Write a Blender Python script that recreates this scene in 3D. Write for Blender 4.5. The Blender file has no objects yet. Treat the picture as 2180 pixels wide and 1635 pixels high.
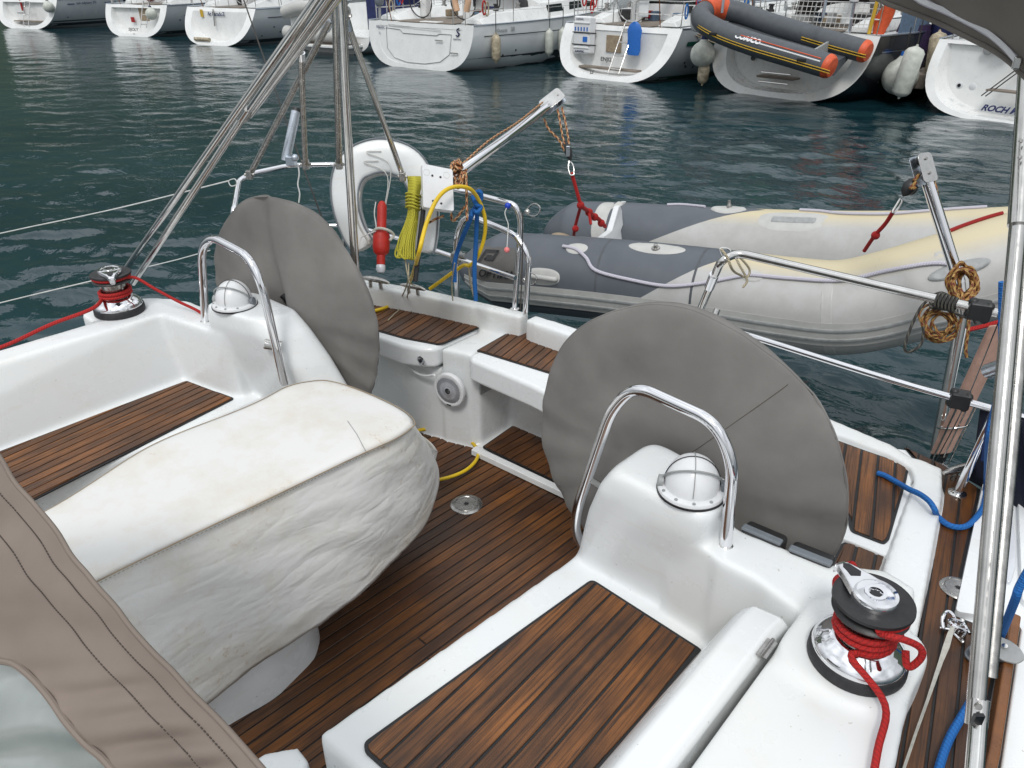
import bpy, bmesh, math, random
from mathutils import Vector, Matrix, noise
import numpy as np
random.seed(7)
sc = bpy.context.scene
# ---------------------------------------------------------------- camera
F = 1637.0; PITCH = math.radians(28.7); HEAD = math.radians(41.0); CZ = 2.75
cf = Vector((-math.sin(HEAD)*math.cos(PITCH), math.cos(HEAD)*math.cos(PITCH), -math.sin(PITCH)))
cr = Vector((math.cos(HEAD), math.sin(HEAD), 0)); cu = cr.cross(cf)
CAM = Vector((0, 0, CZ))
cd = bpy.data.cameras.new('camera'); cam = bpy.data.objects.new('camera', cd)
sc.collection.objects.link(cam); sc.camera = cam
cam.matrix_world = Matrix.Translation(CAM) @ Matrix((cr, cu, -cf)).transposed().to_4x4()
cd.sensor_fit = 'HORIZONTAL'; cd.sensor_width = 36.0; cd.lens = 36.0*F/2180.0
cd.clip_start = 0.05; cd.clip_end = 2000
# ---------------------------------------------------------------- world, sun, exposure
w = bpy.data.worlds.new('World'); sc.world = w; w.use_nodes = True
nt = w.node_tree; nt.nodes.clear()
out = nt.nodes.new('ShaderNodeOutputWorld'); bg = nt.nodes.new('ShaderNodeBackground')
sky = nt.nodes.new('ShaderNodeTexSky'); sky.sky_type = 'NISHITA'; sky.sun_disc = False
SUN_EL, SUN_ROT = math.radians(52), math.radians(150)
sky.sun_elevation = SUN_EL; sky.sun_rotation = SUN_ROT
hs = nt.nodes.new('ShaderNodeHueSaturation'); hs.inputs['Saturation'].default_value = 0.22
mixc = nt.nodes.new('ShaderNodeMix'); mixc.data_type = 'RGBA'; mixc.inputs[0].default_value = 0.80
# overcast veil: even cloud with soft large patches, same all round
tc = nt.nodes.new('ShaderNodeTexCoord'); nz = nt.nodes.new('ShaderNodeTexNoise')
nz.inputs['Scale'].default_value = 2.6; nz.inputs['Detail'].default_value = 5
crp = nt.nodes.new('ShaderNodeValToRGB')
crp.color_ramp.elements[0].position = .38; crp.color_ramp.elements[0].color = (5.6, 5.9, 6.2, 1)
crp.color_ramp.elements[1].position = .64; crp.color_ramp.elements[1].color = (11.5, 11.9, 12.4, 1)
nt.links.new(tc.outputs['Generated'], nz.inputs['Vector']); nt.links.new(nz.outputs[0], crp.inputs[0])
nt.links.new(sky.outputs[0], hs.inputs['Color']); nt.links.new(hs.outputs[0], mixc.inputs[6])
sxyz = nt.nodes.new('ShaderNodeSeparateXYZ'); nt.links.new(tc.outputs['Generated'], sxyz.inputs[0])
el = nt.nodes.new('ShaderNodeMapRange'); el.inputs[1].default_value = 0; el.inputs[2].default_value = 1; el.inputs[3].default_value = .48; el.inputs[4].default_value = 1.55
nt.links.new(sxyz.outputs[2], el.inputs[0])
vs = nt.nodes.new('ShaderNodeVectorMath'); vs.operation = 'SCALE'; nt.links.new(crp.outputs[0], vs.inputs[0]); nt.links.new(el.outputs[0], vs.inputs['Scale'])
nt.links.new(vs.outputs[0], mixc.inputs[7]); nt.links.new(mixc.outputs[2], bg.inputs[0])
bg.inputs[1].default_value = 0.10
nt.links.new(bg.outputs[0], out.inputs[0])
sd = bpy.data.lights.new('sun', 'SUN'); sd.energy = 1.3; sd.angle = math.radians(14); sd.color = (1, .97, .93)
sun = bpy.data.objects.new('sun', sd); sc.collection.objects.link(sun)
sdir = Vector((math.sin(SUN_ROT)*math.cos(SUN_EL), math.cos(SUN_ROT)*math.cos(SUN_EL), math.sin(SUN_EL)))
sun.rotation_euler = sdir.to_track_quat('Z', 'Y').to_euler(); sun.location = (0, 0, 20)
sc.view_settings.view_transform = 'Standard'; sc.view_settings.look = 'None'
sc.view_settings.exposure = 0.18; sc.view_settings.gamma = 1.0
sc.view_settings.use_curve_mapping = False
sc.render.engine = 'CYCLES'
sc.cycles.max_bounces = 6; sc.cycles.glossy_bounces = 4; sc.cycles.transparent_max_bounces = 8

# ---------------------------------------------------------------- measuring helpers: sight lines meet real planes
def ray(x, y): return cf + cr*((x-1090)/F) - cu*((y-817.5)/F)
def Z(x, y, z):
    d = ray(x, y); return CAM + d*((z-CZ)/d.z)
def X(x, y, v):
    d = ray(x, y); return CAM + d*(v/d.x)
def Y(x, y, v):
    d = ray(x, y); return CAM + d*(v/d.y)
def D(x, y, v): return CAM + ray(x, y)*v
def ZX(pts, z): return [tuple(Z(x, y, z)[:2]) for x, y in pts]

# ---------------------------------------------------------------- object helpers
COL = sc.collection; BASE = {}
class MB:
    def __init__(s): s.V = []; s.F = []; s.U = []; s.M = []
    def add(s, V, Fc, U=None, m=0):
        o = len(s.V); s.V += [tuple(v) for v in V]
        s.F += [tuple(i+o for i in f) for f in Fc]
        s.U += U if U else [[(0.0, 0.0)]*len(f) for f in Fc]
        s.M += [m]*len(Fc); return s
def thing(name, label, cat, loc, group=None):
    o = bpy.data.objects.new(name, None); COL.objects.link(o); o.location = loc
    o.empty_display_size = .1
    o['label'] = label; o['category'] = cat
    if group: o['group'] = group
    BASE[o] = Vector(loc); return o
def mk(name, mb, mat, parent=None, label=None, cat=None, group=None, kind=None, smooth=True, bev=0, seg=2, loc=None, ang=40):
    if isinstance(mb, tuple): mb = MB().add(*mb)
    me = bpy.data.meshes.new(name)
    if parent is not None: b = BASE[parent]
    elif loc is not None: b = Vector(loc)
    else:
        n = len(mb.V); b = Vector((sum(v[0] for v in mb.V)/n, sum(v[1] for v in mb.V)/n, min(v[2] for v in mb.V)))
    me.from_pydata([(v[0]-b.x, v[1]-b.y, v[2]-b.z) for v in mb.V], [], mb.F)
    ul = me.uv_layers.new(name='UVMap')
    flat = [c for f in mb.U for uv in f for c in uv]
    ul.data.foreach_set('uv', flat)
    mats = mat if isinstance(mat, (list, tuple)) else [mat]
    for m in mats: me.materials.append(M[m])
    me.polygons.foreach_set('material_index', mb.M)
    if smooth: me.polygons.foreach_set('use_smooth', [True]*len(me.polygons))
    me.update()
    o = bpy.data.objects.new(name, me); COL.objects.link(o)
    if smooth and not bev:
        me.set_sharp_from_angle(angle=math.radians(ang))
    if parent is not None: o.parent = parent; BASE[o] = b
    else: o.location = b; BASE[o] = b
    if bev:
        m = o.modifiers.new('bevel', 'BEVEL'); m.width = bev; m.segments = seg; m.limit_method = 'ANGLE'
        m.angle_limit = math.radians(32); m.harden_normals = True
    if label: o['label'] = label
    if cat: o['category'] = cat
    if group: o['group'] = group
    if kind: o['kind'] = kind
    return o
def prism(poly, z0, z1):
    n = len(poly)
    a = sum(poly[i][0]*poly[(i+1) % n][1]-poly[(i+1) % n][0]*poly[i][1] for i in range(n))
    if a < 0: poly = poly[::-1]
    V = [(x, y, z0) for x, y in poly]+[(x, y, z1) for x, y in poly]
    Fc = [tuple(range(n-1, -1, -1)), tuple(range(n, 2*n))]+[(i, (i+1) % n, n+(i+1) % n, n+i) for i in range(n)]
    return V, Fc
def loft(rings, cap0=True, cap1=True, closed=True, uv=False):
    n = len(rings[0]); V = [tuple(v) for r in rings for v in r]; Fc = []; U = []
    for k in range(len(rings)-1):
        for i in range(n if closed else n-1):
            j = (i+1) % n
            Fc.append((k*n+i, k*n+j, (k+1)*n+j, (k+1)*n+i))
            U.append([(i/n, k/(len(rings)-1)), ((i+1)/n, k/(len(rings)-1)), ((i+1)/n, (k+1)/(len(rings)-1)), (i/n, (k+1)/(len(rings)-1))])
    if cap0: Fc.append(tuple(range(n-1, -1, -1))); U.append([(0, 0)]*n)
    if cap1: Fc.append(tuple(range((len(rings)-1)*n, len(rings)*n))); U.append([(0, 0)]*n)
    return V, Fc, U
def box(c, s, rot=0, ax=None):
    hx, hy, hz = s[0]/2, s[1]/2, s[2]/2
    P = [(-hx, -hy), (hx, -hy), (hx, hy), (-hx, hy)]
    V, Fc = prism(P, -hz, hz)
    if ax: R = ax
    else: R = Matrix.Rotation(rot, 3, 'Z')
    c = Vector(c); return [tuple(c+R@Vector(v)) for v in V], Fc
def basis(z, up=(0, 0, 1)):
    z = Vector(z).normalized(); up = Vector(up)
    if abs(z.dot(up)) > .98: up = Vector((0, 1, 0))
    x = up.cross(z).normalized(); y = z.cross(x)
    return Matrix((x, y, z)).transposed()
def cr_spline(P, n=6, closed=False):
    P = [Vector(p) for p in P]; o = []
    N = len(P); rng = range(N if closed else N-1)
    for i in rng:
        p0 = P[(i-1) % N] if closed or i > 0 else P[0]*2-P[1]
        p1 = P[i]; p2 = P[(i+1) % N]; p3 = P[(i+2) % N] if closed or i+2 < N else P[-1]*2-P[-2]
        for k in range(n):
            t = k/n
            o.append(.5*((2*p1)+(p2-p0)*t+(2*p0-5*p1+4*p2-p3)*t*t+(3*p1-p0-3*p2+p3)*t**3))
    if not closed: o.append(P[-1])
    return o
def fillet(P, r, n=6):
    P = [Vector(p) for p in P]; o = [P[0]]
    for i in range(1, len(P)-1):
        a = P[i-1]-P[i]; b = P[i+1]-P[i]
        rr = min(r, a.length*.48, b.length*.48)
        s = P[i]+a.normalized()*rr; e = P[i]+b.normalized()*rr
        for k in range(n+1):
            t = k/n; o.append(s*(1-t)**2+P[i]*2*t*(1-t)+e*t*t)
    o.append(P[-1]); return o
def tube(P, r, seg=10, closed=False, cap=True):
    P = [Vector(p) for p in P]; N = len(P)
    rf = r if callable(r) else (lambda t: r)
    V = []; Fc = []; U = []
    T = []
    for i in range(N):
        a = P[(i-1) % N] if closed or i > 0 else P[0]; b = P[(i+1) % N] if closed or i < N-1 else P[-1]
        T.append((b-a).normalized() if (b-a).length > 1e-9 else Vector((0, 0, 1)))
    up = Vector((0, 0, 1)) if abs(T[0].z) < .9 else Vector((1, 0, 0))
    nrm = (up-T[0]*up.dot(T[0])).normalized(); L = [0]
    for i in range(N):
        if i:
            L.append(L[-1]+(P[i]-P[i-1]).length)
            nrm = nrm-T[i]*nrm.dot(T[i])
            nrm = nrm.normalized() if nrm.length > 1e-6 else T[i].orthogonal().normalized()
        bn = T[i].cross(nrm); rr = rf(i/(N-1))
        for k in range(seg):
            a = 2*math.pi*k/seg
            V.append(P[i]+(nrm*math.cos(a)+bn*math.sin(a))*rr)
    for i in range(N if closed else N-1):
        i2 = (i+1) % N; l2 = L[i2] if i2 else L[-1]+(P[0]-P[-1]).length
        for k in range(seg):
            k2 = (k+1) % seg
            Fc.append((i*seg+k, i*seg+k2, i2*seg+k2, i2*seg+k))
            U.append([(k/seg, L[i]), ((k+1)/seg, L[i]), ((k+1)/seg, l2), (k/seg, l2)])
    if cap and not closed:
        Fc.append(tuple(range(seg-1, -1, -1))); U.append([(0, 0)]*seg)
        Fc.append(tuple(range((N-1)*seg, N*seg))); U.append([(0, 0)]*seg)
    return V, Fc, U
def rod(a, b, r, seg=10): return tube([a, b], r, seg)
def lathe(prof, c, axis=(0, 0, 1), seg=28, ref=None):
    B = basis(axis) if ref is None else ref
    c = Vector(c); V = []; Fc = []; U = []
    for (r, z) in prof:
        for k in range(seg):
            a = 2*math.pi*k/seg; V.append(c+B@Vector((r*math.cos(a), r*math.sin(a), z)))
    for i in range(len(prof)-1):
        for k in range(seg):
            k2 = (k+1) % seg
            Fc.append((i*seg+k, i*seg+k2, (i+1)*seg+k2, (i+1)*seg+k))
            U.append([(k/seg, i*.1), ((k+1)/seg, i*.1), ((k+1)/seg, i*.1+.1), (k/seg, i*.1+.1)])
    for i, rv in ((0, True), (len(prof)-1, False)):
        if prof[i][0] > 1e-5:
            ids = list(range(i*seg, (i+1)*seg)); Fc.append(tuple(ids[::-1] if rv else ids)); U.append([(0, 0)]*seg)
    return V, Fc, U
def ball(c, r, sx=1, sy=1, sz=1, n=12, axis=(0, 0, 1)):
    pr = [(max(1e-6, math.sin(math.pi*i/n))*r, -math.cos(math.pi*i/n)*r) for i in range(n+1)]
    V, Fc, U = lathe(pr, (0, 0, 0), axis, seg=2*n)
    c = Vector(c); return [c+Vector((v.x*sx, v.y*sy, v.z*sz)) for v in V], Fc, U
def roundpoly(P, r, n=5):
    P = [Vector((p[0], p[1])) for p in P]; N = len(P); o = []
    for i in range(N):
        a = P[i-1]-P[i]; b = P[(i+1) % N]-P[i]
        rr = min(r if not isinstance(r, (list, tuple)) else r[i], a.length*.45, b.length*.45)
        s = P[i]+a.normalized()*rr; e = P[i]+b.normalized()*rr
        for k in range(n+1):
            t = k/n; q = s*(1-t)**2+P[i]*2*t*(1-t)+e*t*t; o.append((q.x, q.y))
    return o
def inset(P, d):
    n = len(P); a = sum(P[i][0]*P[(i+1) % n][1]-P[(i+1) % n][0]*P[i][1] for i in range(n))
    if a < 0: P = P[::-1]
    o = []
    for i in range(n):
        p0, p1, p2 = Vector(P[i-1][:2]), Vector(P[i][:2]), Vector(P[(i+1) % n][:2])
        e1 = (p1-p0); e2 = (p2-p1)
        if e1.length < 1e-7 or e2.length < 1e-7: continue
        e1.normalize(); e2.normalize()
        n1 = Vector((-e1.y, e1.x)); n2 = Vector((-e2.y, e2.x)); m = n1+n2
        if m.length < 1e-4: o.append(tuple(p1)); continue
        m.normalize(); k = min(1/max(m.dot(n1), .3), 2.5); q = p1+m*d*k; o.append((q.x, q.y))
    return o
def clip(P, ax, v, keep):
    o = []; n = len(P)
    for i in range(n):
        a, b = P[i], P[(i+1) % n]; ia = (a[ax]-v)*keep >= 0; ib = (b[ax]-v)*keep >= 0
        if ia: o.append(a)
        if ia != ib:
            t = (v-a[ax])/(b[ax]-a[ax]); o.append((a[0]+(b[0]-a[0])*t, a[1]+(b[1]-a[1])*t))
    return o
def text(s, o0, xd, yd, size, mat, parent, name='lettering', ext=.0008, shear=0, bold=0, sx=1.0):
    c = bpy.data.curves.new(name, 'FONT'); c.body = s; c.size = size; c.extrude = ext; c.shear = shear; c.offset = bold
    c.resolution_u = 3
    c.materials.append(M[mat]); tmp = bpy.data.objects.new(name, c); COL.objects.link(tmp)
    me = bpy.data.meshes.new_from_object(tmp.evaluated_get(bpy.context.evaluated_depsgraph_get())); me.name = name
    bpy.data.objects.remove(tmp); bpy.data.curves.remove(c)
    if not me.materials: me.materials.append(M[mat])
    o = bpy.data.objects.new(name, me); COL.objects.link(o)
    xd = Vector(xd).normalized(); yd = Vector(yd); yd = (yd-xd*yd.dot(xd)).normalized(); zd = xd.cross(yd)
    R = Matrix((xd, yd, zd)).transposed().to_4x4()
    o.parent = parent; o.matrix_local = Matrix.Translation(Vector(o0)-BASE[parent]) @ R @ Matrix.Diagonal((sx, 1, 1, 1))
    return o
# ---------------------------------------------------------------- materials
M = {}
def nodes(name):
    m = bpy.data.materials.new(name); m.use_nodes = True; M[name] = m
    t = m.node_tree; return m, t, t.nodes['Principled BSDF']
def N(t, typ, **kw):
    n = t.nodes.new(typ)
    for k, v in kw.items():
        if k in ('op',): n.operation = v
        elif isinstance(k, str) and hasattr(n, k): setattr(n, k, v)
    return n
def noise_n(t, vec, scale, detail=4, rough=.55, dist=0):
    n = t.nodes.new('ShaderNodeTexNoise'); n.inputs['Scale'].default_value = scale
    n.inputs['Detail'].default_value = detail; n.inputs['Roughness'].default_value = rough; n.inputs['Distortion'].default_value = dist
    if vec: t.links.new(vec, n.inputs['Vector'])
    return n.outputs[0]
def ramp(t, fac, stops, interp='LINEAR'):
    r = t.nodes.new('ShaderNodeValToRGB'); cr_ = r.color_ramp; cr_.interpolation = interp
    while len(cr_.elements) < len(stops): cr_.elements.new(.5)
    for e, (p, c) in zip(cr_.elements, stops):
        e.position = p; e.color = (c, c, c, 1) if isinstance(c, (int, float)) else (*c, 1)
    t.links.new(fac, r.inputs[0]); return r.outputs[0]
def mix(t, fac, a, b, mode='MIX'):
    n = t.nodes.new('ShaderNodeMix'); n.data_type = 'RGBA'; n.blend_type = mode
    for i, v in ((0, fac), (6, a), (7, b)):
        if isinstance(v, (int, float)): n.inputs[i].default_value = v
        elif isinstance(v, tuple): n.inputs[i].default_value = (*v, 1)
        else: t.links.new(v, n.inputs[i])
    return n.outputs[2]
def math_n(t, op, a, b=0.0):
    n = t.nodes.new('ShaderNodeMath'); n.operation = op
    for i, v in ((0, a), (1, b)):
        if isinstance(v, (int, float)): n.inputs[i].default_value = v
        else: t.links.new(v, n.inputs[i])
    return n.outputs[0]
def objco(t): return t.nodes.new('ShaderNodeTexCoord').outputs['Object']
def uvco(t): return t.nodes.new('ShaderNodeTexCoord').outputs['UV']
def mapping(t, vec, s=(1, 1, 1), r=(0, 0, 0)):
    n = t.nodes.new('ShaderNodeMapping'); n.inputs['Scale'].default_value = s; n.inputs['Rotation'].default_value = r
    t.links.new(vec, n.inputs['Vector']); return n.outputs[0]
def bump(t, b, h, s=.3, d=.002, chain=None):
    n = t.nodes.new('ShaderNodeBump'); n.inputs['Strength'].default_value = s; n.inputs['Distance'].default_value = d
    t.links.new(h, n.inputs['Height'])
    if chain: t.links.new(chain, n.inputs['Normal'])
    if b: t.links.new(n.outputs[0], b.inputs['Normal'])
    return n.outputs[0]
def plain(name, col, rough=.5, metal=0, var=.12, nscale=18, bs=0, coat=0, spec=.5):
    m, t, b = nodes(name); b.inputs['Roughness'].default_value = rough; b.inputs['Metallic'].default_value = metal
    b.inputs['Specular IOR Level'].default_value = spec
    b.inputs['Coat Weight'].default_value = coat
    co = objco(t); n = noise_n(t, co, nscale, 5)
    lo = tuple(c*(1-var) for c in col); hi = tuple(min(1, c*(1+var)) for c in col)
    t.links.new(ramp(t, n, [(.3, lo), (.7, hi)]), b.inputs['Base Color'])
    t.links.new(ramp(t, noise_n(t, co, nscale*3, 3), [(.3, max(0, rough-.06)), (.7, min(1, rough+.08))]), b.inputs['Roughness'])
    if bs: bump(t, b, noise_n(t, co, nscale*8, 3), bs, .001)
    return m
# moulded gelcoat with faint yellow weathering and scattered specks
def gelcoat(name, col, stain=.5, rough=.28):
    m, t, b = nodes(name); co = objco(t)
    base = mix(t, ramp(t, noise_n(t, co, 1.7, 6), [(.42, 0.0), (.72, stain)]), col, (col[0]*.93, col[1]*.87, col[2]*.74))
    sp = ramp(t, noise_n(t, co, 95, 2, .5), [(.735, 0.0), (.765, .55)])
    base = mix(t, sp, base, (.33, .29, .22))
    sm = ramp(t, noise_n(t, mapping(t, co, (3, 3, 18)), 3, 5), [(.58, 0.0), (.8, .22)])
    base = mix(t, sm, base, (.62, .55, .42))
    t.links.new(base, b.inputs['Base Color'])
    t.links.new(ramp(t, noise_n(t, co, 9, 5), [(.35, rough-.08), (.7, rough+.17)]), b.inputs['Roughness'])
    b.inputs['Coat Weight'].default_value = .2; b.inputs['Coat Roughness'].default_value = .18
    bump(t, b, noise_n(t, co, 5, 3), .05, .004)
gelcoat('gelcoat', (.75, .775, .785), .42); gelcoat('gelcoat_clean', (.78, .80, .81), .15, .22); gelcoat('gelcoat_grey', (.64, .65, .64), .35)
def teak(name, dark=1.0, rich=0.0):
    m, t, b = nodes(name); uv = uvco(t)
    oi = t.nodes.new('ShaderNodeObjectInfo').outputs['Random']
    cmb = t.nodes.new('ShaderNodeCombineXYZ'); t.links.new(math_n(t, 'MULTIPLY', oi, 37.0), cmb.inputs[2]); 
    va = t.nodes.new('ShaderNodeVectorMath'); va.operation = 'ADD'; t.links.new(uv, va.inputs[0]); t.links.new(cmb.outputs[0], va.inputs[1])
    v = va.outputs[0]
    g1 = noise_n(t, mapping(t, v, (4, 170, 1)), 1.0, 6, .65, .4)
    g2 = noise_n(t, mapping(t, v, (1.6, 30, 1)), 1.0, 4, .6, 1.2)
    g3 = noise_n(t, mapping(t, v, (3, 5, 1)), 1.0, 4, .6)
    tone = ramp(t, oi, [(0, (.105*dark, .036*dark, .010*dark)), (.5, (.165*dark, .062*dark, .016*dark)), (.9, (.20*dark, .078*dark, .020*dark)), (1, (.31*dark, .120*dark, .028*dark))])
    c = mix(t, ramp(t, g2, [(.28, .35-.3*rich), (.6, 1.0)]), (.055*dark, .019*dark, .006*dark), tone)
    c = mix(t, ramp(t, g3, [(.45-.06*rich, 0.0), (.70-.06*rich, .62+.25*rich)]), c, (.36*dark, .130*dark, .026*dark))
    c = mix(t, ramp(t, g1, [(.36, .7+.2*rich), (.52+.04*rich, 0.0)]), c, (.022, .010, .005))
    wet = ramp(t, noise_n(t, mapping(t, v, (2.2, 3.2, 1)), 1.0, 5, .6), [(.42, .0), (.70, .62+.2*rich)])
    c = mix(t, wet, c, (.034, .015, .007))
    t.links.new(c, b.inputs['Base Color'])
    t.links.new(ramp(t, g1, [(.3, .52), (.7, .33)]), b.inputs['Roughness'])
    b.inputs['Specular IOR Level'].default_value = .5
    bump(t, b, g1, .55, .0018)
teak('teak', .66, .6); teak('teak_dull', .50, .4); teak('teak_rich', .82, 1.0)
plain('caulk', (.012, .012, .013), .55, var=.3)
plain('steel', (.62, .61, .59), .13, 1, .10, 30); plain('steel_dull', (.42, .41, .39), .28, 1, .25, 45); plain('chrome', (.78, .78, .80), .05, 1, .03, 20)
plain('steel_pole', (.50, .49, .47), .16, 1, .15, 18); plain('alloy', (.55, .60, .66), .3, 1, .1, 30)
plain('black_plastic', (.016, .016, .017), .42, 0, .25, 30, .2); plain('rubber', (.02, .02, .022), .6, 0, .3, 60, .3)
plain('grey_plastic', (.16, .18, .20), .45, 0, .1, 40, .15); plain('mid_grey', (.30, .31, .31), .5, 0, .15, 40, .1)
plain('white_plastic', (.72, .73, .74), .32, 0, .04, 25); plain('white_paint', (.78, .78, .78), .3, 0, .05, 10)
plain('lens', (.62, .64, .68), .15, 0, .03, 12, 0, .6)
plain('silver_mesh', (.58, .59, .63), .4, .5, .1, 40)
plain('red', (.46, .018, .010), .5, 0, .15, 30); plain('orange', (.62, .095, .03), .5, 0, .15, 12); plain('night_cloth', (.004, .006, .022), .85, 0, .3, 9, .3); plain('navy', (.008, .014, .075), .75, 0, .35, 9, .3)
plain('blue', (.01, .05, .45), .4); plain('pink', (.75, .20, .20), .45); plain('green', (.01, .33, .06), .5); plain('dark_green', (.005, .06, .04), .5)
plain('black', (.01, .01, .012), .35); plain('purple', (.018, .006, .04), .8, 0, .3, 9, .4); plain('antifoul', (.012, .013, .015), .6, 0, .3)
plain('dark_interior', (.02, .022, .024), .6); plain('varnish', (.17, .065, .02), .3, 0, .35, 14)
plain('buff', (.30, .235, .16), .7, 0, .2, 14); plain('peach', (.66, .42, .27), .7, 0, .06, 14); plain('strap_pink', (.55, .34, .27), .75, 0, .12, 30, .3)
plain('fender', (.50, .52, .47), .5, 0, .2, 7, .1); plain('fender_dirty', (.36, .31, .22), .6, 0, .55, 9, .2); plain('blue_grey_cloth', (.10, .15, .22), .85, 0, .2, 12, .3)
plain('window_dark', (.012, .017, .02), .08, 0, .3, 5); plain('clear_dark', (.10, .12, .13), .12, 0, .3, 5); plain('hull_white', (.66, .69, .70), .18, 0, .035, 1.5, 0, .4)
plain('hull_grey', (.36, .39, .41), .2, 0, .05, 1.5, 0, .4); plain('hull_dark', (.022, .025, .03), .16, 0, .3, 1.5, 0, .4); plain('boat_white', (.74, .75, .74), .3, 0, .06, 3)
plain('boot_dark', (.03, .045, .05), .4); plain('stripe_blue', (.02, .04, .12), .4); plain('fl_red', (.30, .012, .012), .6, 0, .4, 16)
plain('flag_yellow', (.55, .35, .03), .7); plain('print_blue', (.02, .14, .50), .5); plain('sail_cloth', (.62, .62, .60), .8, 0, .1, 6)
plain('smoke_canvas', (.07, .065, .06), .85, 0, .2, 8); plain('quay_stone', (.20, .19, .17), .85, 0, .3, 2, .4); plain('pontoon_wood', (.20, .17, .14), .8, 0, .25, 3, .3)
plain('added_hill_foliage', (.035, .055, .03), .9, 0, .5, .2, .5); plain('building_wall', (.38, .34, .28), .85, 0, .12, .4)
# woven cloths
def cloth(name, col, seam=None, wr=.35, scale=900, big=6, dirt=.18, fold=.02):
    m, t, b = nodes(name); co = objco(t); b.inputs['Roughness'].default_value = .82
    b.inputs['Specular IOR Level'].default_value = .25
    d = ramp(t, noise_n(t, co, 3.5, 6), [(.3, 1-dirt), (.7, 1+dirt*.4)])
    c = mix(t, 1.0, (*col,), d, 'MULTIPLY')
    st = ramp(t, noise_n(t, co, 12, 6, .7), [(.6, 0.0), (.82, .25)])
    c = mix(t, st, c, tuple(x*.55 for x in col))
    t.links.new(c, b.inputs['Base Color'])
    weave = noise_n(t, co, scale, 1)
    n1 = bump(t, None, noise_n(t, mapping(t, co, (1, 1, 1)), big, 3, .5, .3), wr, fold)
    bump(t, b, weave, .25, .0006, n1)
cloth('grey_canvas', (.205, .197, .186), wr=.22, fold=.035, big=4, dirt=.28); cloth('taupe_canvas', (.222, .182, .154), big=5, wr=.25); cloth('dark_taupe', (.085, .070, .060)); cloth('bimini', (.165, .150, .133), big=5)
# white table cover: crumpled laminate with rusty stains
m, t, b = nodes('table_cover'); co = objco(t); b.inputs['Roughness'].default_value = .5
base = mix(t, ramp(t, noise_n(t, co, 5.2, 8, .7), [(.44, 0.0), (.70, .60)]), (.70, .695, .675), (.58, .52, .41))
spk = ramp(t, noise_n(t, co, 46, 5, .75), [(.57, 0.0), (.70, .7)]); pat = ramp(t, noise_n(t, co, 2.6, 3), [(.50, 0.0), (.64, 1.0)])
base = mix(t, math_n(t, 'MULTIPLY', spk, pat), base, (.40, .24, .11))
t.links.new(base, b.inputs['Base Color'])
def ridges(t, co, sc_, rot, s=(1, 1, 1)):
    n = noise_n(t, mapping(t, co, s, rot), sc_, 2, .45, .5); return math_n(t, 'ABSOLUTE', math_n(t, 'SUBTRACT', n, .5))
h1 = ridges(t, co, 5.5, (.5, .3, .2), (1, .6, 2.0)); h2 = ridges(t, co, 12, (.7, .2, .5), (1.8, .7, 1.6)); h3 = noise_n(t, co, 22, 3, .5, .6)
hh = math_n(t, 'ADD', math_n(t, 'MULTIPLY', h1, 1.0), math_n(t, 'MULTIPLY', h2, .40)); hh = math_n(t, 'ADD', hh, math_n(t, 'MULTIPLY', h3, .12))
sx = t.nodes.new('ShaderNodeSeparateXYZ'); t.links.new(t.nodes.new('ShaderNodeNewGeometry').outputs['True Normal'], sx.inputs[0])
side = ramp(t, sx.outputs['Z'], [(.3, 1.0), (.85, .22)])
bn = t.nodes.new('ShaderNodeBump'); bn.inputs['Distance'].default_value = .012; t.links.new(hh, bn.inputs['Height']); t.links.new(side, bn.inputs['Strength'])
t.links.new(bn.outputs[0], b.inputs['Normal'])
# clear vinyl, slightly milky
m, t, b = nodes('vinyl'); b.inputs['Base Color'].default_value = (.20, .23, .21, 1); b.inputs['Roughness'].default_value = .18
b.inputs['Transmission Weight'].default_value = .25; b.inputs['Alpha'].default_value = .93; bump(t, b, noise_n(t, objco(t), 4, 4), .4, .01)
m, t, b = nodes('glass_clear'); b.inputs['Base Color'].default_value = (.8, .85, .85, 1); b.inputs['Roughness'].default_value = .05; b.inputs['Alpha'].default_value = .3
# braided ropes: u around, v along in metres
def rope(name, c1, c2, c3=None, turns=3.0, pitch=95, rough=.75):
    m, t, b = nodes(name); uv = uvco(t); b.inputs['Roughness'].default_value = rough
    s = t.nodes.new('ShaderNodeSeparateXYZ'); t.links.new(uv, s.inputs[0])
    u, v = s.outputs[0], s.outputs[1]
    a = math_n(t, 'ADD', math_n(t, 'MULTIPLY', u, turns), math_n(t, 'MULTIPLY', v, pitch))
    a2 = math_n(t, 'SUBTRACT', math_n(t, 'MULTIPLY', u, turns), math_n(t, 'MULTIPLY', v, pitch))
    w1 = math_n(t, 'SINE', math_n(t, 'MULTIPLY', a, 6.2832)); w2 = math_n(t, 'SINE', math_n(t, 'MULTIPLY', a2, 6.2832))
    f1 = math_n(t, 'GREATER_THAN', w1, .35); c = mix(t, f1, c1, c2)
    if c3: c = mix(t, math_n(t, 'GREATER_THAN', w2, .72), c, c3)
    t.links.new(c, b.inputs['Base Color'])
    bump(t, b, math_n(t, 'MULTIPLY', w1, w2), .7, .0012)
rope('rope_red', (.43, .010, .008), (.31, .007, .007)); rope('rope_red_dark', (.30, .006, .006), (.22, .006, .006)); rope('rope_blue', (.008, .13, .42), (.006, .095, .33)); rope('rope_yellow', (.56, .52, .05), (.42, .38, .03), turns=3, pitch=90)
rope('rope_white', (.56, .54, .60), (.44, .43, .50)); rope('rope_cream', (.45, .40, .28), (.3, .25, .17)); rope('rope_orange_fleck', (.42, .16, .06), (.05, .022, .018), (.55, .42, .24), 2, 32)
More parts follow.
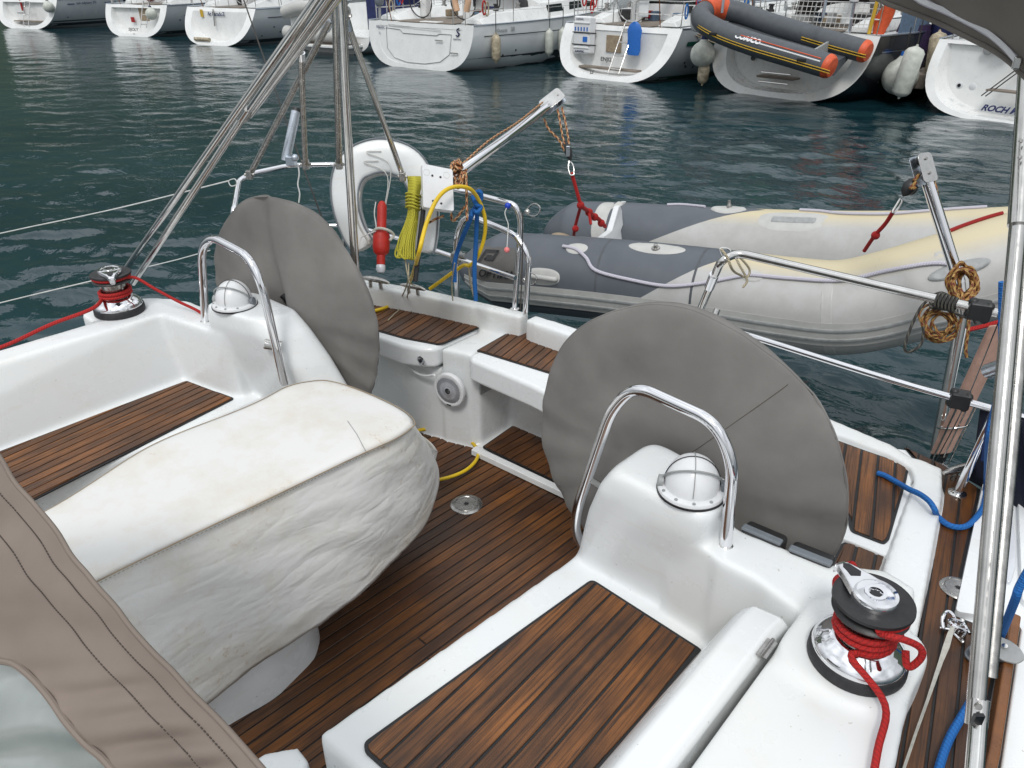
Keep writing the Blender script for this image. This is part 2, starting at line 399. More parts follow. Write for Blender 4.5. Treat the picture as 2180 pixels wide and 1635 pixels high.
rope('rope_black', (.02, .02, .018), (.08, .075, .06), None, 2, 30); rope('rope_gold', (.27, .125, .03), (.12, .022, .012), (.40, .27, .09), 2, 30)
plain('hose_yellow', (.74, .50, .015), .38, 0, .08, 12); plain('cord_dark', (.03, .026, .022), .6); plain('cord_white', (.6, .6, .58), .6)
plain('strap_white', (.50, .49, .44), .8, 0, .15, 60, .4); plain('strap_navy', (.008, .03, .12), .6)
# dinghy fabrics
def dfab(name, body):
    m, t, b = nodes(name); b.inputs['Roughness'].default_value = .48; co = objco(t); body(t, b, co)
    bump(t, b, noise_n(t, co, 260, 2), .12, .0006)
def near(t, b, co, boundary=.455, slope=.55):
    uv = uvco(t); s = t.nodes.new('ShaderNodeSeparateXYZ'); t.links.new(uv, s.inputs[0])
    # u = angle (0 top, .25 outboard side, .5 bottom), v = run from stern 0 to bow 1
    u, v = s.outputs[0], s.outputs[1]
    tri = math_n(t, 'ABSOLUTE', math_n(t, 'SUBTRACT', u, .5)); tri = math_n(t, 'SUBTRACT', .5, tri)   # 0 top, .5 bottom
    lim = math_n(t, 'SUBTRACT', boundary, math_n(t, 'MULTIPLY', tri, slope))
    f = math_n(t, 'GREATER_THAN', v, lim)
    light = mix(t, ramp(t, noise_n(t, co, 6, 7, .65), [(.4, 0.0), (.72, .6)]), (.46, .46, .45), (.33, .32, .29))
    top = ramp(t, tri, [(.055, 1.0), (.125, 0.0)]); light = mix(t, math_n(t, 'MULTIPLY', top, .8), light, (.60, .51, .31))
    sc2 = ramp(t, noise_n(t, mapping(t, co, (14, 3, 1)), 2.2, 6, .8), [(.66, 0.0), (.74, .55)])
    light = mix(t, sc2, light, (.22, .22, .18))
    dark = mix(t, ramp(t, noise_n(t, co, 8, 6), [(.35, 0.0), (.7, .5)]), (.086, .098, .116), (.120, .132, .150))
    c = mix(t, f, dark, light); t.links.new(c, b.inputs['Base Color'])
dfab('dinghy_fabric', lambda t, b, co: near(t, b, co)); dfab('dinghy_fabric_far', lambda t, b, co: near(t, b, co, .47, .9))
plain('dinghy_light', (.47, .47, .45), .45, 0, .1, 12); plain('dinghy_dark', (.028, .032, .045), .45, 0, .1, 12); plain('dinghy_floor', (.10, .11, .13), .5)
plain('rib_grey', (.075, .084, .095), .5, 0, .12, 9); plain('logo_grey', (.10, .095, .09), .6)
# ---------------------------------------------------------------- water
m, t, b = nodes('sea'); co = objco(t)
b.inputs['IOR'].default_value = 1.333; b.inputs['Roughness'].default_value = .012
b.inputs['Specular IOR Level'].default_value = .5
cc = mix(t, ramp(t, noise_n(t, co, .25, 4), [(.35, 0.0), (.7, 1.0)]), (.005, .024, .031), (.010, .038, .046))
t.links.new(cc, b.inputs['Base Color'])
n1 = bump(t, None, noise_n(t, mapping(t, co, (1.0, 1.9, 1), (0, 0, .65)), 3.0, 3, .5, .9), .26, .05)
bump(t, b, noise_n(t, mapping(t, co, (1.0, 1.6, 1), (0, 0, .5)), 9, 3, .5, .8), .22, .010, n1)
# ================================================================ SEA
def sea():
    rs = np.concatenate([np.geomspace(1.6, 70, 620), np.geomspace(72, 1200, 30)])
    h0 = math.pi/2+HEAD
    an = np.concatenate([np.linspace(h0-.72, h0+.72, 520), np.linspace(h0+.72, h0-.72+2*math.pi, 70)[1:-1]])
    R, A = np.meshgrid(rs, an, indexing='ij')
    x = R*np.cos(A); y = R*np.sin(A); z = np.zeros_like(x)
    rg = np.random.RandomState(5)
    for k in range(80):
        lam = .24*(1.7/.24)**rg.rand(); th = rg.normal(1.95, .75)
        k_ = 2*math.pi/lam; ph = rg.rand()*6.283
        amp = .0215*lam/k_**.0/6.283*(.55+.45*rg.rand())
        fade = np.clip(1.6-R*.0075/lam*2.2, 0, 1)*np.clip(1.25-R/24, .36, 1)*(1+.55*np.sin(x*.31+1.3*np.sin(y*.21+.5))*np.sin(y*.37+1.1*np.sin(x*.17)))
        px_ = x+.06*np.sin(y*2.1+k); py_ = y+.06*np.sin(x*1.7+k*2)
        z += amp*fade*np.sin(k_*(px_*math.cos(th)+py_*math.sin(th))+ph)
    n, mA = R.shape
    co = np.stack([x, y, z], -1).reshape(-1, 3)
    i = np.arange(n-1)[:, None]*mA; j = np.arange(mA)[None]; j2 = (j+1) % mA
    f = np.stack([i+j, i+mA+j, i+mA+j2, i+j2], -1).reshape(-1, 4)
    me = bpy.data.meshes.new('water'); me.vertices.add(len(co)+1); 
    co = np.vstack([co, [[0, 0, -.02]]]); me.vertices.foreach_set('co', co.ravel())
    tri = np.stack([np.full(mA, len(co)-1), j[0], j2[0]], -1)
    me.loops.add(f.size+tri.size); me.loops.foreach_set('vertex_index', np.concatenate([f.ravel(), tri.ravel()]))
    me.polygons.add(len(f)+len(tri))
    st = np.concatenate([np.arange(len(f))*4, len(f)*4+np.arange(len(tri))*3])
    me.polygons.foreach_set('loop_start', st)
    me.polygons.foreach_set('use_smooth', [True]*(len(f)+len(tri)))
    me.update(calc_edges=True); me.validate(); me.materials.append(M['sea'])
    o = bpy.data.objects.new('water', me); COL.objects.link(o); o['kind'] = 'structure'
    o['label'] = 'dark green harbour water with small ripples'
sea()

# ================================================================ THE YACHT THE CAMERA STANDS ON
YB = (-1.6, 1.0, 0.0)
yacht = thing('sailing_yacht', 'white yacht cockpit in the foreground with brown teak decking and twin covered wheels', 'sailing yacht', YB)
ZS, ZC, ZB, ZK, ZD, ZF = 1.22, 1.50, 1.28, 1.38, 1.35, .80
ZQ = 1.345
out_arc = [(-3.22, 2.06), (-2.91, 2.225), (-2.59, 2.335), (-1.96, 2.445), (-1.3, 2.465), (-.65, 2.425)]
deck_poly = out_arc + [(-.47, 2.44), (-.39, 2.465), (-.29, 2.45), (-.17, 2.385), (-.075, 2.3), (-.005, 1.95), (.085, 1.36), (.12, .8), (.14, -.8), (-3.3, -.8), (-3.34, .6), (-3.3, 1.4)]
def scaled(P, k, c=(-1.6, .8)): return [(c[0]+(x-c[0])*k, c[1]+(y-c[1])*k) for x, y in P]
hull_rings = [[(x, y, z) for x, y in scaled(deck_poly, k)] for z, k in ((-.4, .80), (0, .93), (.5, .965), (1.0, .985), (1.30, .997))]
mk('hull', loft(hull_rings, cap1=False), 'gelcoat_clean', yacht, smooth=True)

# ---- moulding: closed solids melted into one skin so that all corners are round
mo = MB()
def solid(poly, z0, z1): mo.add(*prism(poly, z0, z1))
def lsolid(rings): 
    V, Fc, _ = loft([[(x, y, z) for x, y in P] for P, z in rings]); mo.add(V, Fc)
floor_poly = [(-3.2, 2.0), (-2.9, 2.18), (-2.59, 2.29), (-1.96, 2.40), (-1.3, 2.42), (-.65, 2.38), (-.35, 2.3), (-.1, 1.4), (0, .8), (0, -.7), (-3.2, -.7)]
solid(floor_poly, .62, .785)
# starboard (far) seat, backrest coaming and bulkhead
solid([(-3.22, -.7), (-2.52, -.7), (-2.52, 1.38), (-3.22, 1.38)], .63, ZS)
lsolid([([(-3.24, -.7), (-2.84, -.7), (-2.87, 1.30), (-3.24, 1.36)], 1.1), ([(-3.24, -.7), (-2.875, -.7), (-2.90, 1.30), (-3.24, 1.36)], ZS+.01), ([(-3.13, -.7), (-3.0, -.7), (-2.965, 1.30), (-3.08, 1.36)], ZC)])
solid(roundpoly([(-3.24, 1.02), (-3.03, 1.02), (-2.96, 1.1), (-2.96, 1.36), (-3.06, 1.37), (-3.2, 1.28)], .06), .63, ZC)
lsolid([([(-3.1, 1.235), (-2.92, 1.235), (-2.62, 1.32), (-2.55, 1.36), (-2.55, 1.5), (-3.1, 1.5)], .63), ([(-3.06, 1.235), (-2.93, 1.235), (-2.60, 1.29), (-2.58, 1.30), (-2.58, 1.42), (-3.03, 1.38)], ZC)])
lsolid([(roundpoly([(-2.70, 1.37), (-2.02, 1.50), (-1.98, 1.66), (-2.70, 1.60)], .05, 5), .63), (roundpoly([(-2.70, 1.34), (-2.16, 1.44), (-2.12, 1.58), (-2.70, 1.54)], .05, 5), 1.22), (roundpoly([(-2.70, 1.29), (-2.25, 1.37), (-2.22, 1.54), (-2.70, 1.51)], .06, 5), 1.43), (roundpoly([(-2.70, 1.27), (-2.33, 1.335), (-2.28, 1.51), (-2.70, 1.50)], .07, 5), 1.54), (roundpoly([(-2.69, 1.275), (-2.40, 1.325), (-2.34, 1.49), (-2.68, 1.49)], .07, 5), 1.605)])
# port (near) seat, bulkhead, pedestal, coaming
solid([(-1.085, .575), (-1.005, 1.47), (-.2, 1.47), (-.2, .60)], .63, ZS)
solid([(-1.24, -.7), (-1.215, .50), (-1.165, .565), (-1.11, .56), (-1.08, .50), (-.1, .50), (-.1, -.7)], .63, 1.12)
lsolid([([(-.70, 1.425), (-.2, 1.425), (-.2, 1.56), (-.70, 1.56)], .63), ([(-.69, 1.40), (-.2, 1.38), (-.2, 1.53), (-.66, 1.53)], ZC)])
RP = lambda P, r: roundpoly(P, r, 5)
lsolid([(RP([(-1.14, 1.47), (-.45, 1.46), (-.45, 1.7), (-1.1, 1.7)], .05), .63), (RP([(-1.015, 1.43), (-.45, 1.43), (-.47, 1.62), (-1.0, 1.64)], .05), 1.20), (RP([(-.968, 1.40), (-.60, 1.40), (-.59, 1.58), (-.95, 1.62)], .06), 1.42), (RP([(-.925, 1.385), (-.600, 1.375), (-.59, 1.57), (-.91, 1.61)], .055), 1.535), (RP([(-.895, 1.39), (-.592, 1.375), (-.585, 1.562), (-.885, 1.605)], .055), 1.590), (RP([(-.875, 1.40), (-.600, 1.385), (-.595, 1.55), (-.87, 1.595)], .055), 1.606)])
solid([(-.334, -.7), (-.334, 1.35), (-.46, 1.385), (-.56, 1.385), (-.56, 1.53), (-.36, 1.545), (-.24, 1.62), (-.165, 1.60), (-.135, 1.45), (-.088, 1.36), (-.075, 1.22), (-.03, .95), (0, .7), (.01, -.7)], .63, ZC)
solid([(-.55, -.7), (-.55, 1.40), (-.34, 1.40), (-.34, -.7)], .63, 1.16)
solid(roundpoly([(-.34, 1.17), (-.09, 1.17), (-.075, 1.45), (-.33, 1.46)], .1), 1.4, ZC+.015)
# quarter, transom bench, cap
solid([(-.62, 1.52), (-.62, 2.06), (-1.08, 2.08), (-1.08, 2.42), (-.35, 2.42), (-.22, 2.25), (-.12, 1.52)], .63, ZQ)
solid([(-.36, 2.37), (-.28, 2.36), (-.24, 2.2), (-.125, 1.56), (-.24, 1.56), (-.275, 1.8), (-.325, 2.2)], .9, ZQ+.035)
solid([(-3.2, 2.0), (-2.58, 2.02), (-2.3, 2.06), (-2.1, 2.13), (-2.055, 2.145), (-2.055, 2.42), (-3.2, 2.1)], .63, 1.165)
solid([(-2.22, 2.075), (-2.075, 2.12), (-2.07, 2.42), (-2.22, 2.42)], .63, 1.272)
cap_in = [(-.60, 2.335), (-1.3, 2.38), (-1.93, 2.365), (-2.52, 2.265), (-2.82, 2.17), (-3.16, 2.0)]
solid([(-2.02, 2.445), (-2.02, 2.375)] + cap_in[3:] + out_arc[:3], .63, ZK)
solid(out_arc[4:]+[(-.44, 2.395), (-.33, 2.34), (-.27, 2.23), (-.31, 2.2), (-.36, 2.3), (-.44, 2.33)]+cap_in[:3]+[(-1.985, 2.37), (-1.985, 2.445)], .63, ZK)
solid([(-3.18, 2.05), (-2.92, 2.19), (-2.59, 2.3), (-2.1, 2.40), (-2.1, 2.30), (-2.5, 2.22), (-3.1, 2.0)], .63, 1.19)
solid([(-2.06, 2.40), (-2.06, 2.34), (-1.02, 2.36), (-1.02, 2.42)], .63, 1.2)
solid([(-2.06, 2.095), (-1.06, 2.095), (-1.06, 2.42), (-2.06, 2.42)], .63, .806)
# cockpit table foot
c0 = ZX([(690, 1345), (680, 1400), (600, 1480), (470, 1550)], ZF)
body = mk('cockpit_moulding', mo, 'gelcoat', yacht, smooth=True)
rm = body.modifiers.new('melt', 'REMESH'); rm.mode = 'VOXEL'; rm.voxel_size = .0075; rm.use_smooth_shade = True
sm = body.modifiers.new('soften', 'SMOOTH'); sm.factor = .5; sm.iterations = 26
# ---- decks
mk('side_deck', prism([(-.47, 2.42), (-.39, 2.455), (-.29, 2.44), (-.175, 2.375), (-.085, 2.29), (-.015, 1.95), (.07, 1.36), (.10, .8), (.12, -.8), (-.02, -.8), (-.02, .6), (-.14, 1.5), (-.25, 2.2), (-.36, 2.35)], 1.25, 1.343), 'gelcoat_clean', yacht, smooth=False)
mk('side_deck', prism([(-3.21, 2.04), (-3.29, 1.4), (-3.33, .6), (-3.29, -.8), (-3.12, -.8), (-3.12, 1.0), (-3.15, 1.9)], 1.25, 1.343), 'gelcoat_clean', yacht, smooth=False)

def plank_mesh(P, z0, z1, ca, sa, ox, oy):
    Q = inset(P, .0012)
    if len(Q) != len(P): Q = P
    n = len(P); V = []; 
    a = sum(P[i][0]*P[(i+1) % n][1]-P[(i+1) % n][0]*P[i][1] for i in range(n))
    if a < 0: P = P[::-1]
    if a < 0 and Q is not P: Q = inset(P, .0012)
    if len(Q) != len(P): Q = P
    W = lambda q, z: (q[0]*ca+q[1]*sa, -q[0]*sa+q[1]*ca, z)
    V = [W(q, z0) for q in P]+[W(q, z1-.001) for q in P]+[W(q, z1) for q in Q]
    Fc = []; U = []
    for r in range(2):
        for i in range(n):
            j = (i+1) % n; Fc.append((r*n+i, r*n+j, (r+1)*n+j, (r+1)*n+i))
            U.append([(P[i][1], P[i][0]), (P[j][1], P[j][0]), (P[j][1], P[j][0]), (P[i][1], P[i][0])])
    Fc.append(tuple(range(2*n, 3*n))); U.append([(q[1], q[0]) for q in Q])
    return V, Fc, U
def teak_panel(name, poly, z, ang, wd, margin=.008, gap=.0045, mat='teak', corner=.02, butt=True, offs=0, parent=None, label=None, th=.0045):
    """black bedding with real planks standing proud of it; ang = run of the planks, degrees from +Y towards +X"""
    par = parent or yacht
    P = roundpoly(poly, corner, 4) if corner else poly
    base = mk(name, prism(P, z-.004, z+.001), 'caulk', par, smooth=False, label=label)
    a = math.radians(ang); ca, sa = math.cos(a), math.sin(a)
    # local frame: y along planks
    L = [(x*ca-y*sa, x*sa+y*ca) for x, y in inset(P, margin)]
    x0 = min(p[0] for p in L); x1 = max(p[0] for p in L)
    k = 0; x = x0+offs
    while x < x1-.004:
        S = clip(clip(L, 0, x+gap/2, 1), 0, min(x+wd, x1+1)-gap/2, -1)
        if len(S) >= 3:
            y0 = min(p[1] for p in S); y1 = max(p[1] for p in S)
            cuts = [y0]
            if butt and y1-y0 > 1.2 and random.random() < .4: cuts.append(y0+(y1-y0)*(.25+.5*random.random()))
            cuts.append(y1)
            for c0_, c1_ in zip(cuts[:-1], cuts[1:]):
                S2 = clip(clip(S, 1, c0_+(gap/2 if c0_ > y0 else -1), 1), 1, c1_-(gap/2 if c1_ < y1 else -1), -1)
                if len(S2) >= 3 and abs(sum(S2[i][0]*S2[(i+1) % len(S2)][1]-S2[(i+1) % len(S2)][0]*S2[i][1] for i in range(len(S2)))) > 4e-4:
                    o = mk('plank', plank_mesh(S2, z, z+th+random.uniform(-.0004, .0004), ca, sa, 0, 0), mat, base, smooth=False)
        x += wd
    return base
sole_poly = [(-2.44, 2.065), (-2.35, 2.07), (-2.22, 2.10), (-2.08, 2.135), (-2.02, 2.09), (-1.14, 2.085), (-1.14, 1.5), (-1.02, 1.46), (-1.095, .55), (-1.10, -.2), (-2.5, -.2), (-2.5, 1.5), (-2.3, 1.55)]
teak_panel('cockpit_sole', sole_poly, .792, 3.0, .043, gap=.0062, corner=.01, label='dark wet teak cockpit floor', butt=True)
seatR = ZX([(775, 1583), (1260, 1235), (1498, 1388), (1276, 1635)], ZS)
seatR = [seatR[0], seatR[1], seatR[2], (seatR[3][0]-.005, .62), (seatR[0][0]+.02, .615)]
teak_panel('seat_teak', seatR, ZS+.004, -1.5, .0545, corner=.018, gap=.0075, margin=.009, butt=False, mat='teak_rich', label='teak inlay on the near cockpit seat')
seatL = ZX([(398, 812), (500, 850), (80, 1060), (0, 985)], ZS); seatL[2] = (seatL[2][0]+.01, seatL[2][1]-.02)
seatL = [seatL[0], seatL[1], seatL[2], (seatL[2][0]-.02, .3), (-2.88, .3)]
teak_panel('seat_teak', seatL, ZS+.004, -6, .039, corner=.015, gap=.005, butt=False, mat='teak_rich', label='teak inlay on the far cockpit seat')
# transom locker lids (parts, standing proud of the moulding)
la = [(-3.08, 2.07), (-2.9, 2.155), (-2.52, 2.255), (-2.235, 2.345), (-2.225, 2.30), (-2.228, 2.05), (-2.27, 2.015), (-2.36, 1.975), (-2.6, 1.955), (-2.9, 1.9), (-3.1, 1.9)]
lidA = mk('locker_lid', prism(la, 1.178, ZB), 'gelcoat_clean', yacht, bev=.022, seg=4, label='wide transom locker lid')
pa = [(-3.02, 2.06), (-2.86, 2.125), (-2.52, 2.215), (-2.275, 2.275), (-2.262, 2.11), (-2.30, 2.045), (-2.45, 2.005), (-2.7, 1.985), (-3.02, 1.97)]
pa = ZX([(783, 610), (860, 633), (960, 665), (1030, 683), (1040, 690), (945, 733), (930, 735), (860, 722), (800, 705), (700, 660)], ZB)
teak_panel('locker_teak', pa, ZB+.003, -12, .040, corner=.008, gap=.0055, butt=False)
lb = [(-2.068, 2.10), (-2.062, 2.345), (-1.3, 2.36), (-1.10, 2.35), (-1.10, 2.02), (-1.3, 2.035), (-1.7, 2.07), (-2.04, 2.075)]
lidB = mk('locker_lid', prism(lb, 1.172, ZB), 'gelcoat_clean', yacht, bev=.022, seg=4, label='middle transom seat lid')
pb = ZX([(1014, 748), (1100, 699), (1122, 700), (1260, 740), (1420, 790), (1350, 850), (1165, 795)], ZB)
teak_panel('locker_teak', pb, ZB+.003, -12, .040, corner=.008, gap=.0055, butt=False)
pw = ZX([(1026, 953), (1095, 905), (1112, 900), (1230, 930), (1330, 960), (1290, 1078), (1198, 1035)], .824)
teak_panel('well_teak', pw, .827, 3, .046, corner=.012, gap=.005, butt=False)
mk('sill', prism(ZX([(1003, 958), (1014, 950), (1200, 1038), (1300, 1084), (1300, 1100), (1208, 1055)], .826), .80, .829), 'gelcoat_clean', yacht, bev=.003)
# quarter hatch lid and its teak
hl = ZX([(1755, 912), (1915, 962), (1950, 985), (1953, 1010), (1905, 1178), (1895, 1188), (1770, 1138), (1700, 1080)], ZQ+.012)
mk('quarter_hatch', prism(hl, ZQ-.02, ZQ+.014), 'gelcoat_clean', yacht, bev=.007, seg=3)
hp = ZX([(1780, 938), (1845, 962), (1928, 990), (1934, 1002), (1928, 1030), (1893, 1150), (1882, 1160), (1812, 1133), (1806, 1118), (1806, 1103), (1795, 1090), (1700, 1040)], ZQ+.015)
teak_panel('hatch_teak', hp, ZQ+.017, -16, .050, corner=.01, gap=.008, butt=False, mat='teak_rich')
sp_ = ZX([(1790, 1158), (1805, 1154), (1882, 1182), (1891, 1192), (1884, 1235), (1755, 1240), (1770, 1200)], ZQ+.003)
teak_panel('step_teak', sp_, ZQ+.004, -12, .050, corner=.01, gap=.008, butt=False)
for q in ((1946, 1027), (1924, 1155)):
    p = Z(q[0], q[1], ZQ+.02); mk('hinge', MB().add(*box(p, (.012, .035, .006), .18)).add(*rod(p+Vector((.002, -.018, .004)), p+Vector((-.003, .018, .004)), .004)), 'steel_dull', yacht)
hg = [Z(x, y, ZQ+.0145) for x, y in ((1948, 1000), (1953, 1003), (1912, 1187), (1905, 1184))]
mk('hatch_gap', MB().add([tuple(p) for p in hg], [(0, 1, 2, 3)]), 'black', yacht, smooth=False)
# backrest roll on the near coaming, hinged
def roll_sec(y, w0, sh=0):
    P = [(-.546, 1.20), (-.522, 1.31), (-.456, 1.476), (-.432, 1.502), (-.368, 1.508), (-.353, 1.492), (-.352, 1.2)]
    return [(x+sh, y, 1.2+(z-1.2)*w0) for x, z in P]
rr = [roll_sec(y, k, s) for y, k, s in ((-.6, 1, 0), (.3, 1, 0), (.8, 1, 0), (1.1, 1, .003), (1.26, .995, .006), (1.315, .96, .008), (1.335, .86, .01))]
ro = mk('backrest_lid', loft(rr), 'gelcoat_clean', yacht, bev=.011, seg=4)
for yy in (1.20,):
    p = Vector((-.345, yy, ZC+.006)); mk('hinge', MB().add(*box(p, (.022, .055, .004))).add(*rod(p+Vector((0, -.03, .003)), p+Vector((0, .03, .003)), .004)), 'steel_dull', yacht)
# side deck teak
dk_in = [(-.25, 2.38), (-.225, 2.2), (-.105, 1.56), (-.06, 1.3), (-.04, 1.1), (.02, .6), (.02, .2)]
dk = [(-.36, 2.445), (-.28, 2.435), (-.19, 2.372), (-.13, 2.32), (-.105, 1.80), (-.06, 1.77), (.0, 1.70), (.055, 1.36), (.09, .8), (.10, .2)]
dk_poly = ZX([(1925, 950), (1945, 958), (2010, 988), (2088, 1040), (2031, 1308), (2075, 1325), (2140, 1330)], ZD)+[(.058, 1.36), (.10, .8), (.12, .2), (.0, .2), (-.02, .7), (-.075, 1.18), (-.13, 1.56), (-.26, 2.28)]
teak_panel('side_deck_teak', dk_poly, ZD-.004, -10.5, .044, corner=.004, gap=.006, mat='teak_dull', label='weathered teak side deck')
# toe rail and hull edge
tr = [Z(2150, 1335, ZD), Vector((.072, 1.36, ZD)), Vector((.112, .8, ZD)), Vector((.13, .2, ZD))]
V = []; rings = []
for p in tr: rings.append([(p.x-.012, p.y, ZD), (p.x+.014, p.y, ZD), (p.x+.012, p.y, ZD+.045), (p.x-.008, p.y, ZD+.045)])
mk('toe_rail', loft(rings), 'varnish', yacht, smooth=False, bev=.004)
rings = [[(p.x+.018, p.y, 1.2), (p.x+.075, p.y, 1.2), (p.x+.07, p.y, ZD+.012), (p.x+.02, p.y, ZD+.015)] for p in tr]
mk('gunwale', loft(rings), 'gelcoat_clean', yacht, smooth=False, bev=.006)
bw = ZX([(2090, 1036), (2102, 1042), (2160, 1060), (2178, 1085), (2215, 1300), (2210, 1420), (2160, 1330), (2031, 1310)], ZD)
mk('quarter_pad', prism(roundpoly(bw, .015), ZD-.05, ZD+.014), 'gelcoat_clean', yacht, bev=.006)
ln = ZX([(2138, 1085), (2150, 1090), (2160, 1150), (2160, 1215), (2150, 1245), (2136, 1240)], ZD+.016)
mk('quarter_lens', prism(roundpoly(ln, .01), ZD+.01, ZD+.026), 'lens', yacht, bev=.006, seg=3)
qe = ZX([(2160, 1052), (2200, 1075), (2240, 1330), (2168, 1300)], ZD)
mk('rubbing_band', prism(roundpoly(qe, .02), ZD-.12, ZD+.03), 'gelcoat_clean', yacht, bev=.012, seg=3)
# ---- small deck fittings
def disc(name, px, z, r, parent, inner=True):
    c = Z(*px, z)
    d = mk(name, lathe([(1e-5, .004), (r*.70, .004), (r*.72, .0025), (r*.75, .0045), (r*.93, .004), (r, .001), (r, 0)][::-1], c, seg=40), 'steel_dull', parent)
    st = []
    for k in range(16):
        a = k*math.pi/8; q = r*(.20 if k % 2 else .10); st.append((c.x+q*math.cos(a), c.y+q*math.sin(a)))
    mk('key_socket', prism(st, c.z+.004, c.z+.0052), 'black', d, smooth=False)
    for k in range(6):
        a = k*math.pi/3+.3
        mk('screw', lathe([(.0028, 0), (.0025, .0014), (1e-5, .0016)], c+Vector((r*.84*math.cos(a), r*.84*math.sin(a), .004)), seg=8), 'steel', d)
    return d
disc('floor_plate', (993, 1074), .797, .066, yacht); disc('filler_cap', (2039, 1253), ZD+.001, .043, yacht)
# cleat or fairlead at the aft corner
def cleat(c, s, rot, parent):
    mb = MB(); R = Matrix.Rotation(rot, 3, 'Z')
    f = lambda v: Vector(c)+R@(Vector(v)*s)
    mb.add(*tube(cr_spline([f(p) for p in ((-.1, 0, .045), (-.06, 0, .05), (0, 0, .052), (.06, 0, .05), (.1, 0, .045))]), lambda t: s*(.008+.010*math.sin(math.pi*t))))
    for q in (-.035, .035): mb.add(*rod(f((q*1.1, 0, 0)), f((q, 0, .05)), .012*s))
    return mk('cleat', mb, 'steel_dull', parent)
cleat(Z(2045, 1018, ZD), .75, 1.0, yacht); cleat(Z(800, 612, ZK), .8, .25, yacht); cleat(Z(880, 625, ZK), .7, .2, yacht)
# speaker on the bench face
fc = Y(958, 829, 2.065); nrm = Vector((.18, -1, 0)).normalized()
spk = mk('speaker', lathe([(.079, -.008), (.081, .004), (.078, .012), (.070, .0145), (.066, .013)], fc, nrm, seg=48), 'white_plastic', yacht)
mk('grille', lathe([(.067, .008), (.067, .012), (.04, .017), (.018, .018), (.016, .019), (1e-5, .019)], fc, nrm, seg=48), 'silver_mesh', spk)
B_ = basis(nrm); mbh = MB()
for iy in range(-14, 15):
    for ix in range(-14, 15):
        x, y = (ix+.5*(iy % 2))*.0047, iy*.0041; r2 = math.hypot(x, y)
        if .019 < r2 < .063:
            zz = .0175-(r2/.067)**2*.0045
            mbh.add(*[[tuple(fc+B_@Vector((x+.0014*math.cos(k*1.0472), y+.0014*math.sin(k*1.0472), zz+.0008))) for k in range(6)], [tuple(range(6))]])
mk('perforation', mbh, 'black', spk, smooth=False, kind='stuff')
mk('tweeter', lathe([(.0135, .019), (.013, .021), (.009, .019), (1e-5, .018)], fc, nrm, seg=20), 'dark_interior', spk)
mk('badge', box(fc+nrm*.0145+Vector((0, 0, -.072)), (.024, .003, .006)), 'dark_interior', spk)
lt = Y(897, 767, 1.995)
lk = mk('locker_latch', lathe([(.020, 0), (.021, .004), (.017, .007), (.012, .007), (.011, .004), (1e-5, .004)], lt, (.1, -1, 0), 24), 'chrome', yacht)
mk('keyhole', lathe([(.009, 0), (.008, .007), (1e-5, .007)], lt, (.1, -1, 0), 12), 'black', lk)
sk = X(1036, 823, -2.052)
mk('socket_plate', MB().add(*box(sk, (.008, .085, .05))), 'mid_grey', yacht, bev=.003)
# half-round finger recess under the wide lid
rc = [Y(x, y, 2.03) for x, y in ((857, 757), (865, 775), (885, 793), (905, 800), (925, 798))]
mk('finger_recess', tube(cr_spline(rc), .006), 'gelcoat', yacht)
# instrument pods on the aft edge of the near bulkhead
for a, b_ in (((1568, 1134), (1655, 1172)), ((1668, 1180), (1762, 1218))):
    p, q = Z(*a, ZC+.004), Z(*b_, ZC+.004); m_ = (p+q)/2; d = (q-p); L = d.length
    ax = Matrix((d.normalized(), Vector((-d.y, d.x, 0)).normalized(), Vector((0, 0, 1)))).transposed()
    pod = mk('instrument_pod', MB().add(*box(m_+Vector((0, .045, -.05)), (L, .06, .10), ax=ax)), 'black_plastic', yacht, bev=.012, seg=3)
    mk('pod_lid', MB().add(*box(m_+Vector((0, .028, .004)), (L*.97, .022, .010), ax=ax)), 'grey_plastic', pod, bev=.004)
# ---- compasses
def compass(c, r, yaw, label):
    d = mk('compass', lathe([(r*1.06, 0), (r*1.06, .006), (r*1.04, .010), (r*.9, .014), (r*.86, .013)], c, seg=40), 'white_plastic', yacht, label=label)
    mk('gasket', lathe([(r*1.09, -.004), (r*1.09, .0015), (r*.5, .0015)], c, seg=40), 'black', d)
    mk('dome', ball(c+Vector((0, 0, .022)), r*.86, 1, 1, 1.12, 14), 'white_plastic', d)
    R = Matrix.Rotation(yaw, 3, 'Z')
    def arc(pl, rr, n=24):
        o = []
        for k in range(n+1):
            a = math.pi*k/n; v = Vector((math.cos(a)*rr, 0, math.sin(a)*rr*1.12)) if pl else Vector((0, math.cos(a)*rr, math.sin(a)*rr*1.12))
            o.append(c+Vector((0, 0, .022))+R@v)
        return o
    mk('shell_seam', tube(arc(True, r*.875), .0013, 6), 'dark_interior', d); mk('shell_seam', tube(arc(False, r*.875), .0013, 6), 'mid_grey', d)
    o2 = []
    for k in range(25):
        a = math.pi*k/24; v = Vector((math.cos(a)*r*.9, -math.sin(a)*r*.62, .03+math.sin(a)*r*.74)); o2.append(c+Vector((0, 0, .0))+R@v)
    mk('hood_rim', tube(o2, .0028, 8), 'mid_grey', d)
    for s in (-1, 1): mk('hinge_boss', lathe([(.016, 0), (.015, .012), (1e-5, .013)], c+R@Vector((s*r*.90, 0, .018)), R@Vector((s, 0, .15)), 16), 'grey_plastic' if s > 0 else 'mid_grey', d)
    for k in range(5):
        a = -.4-k*.58; mk('screw', lathe([(.0045, 0), (.004, .002), (1e-5, .002)], c+Vector((r*.97*math.cos(a), r*.97*math.sin(a), .0125)), seg=8), 'mid_grey', d)
cR = Z(1471, 1042, 1.607); cL = Z(500, 648, 1.607)
compass(cR, .078, .55, 'nearer white domed compass'); compass(cL, .078, .55, 'farther white domed compass')
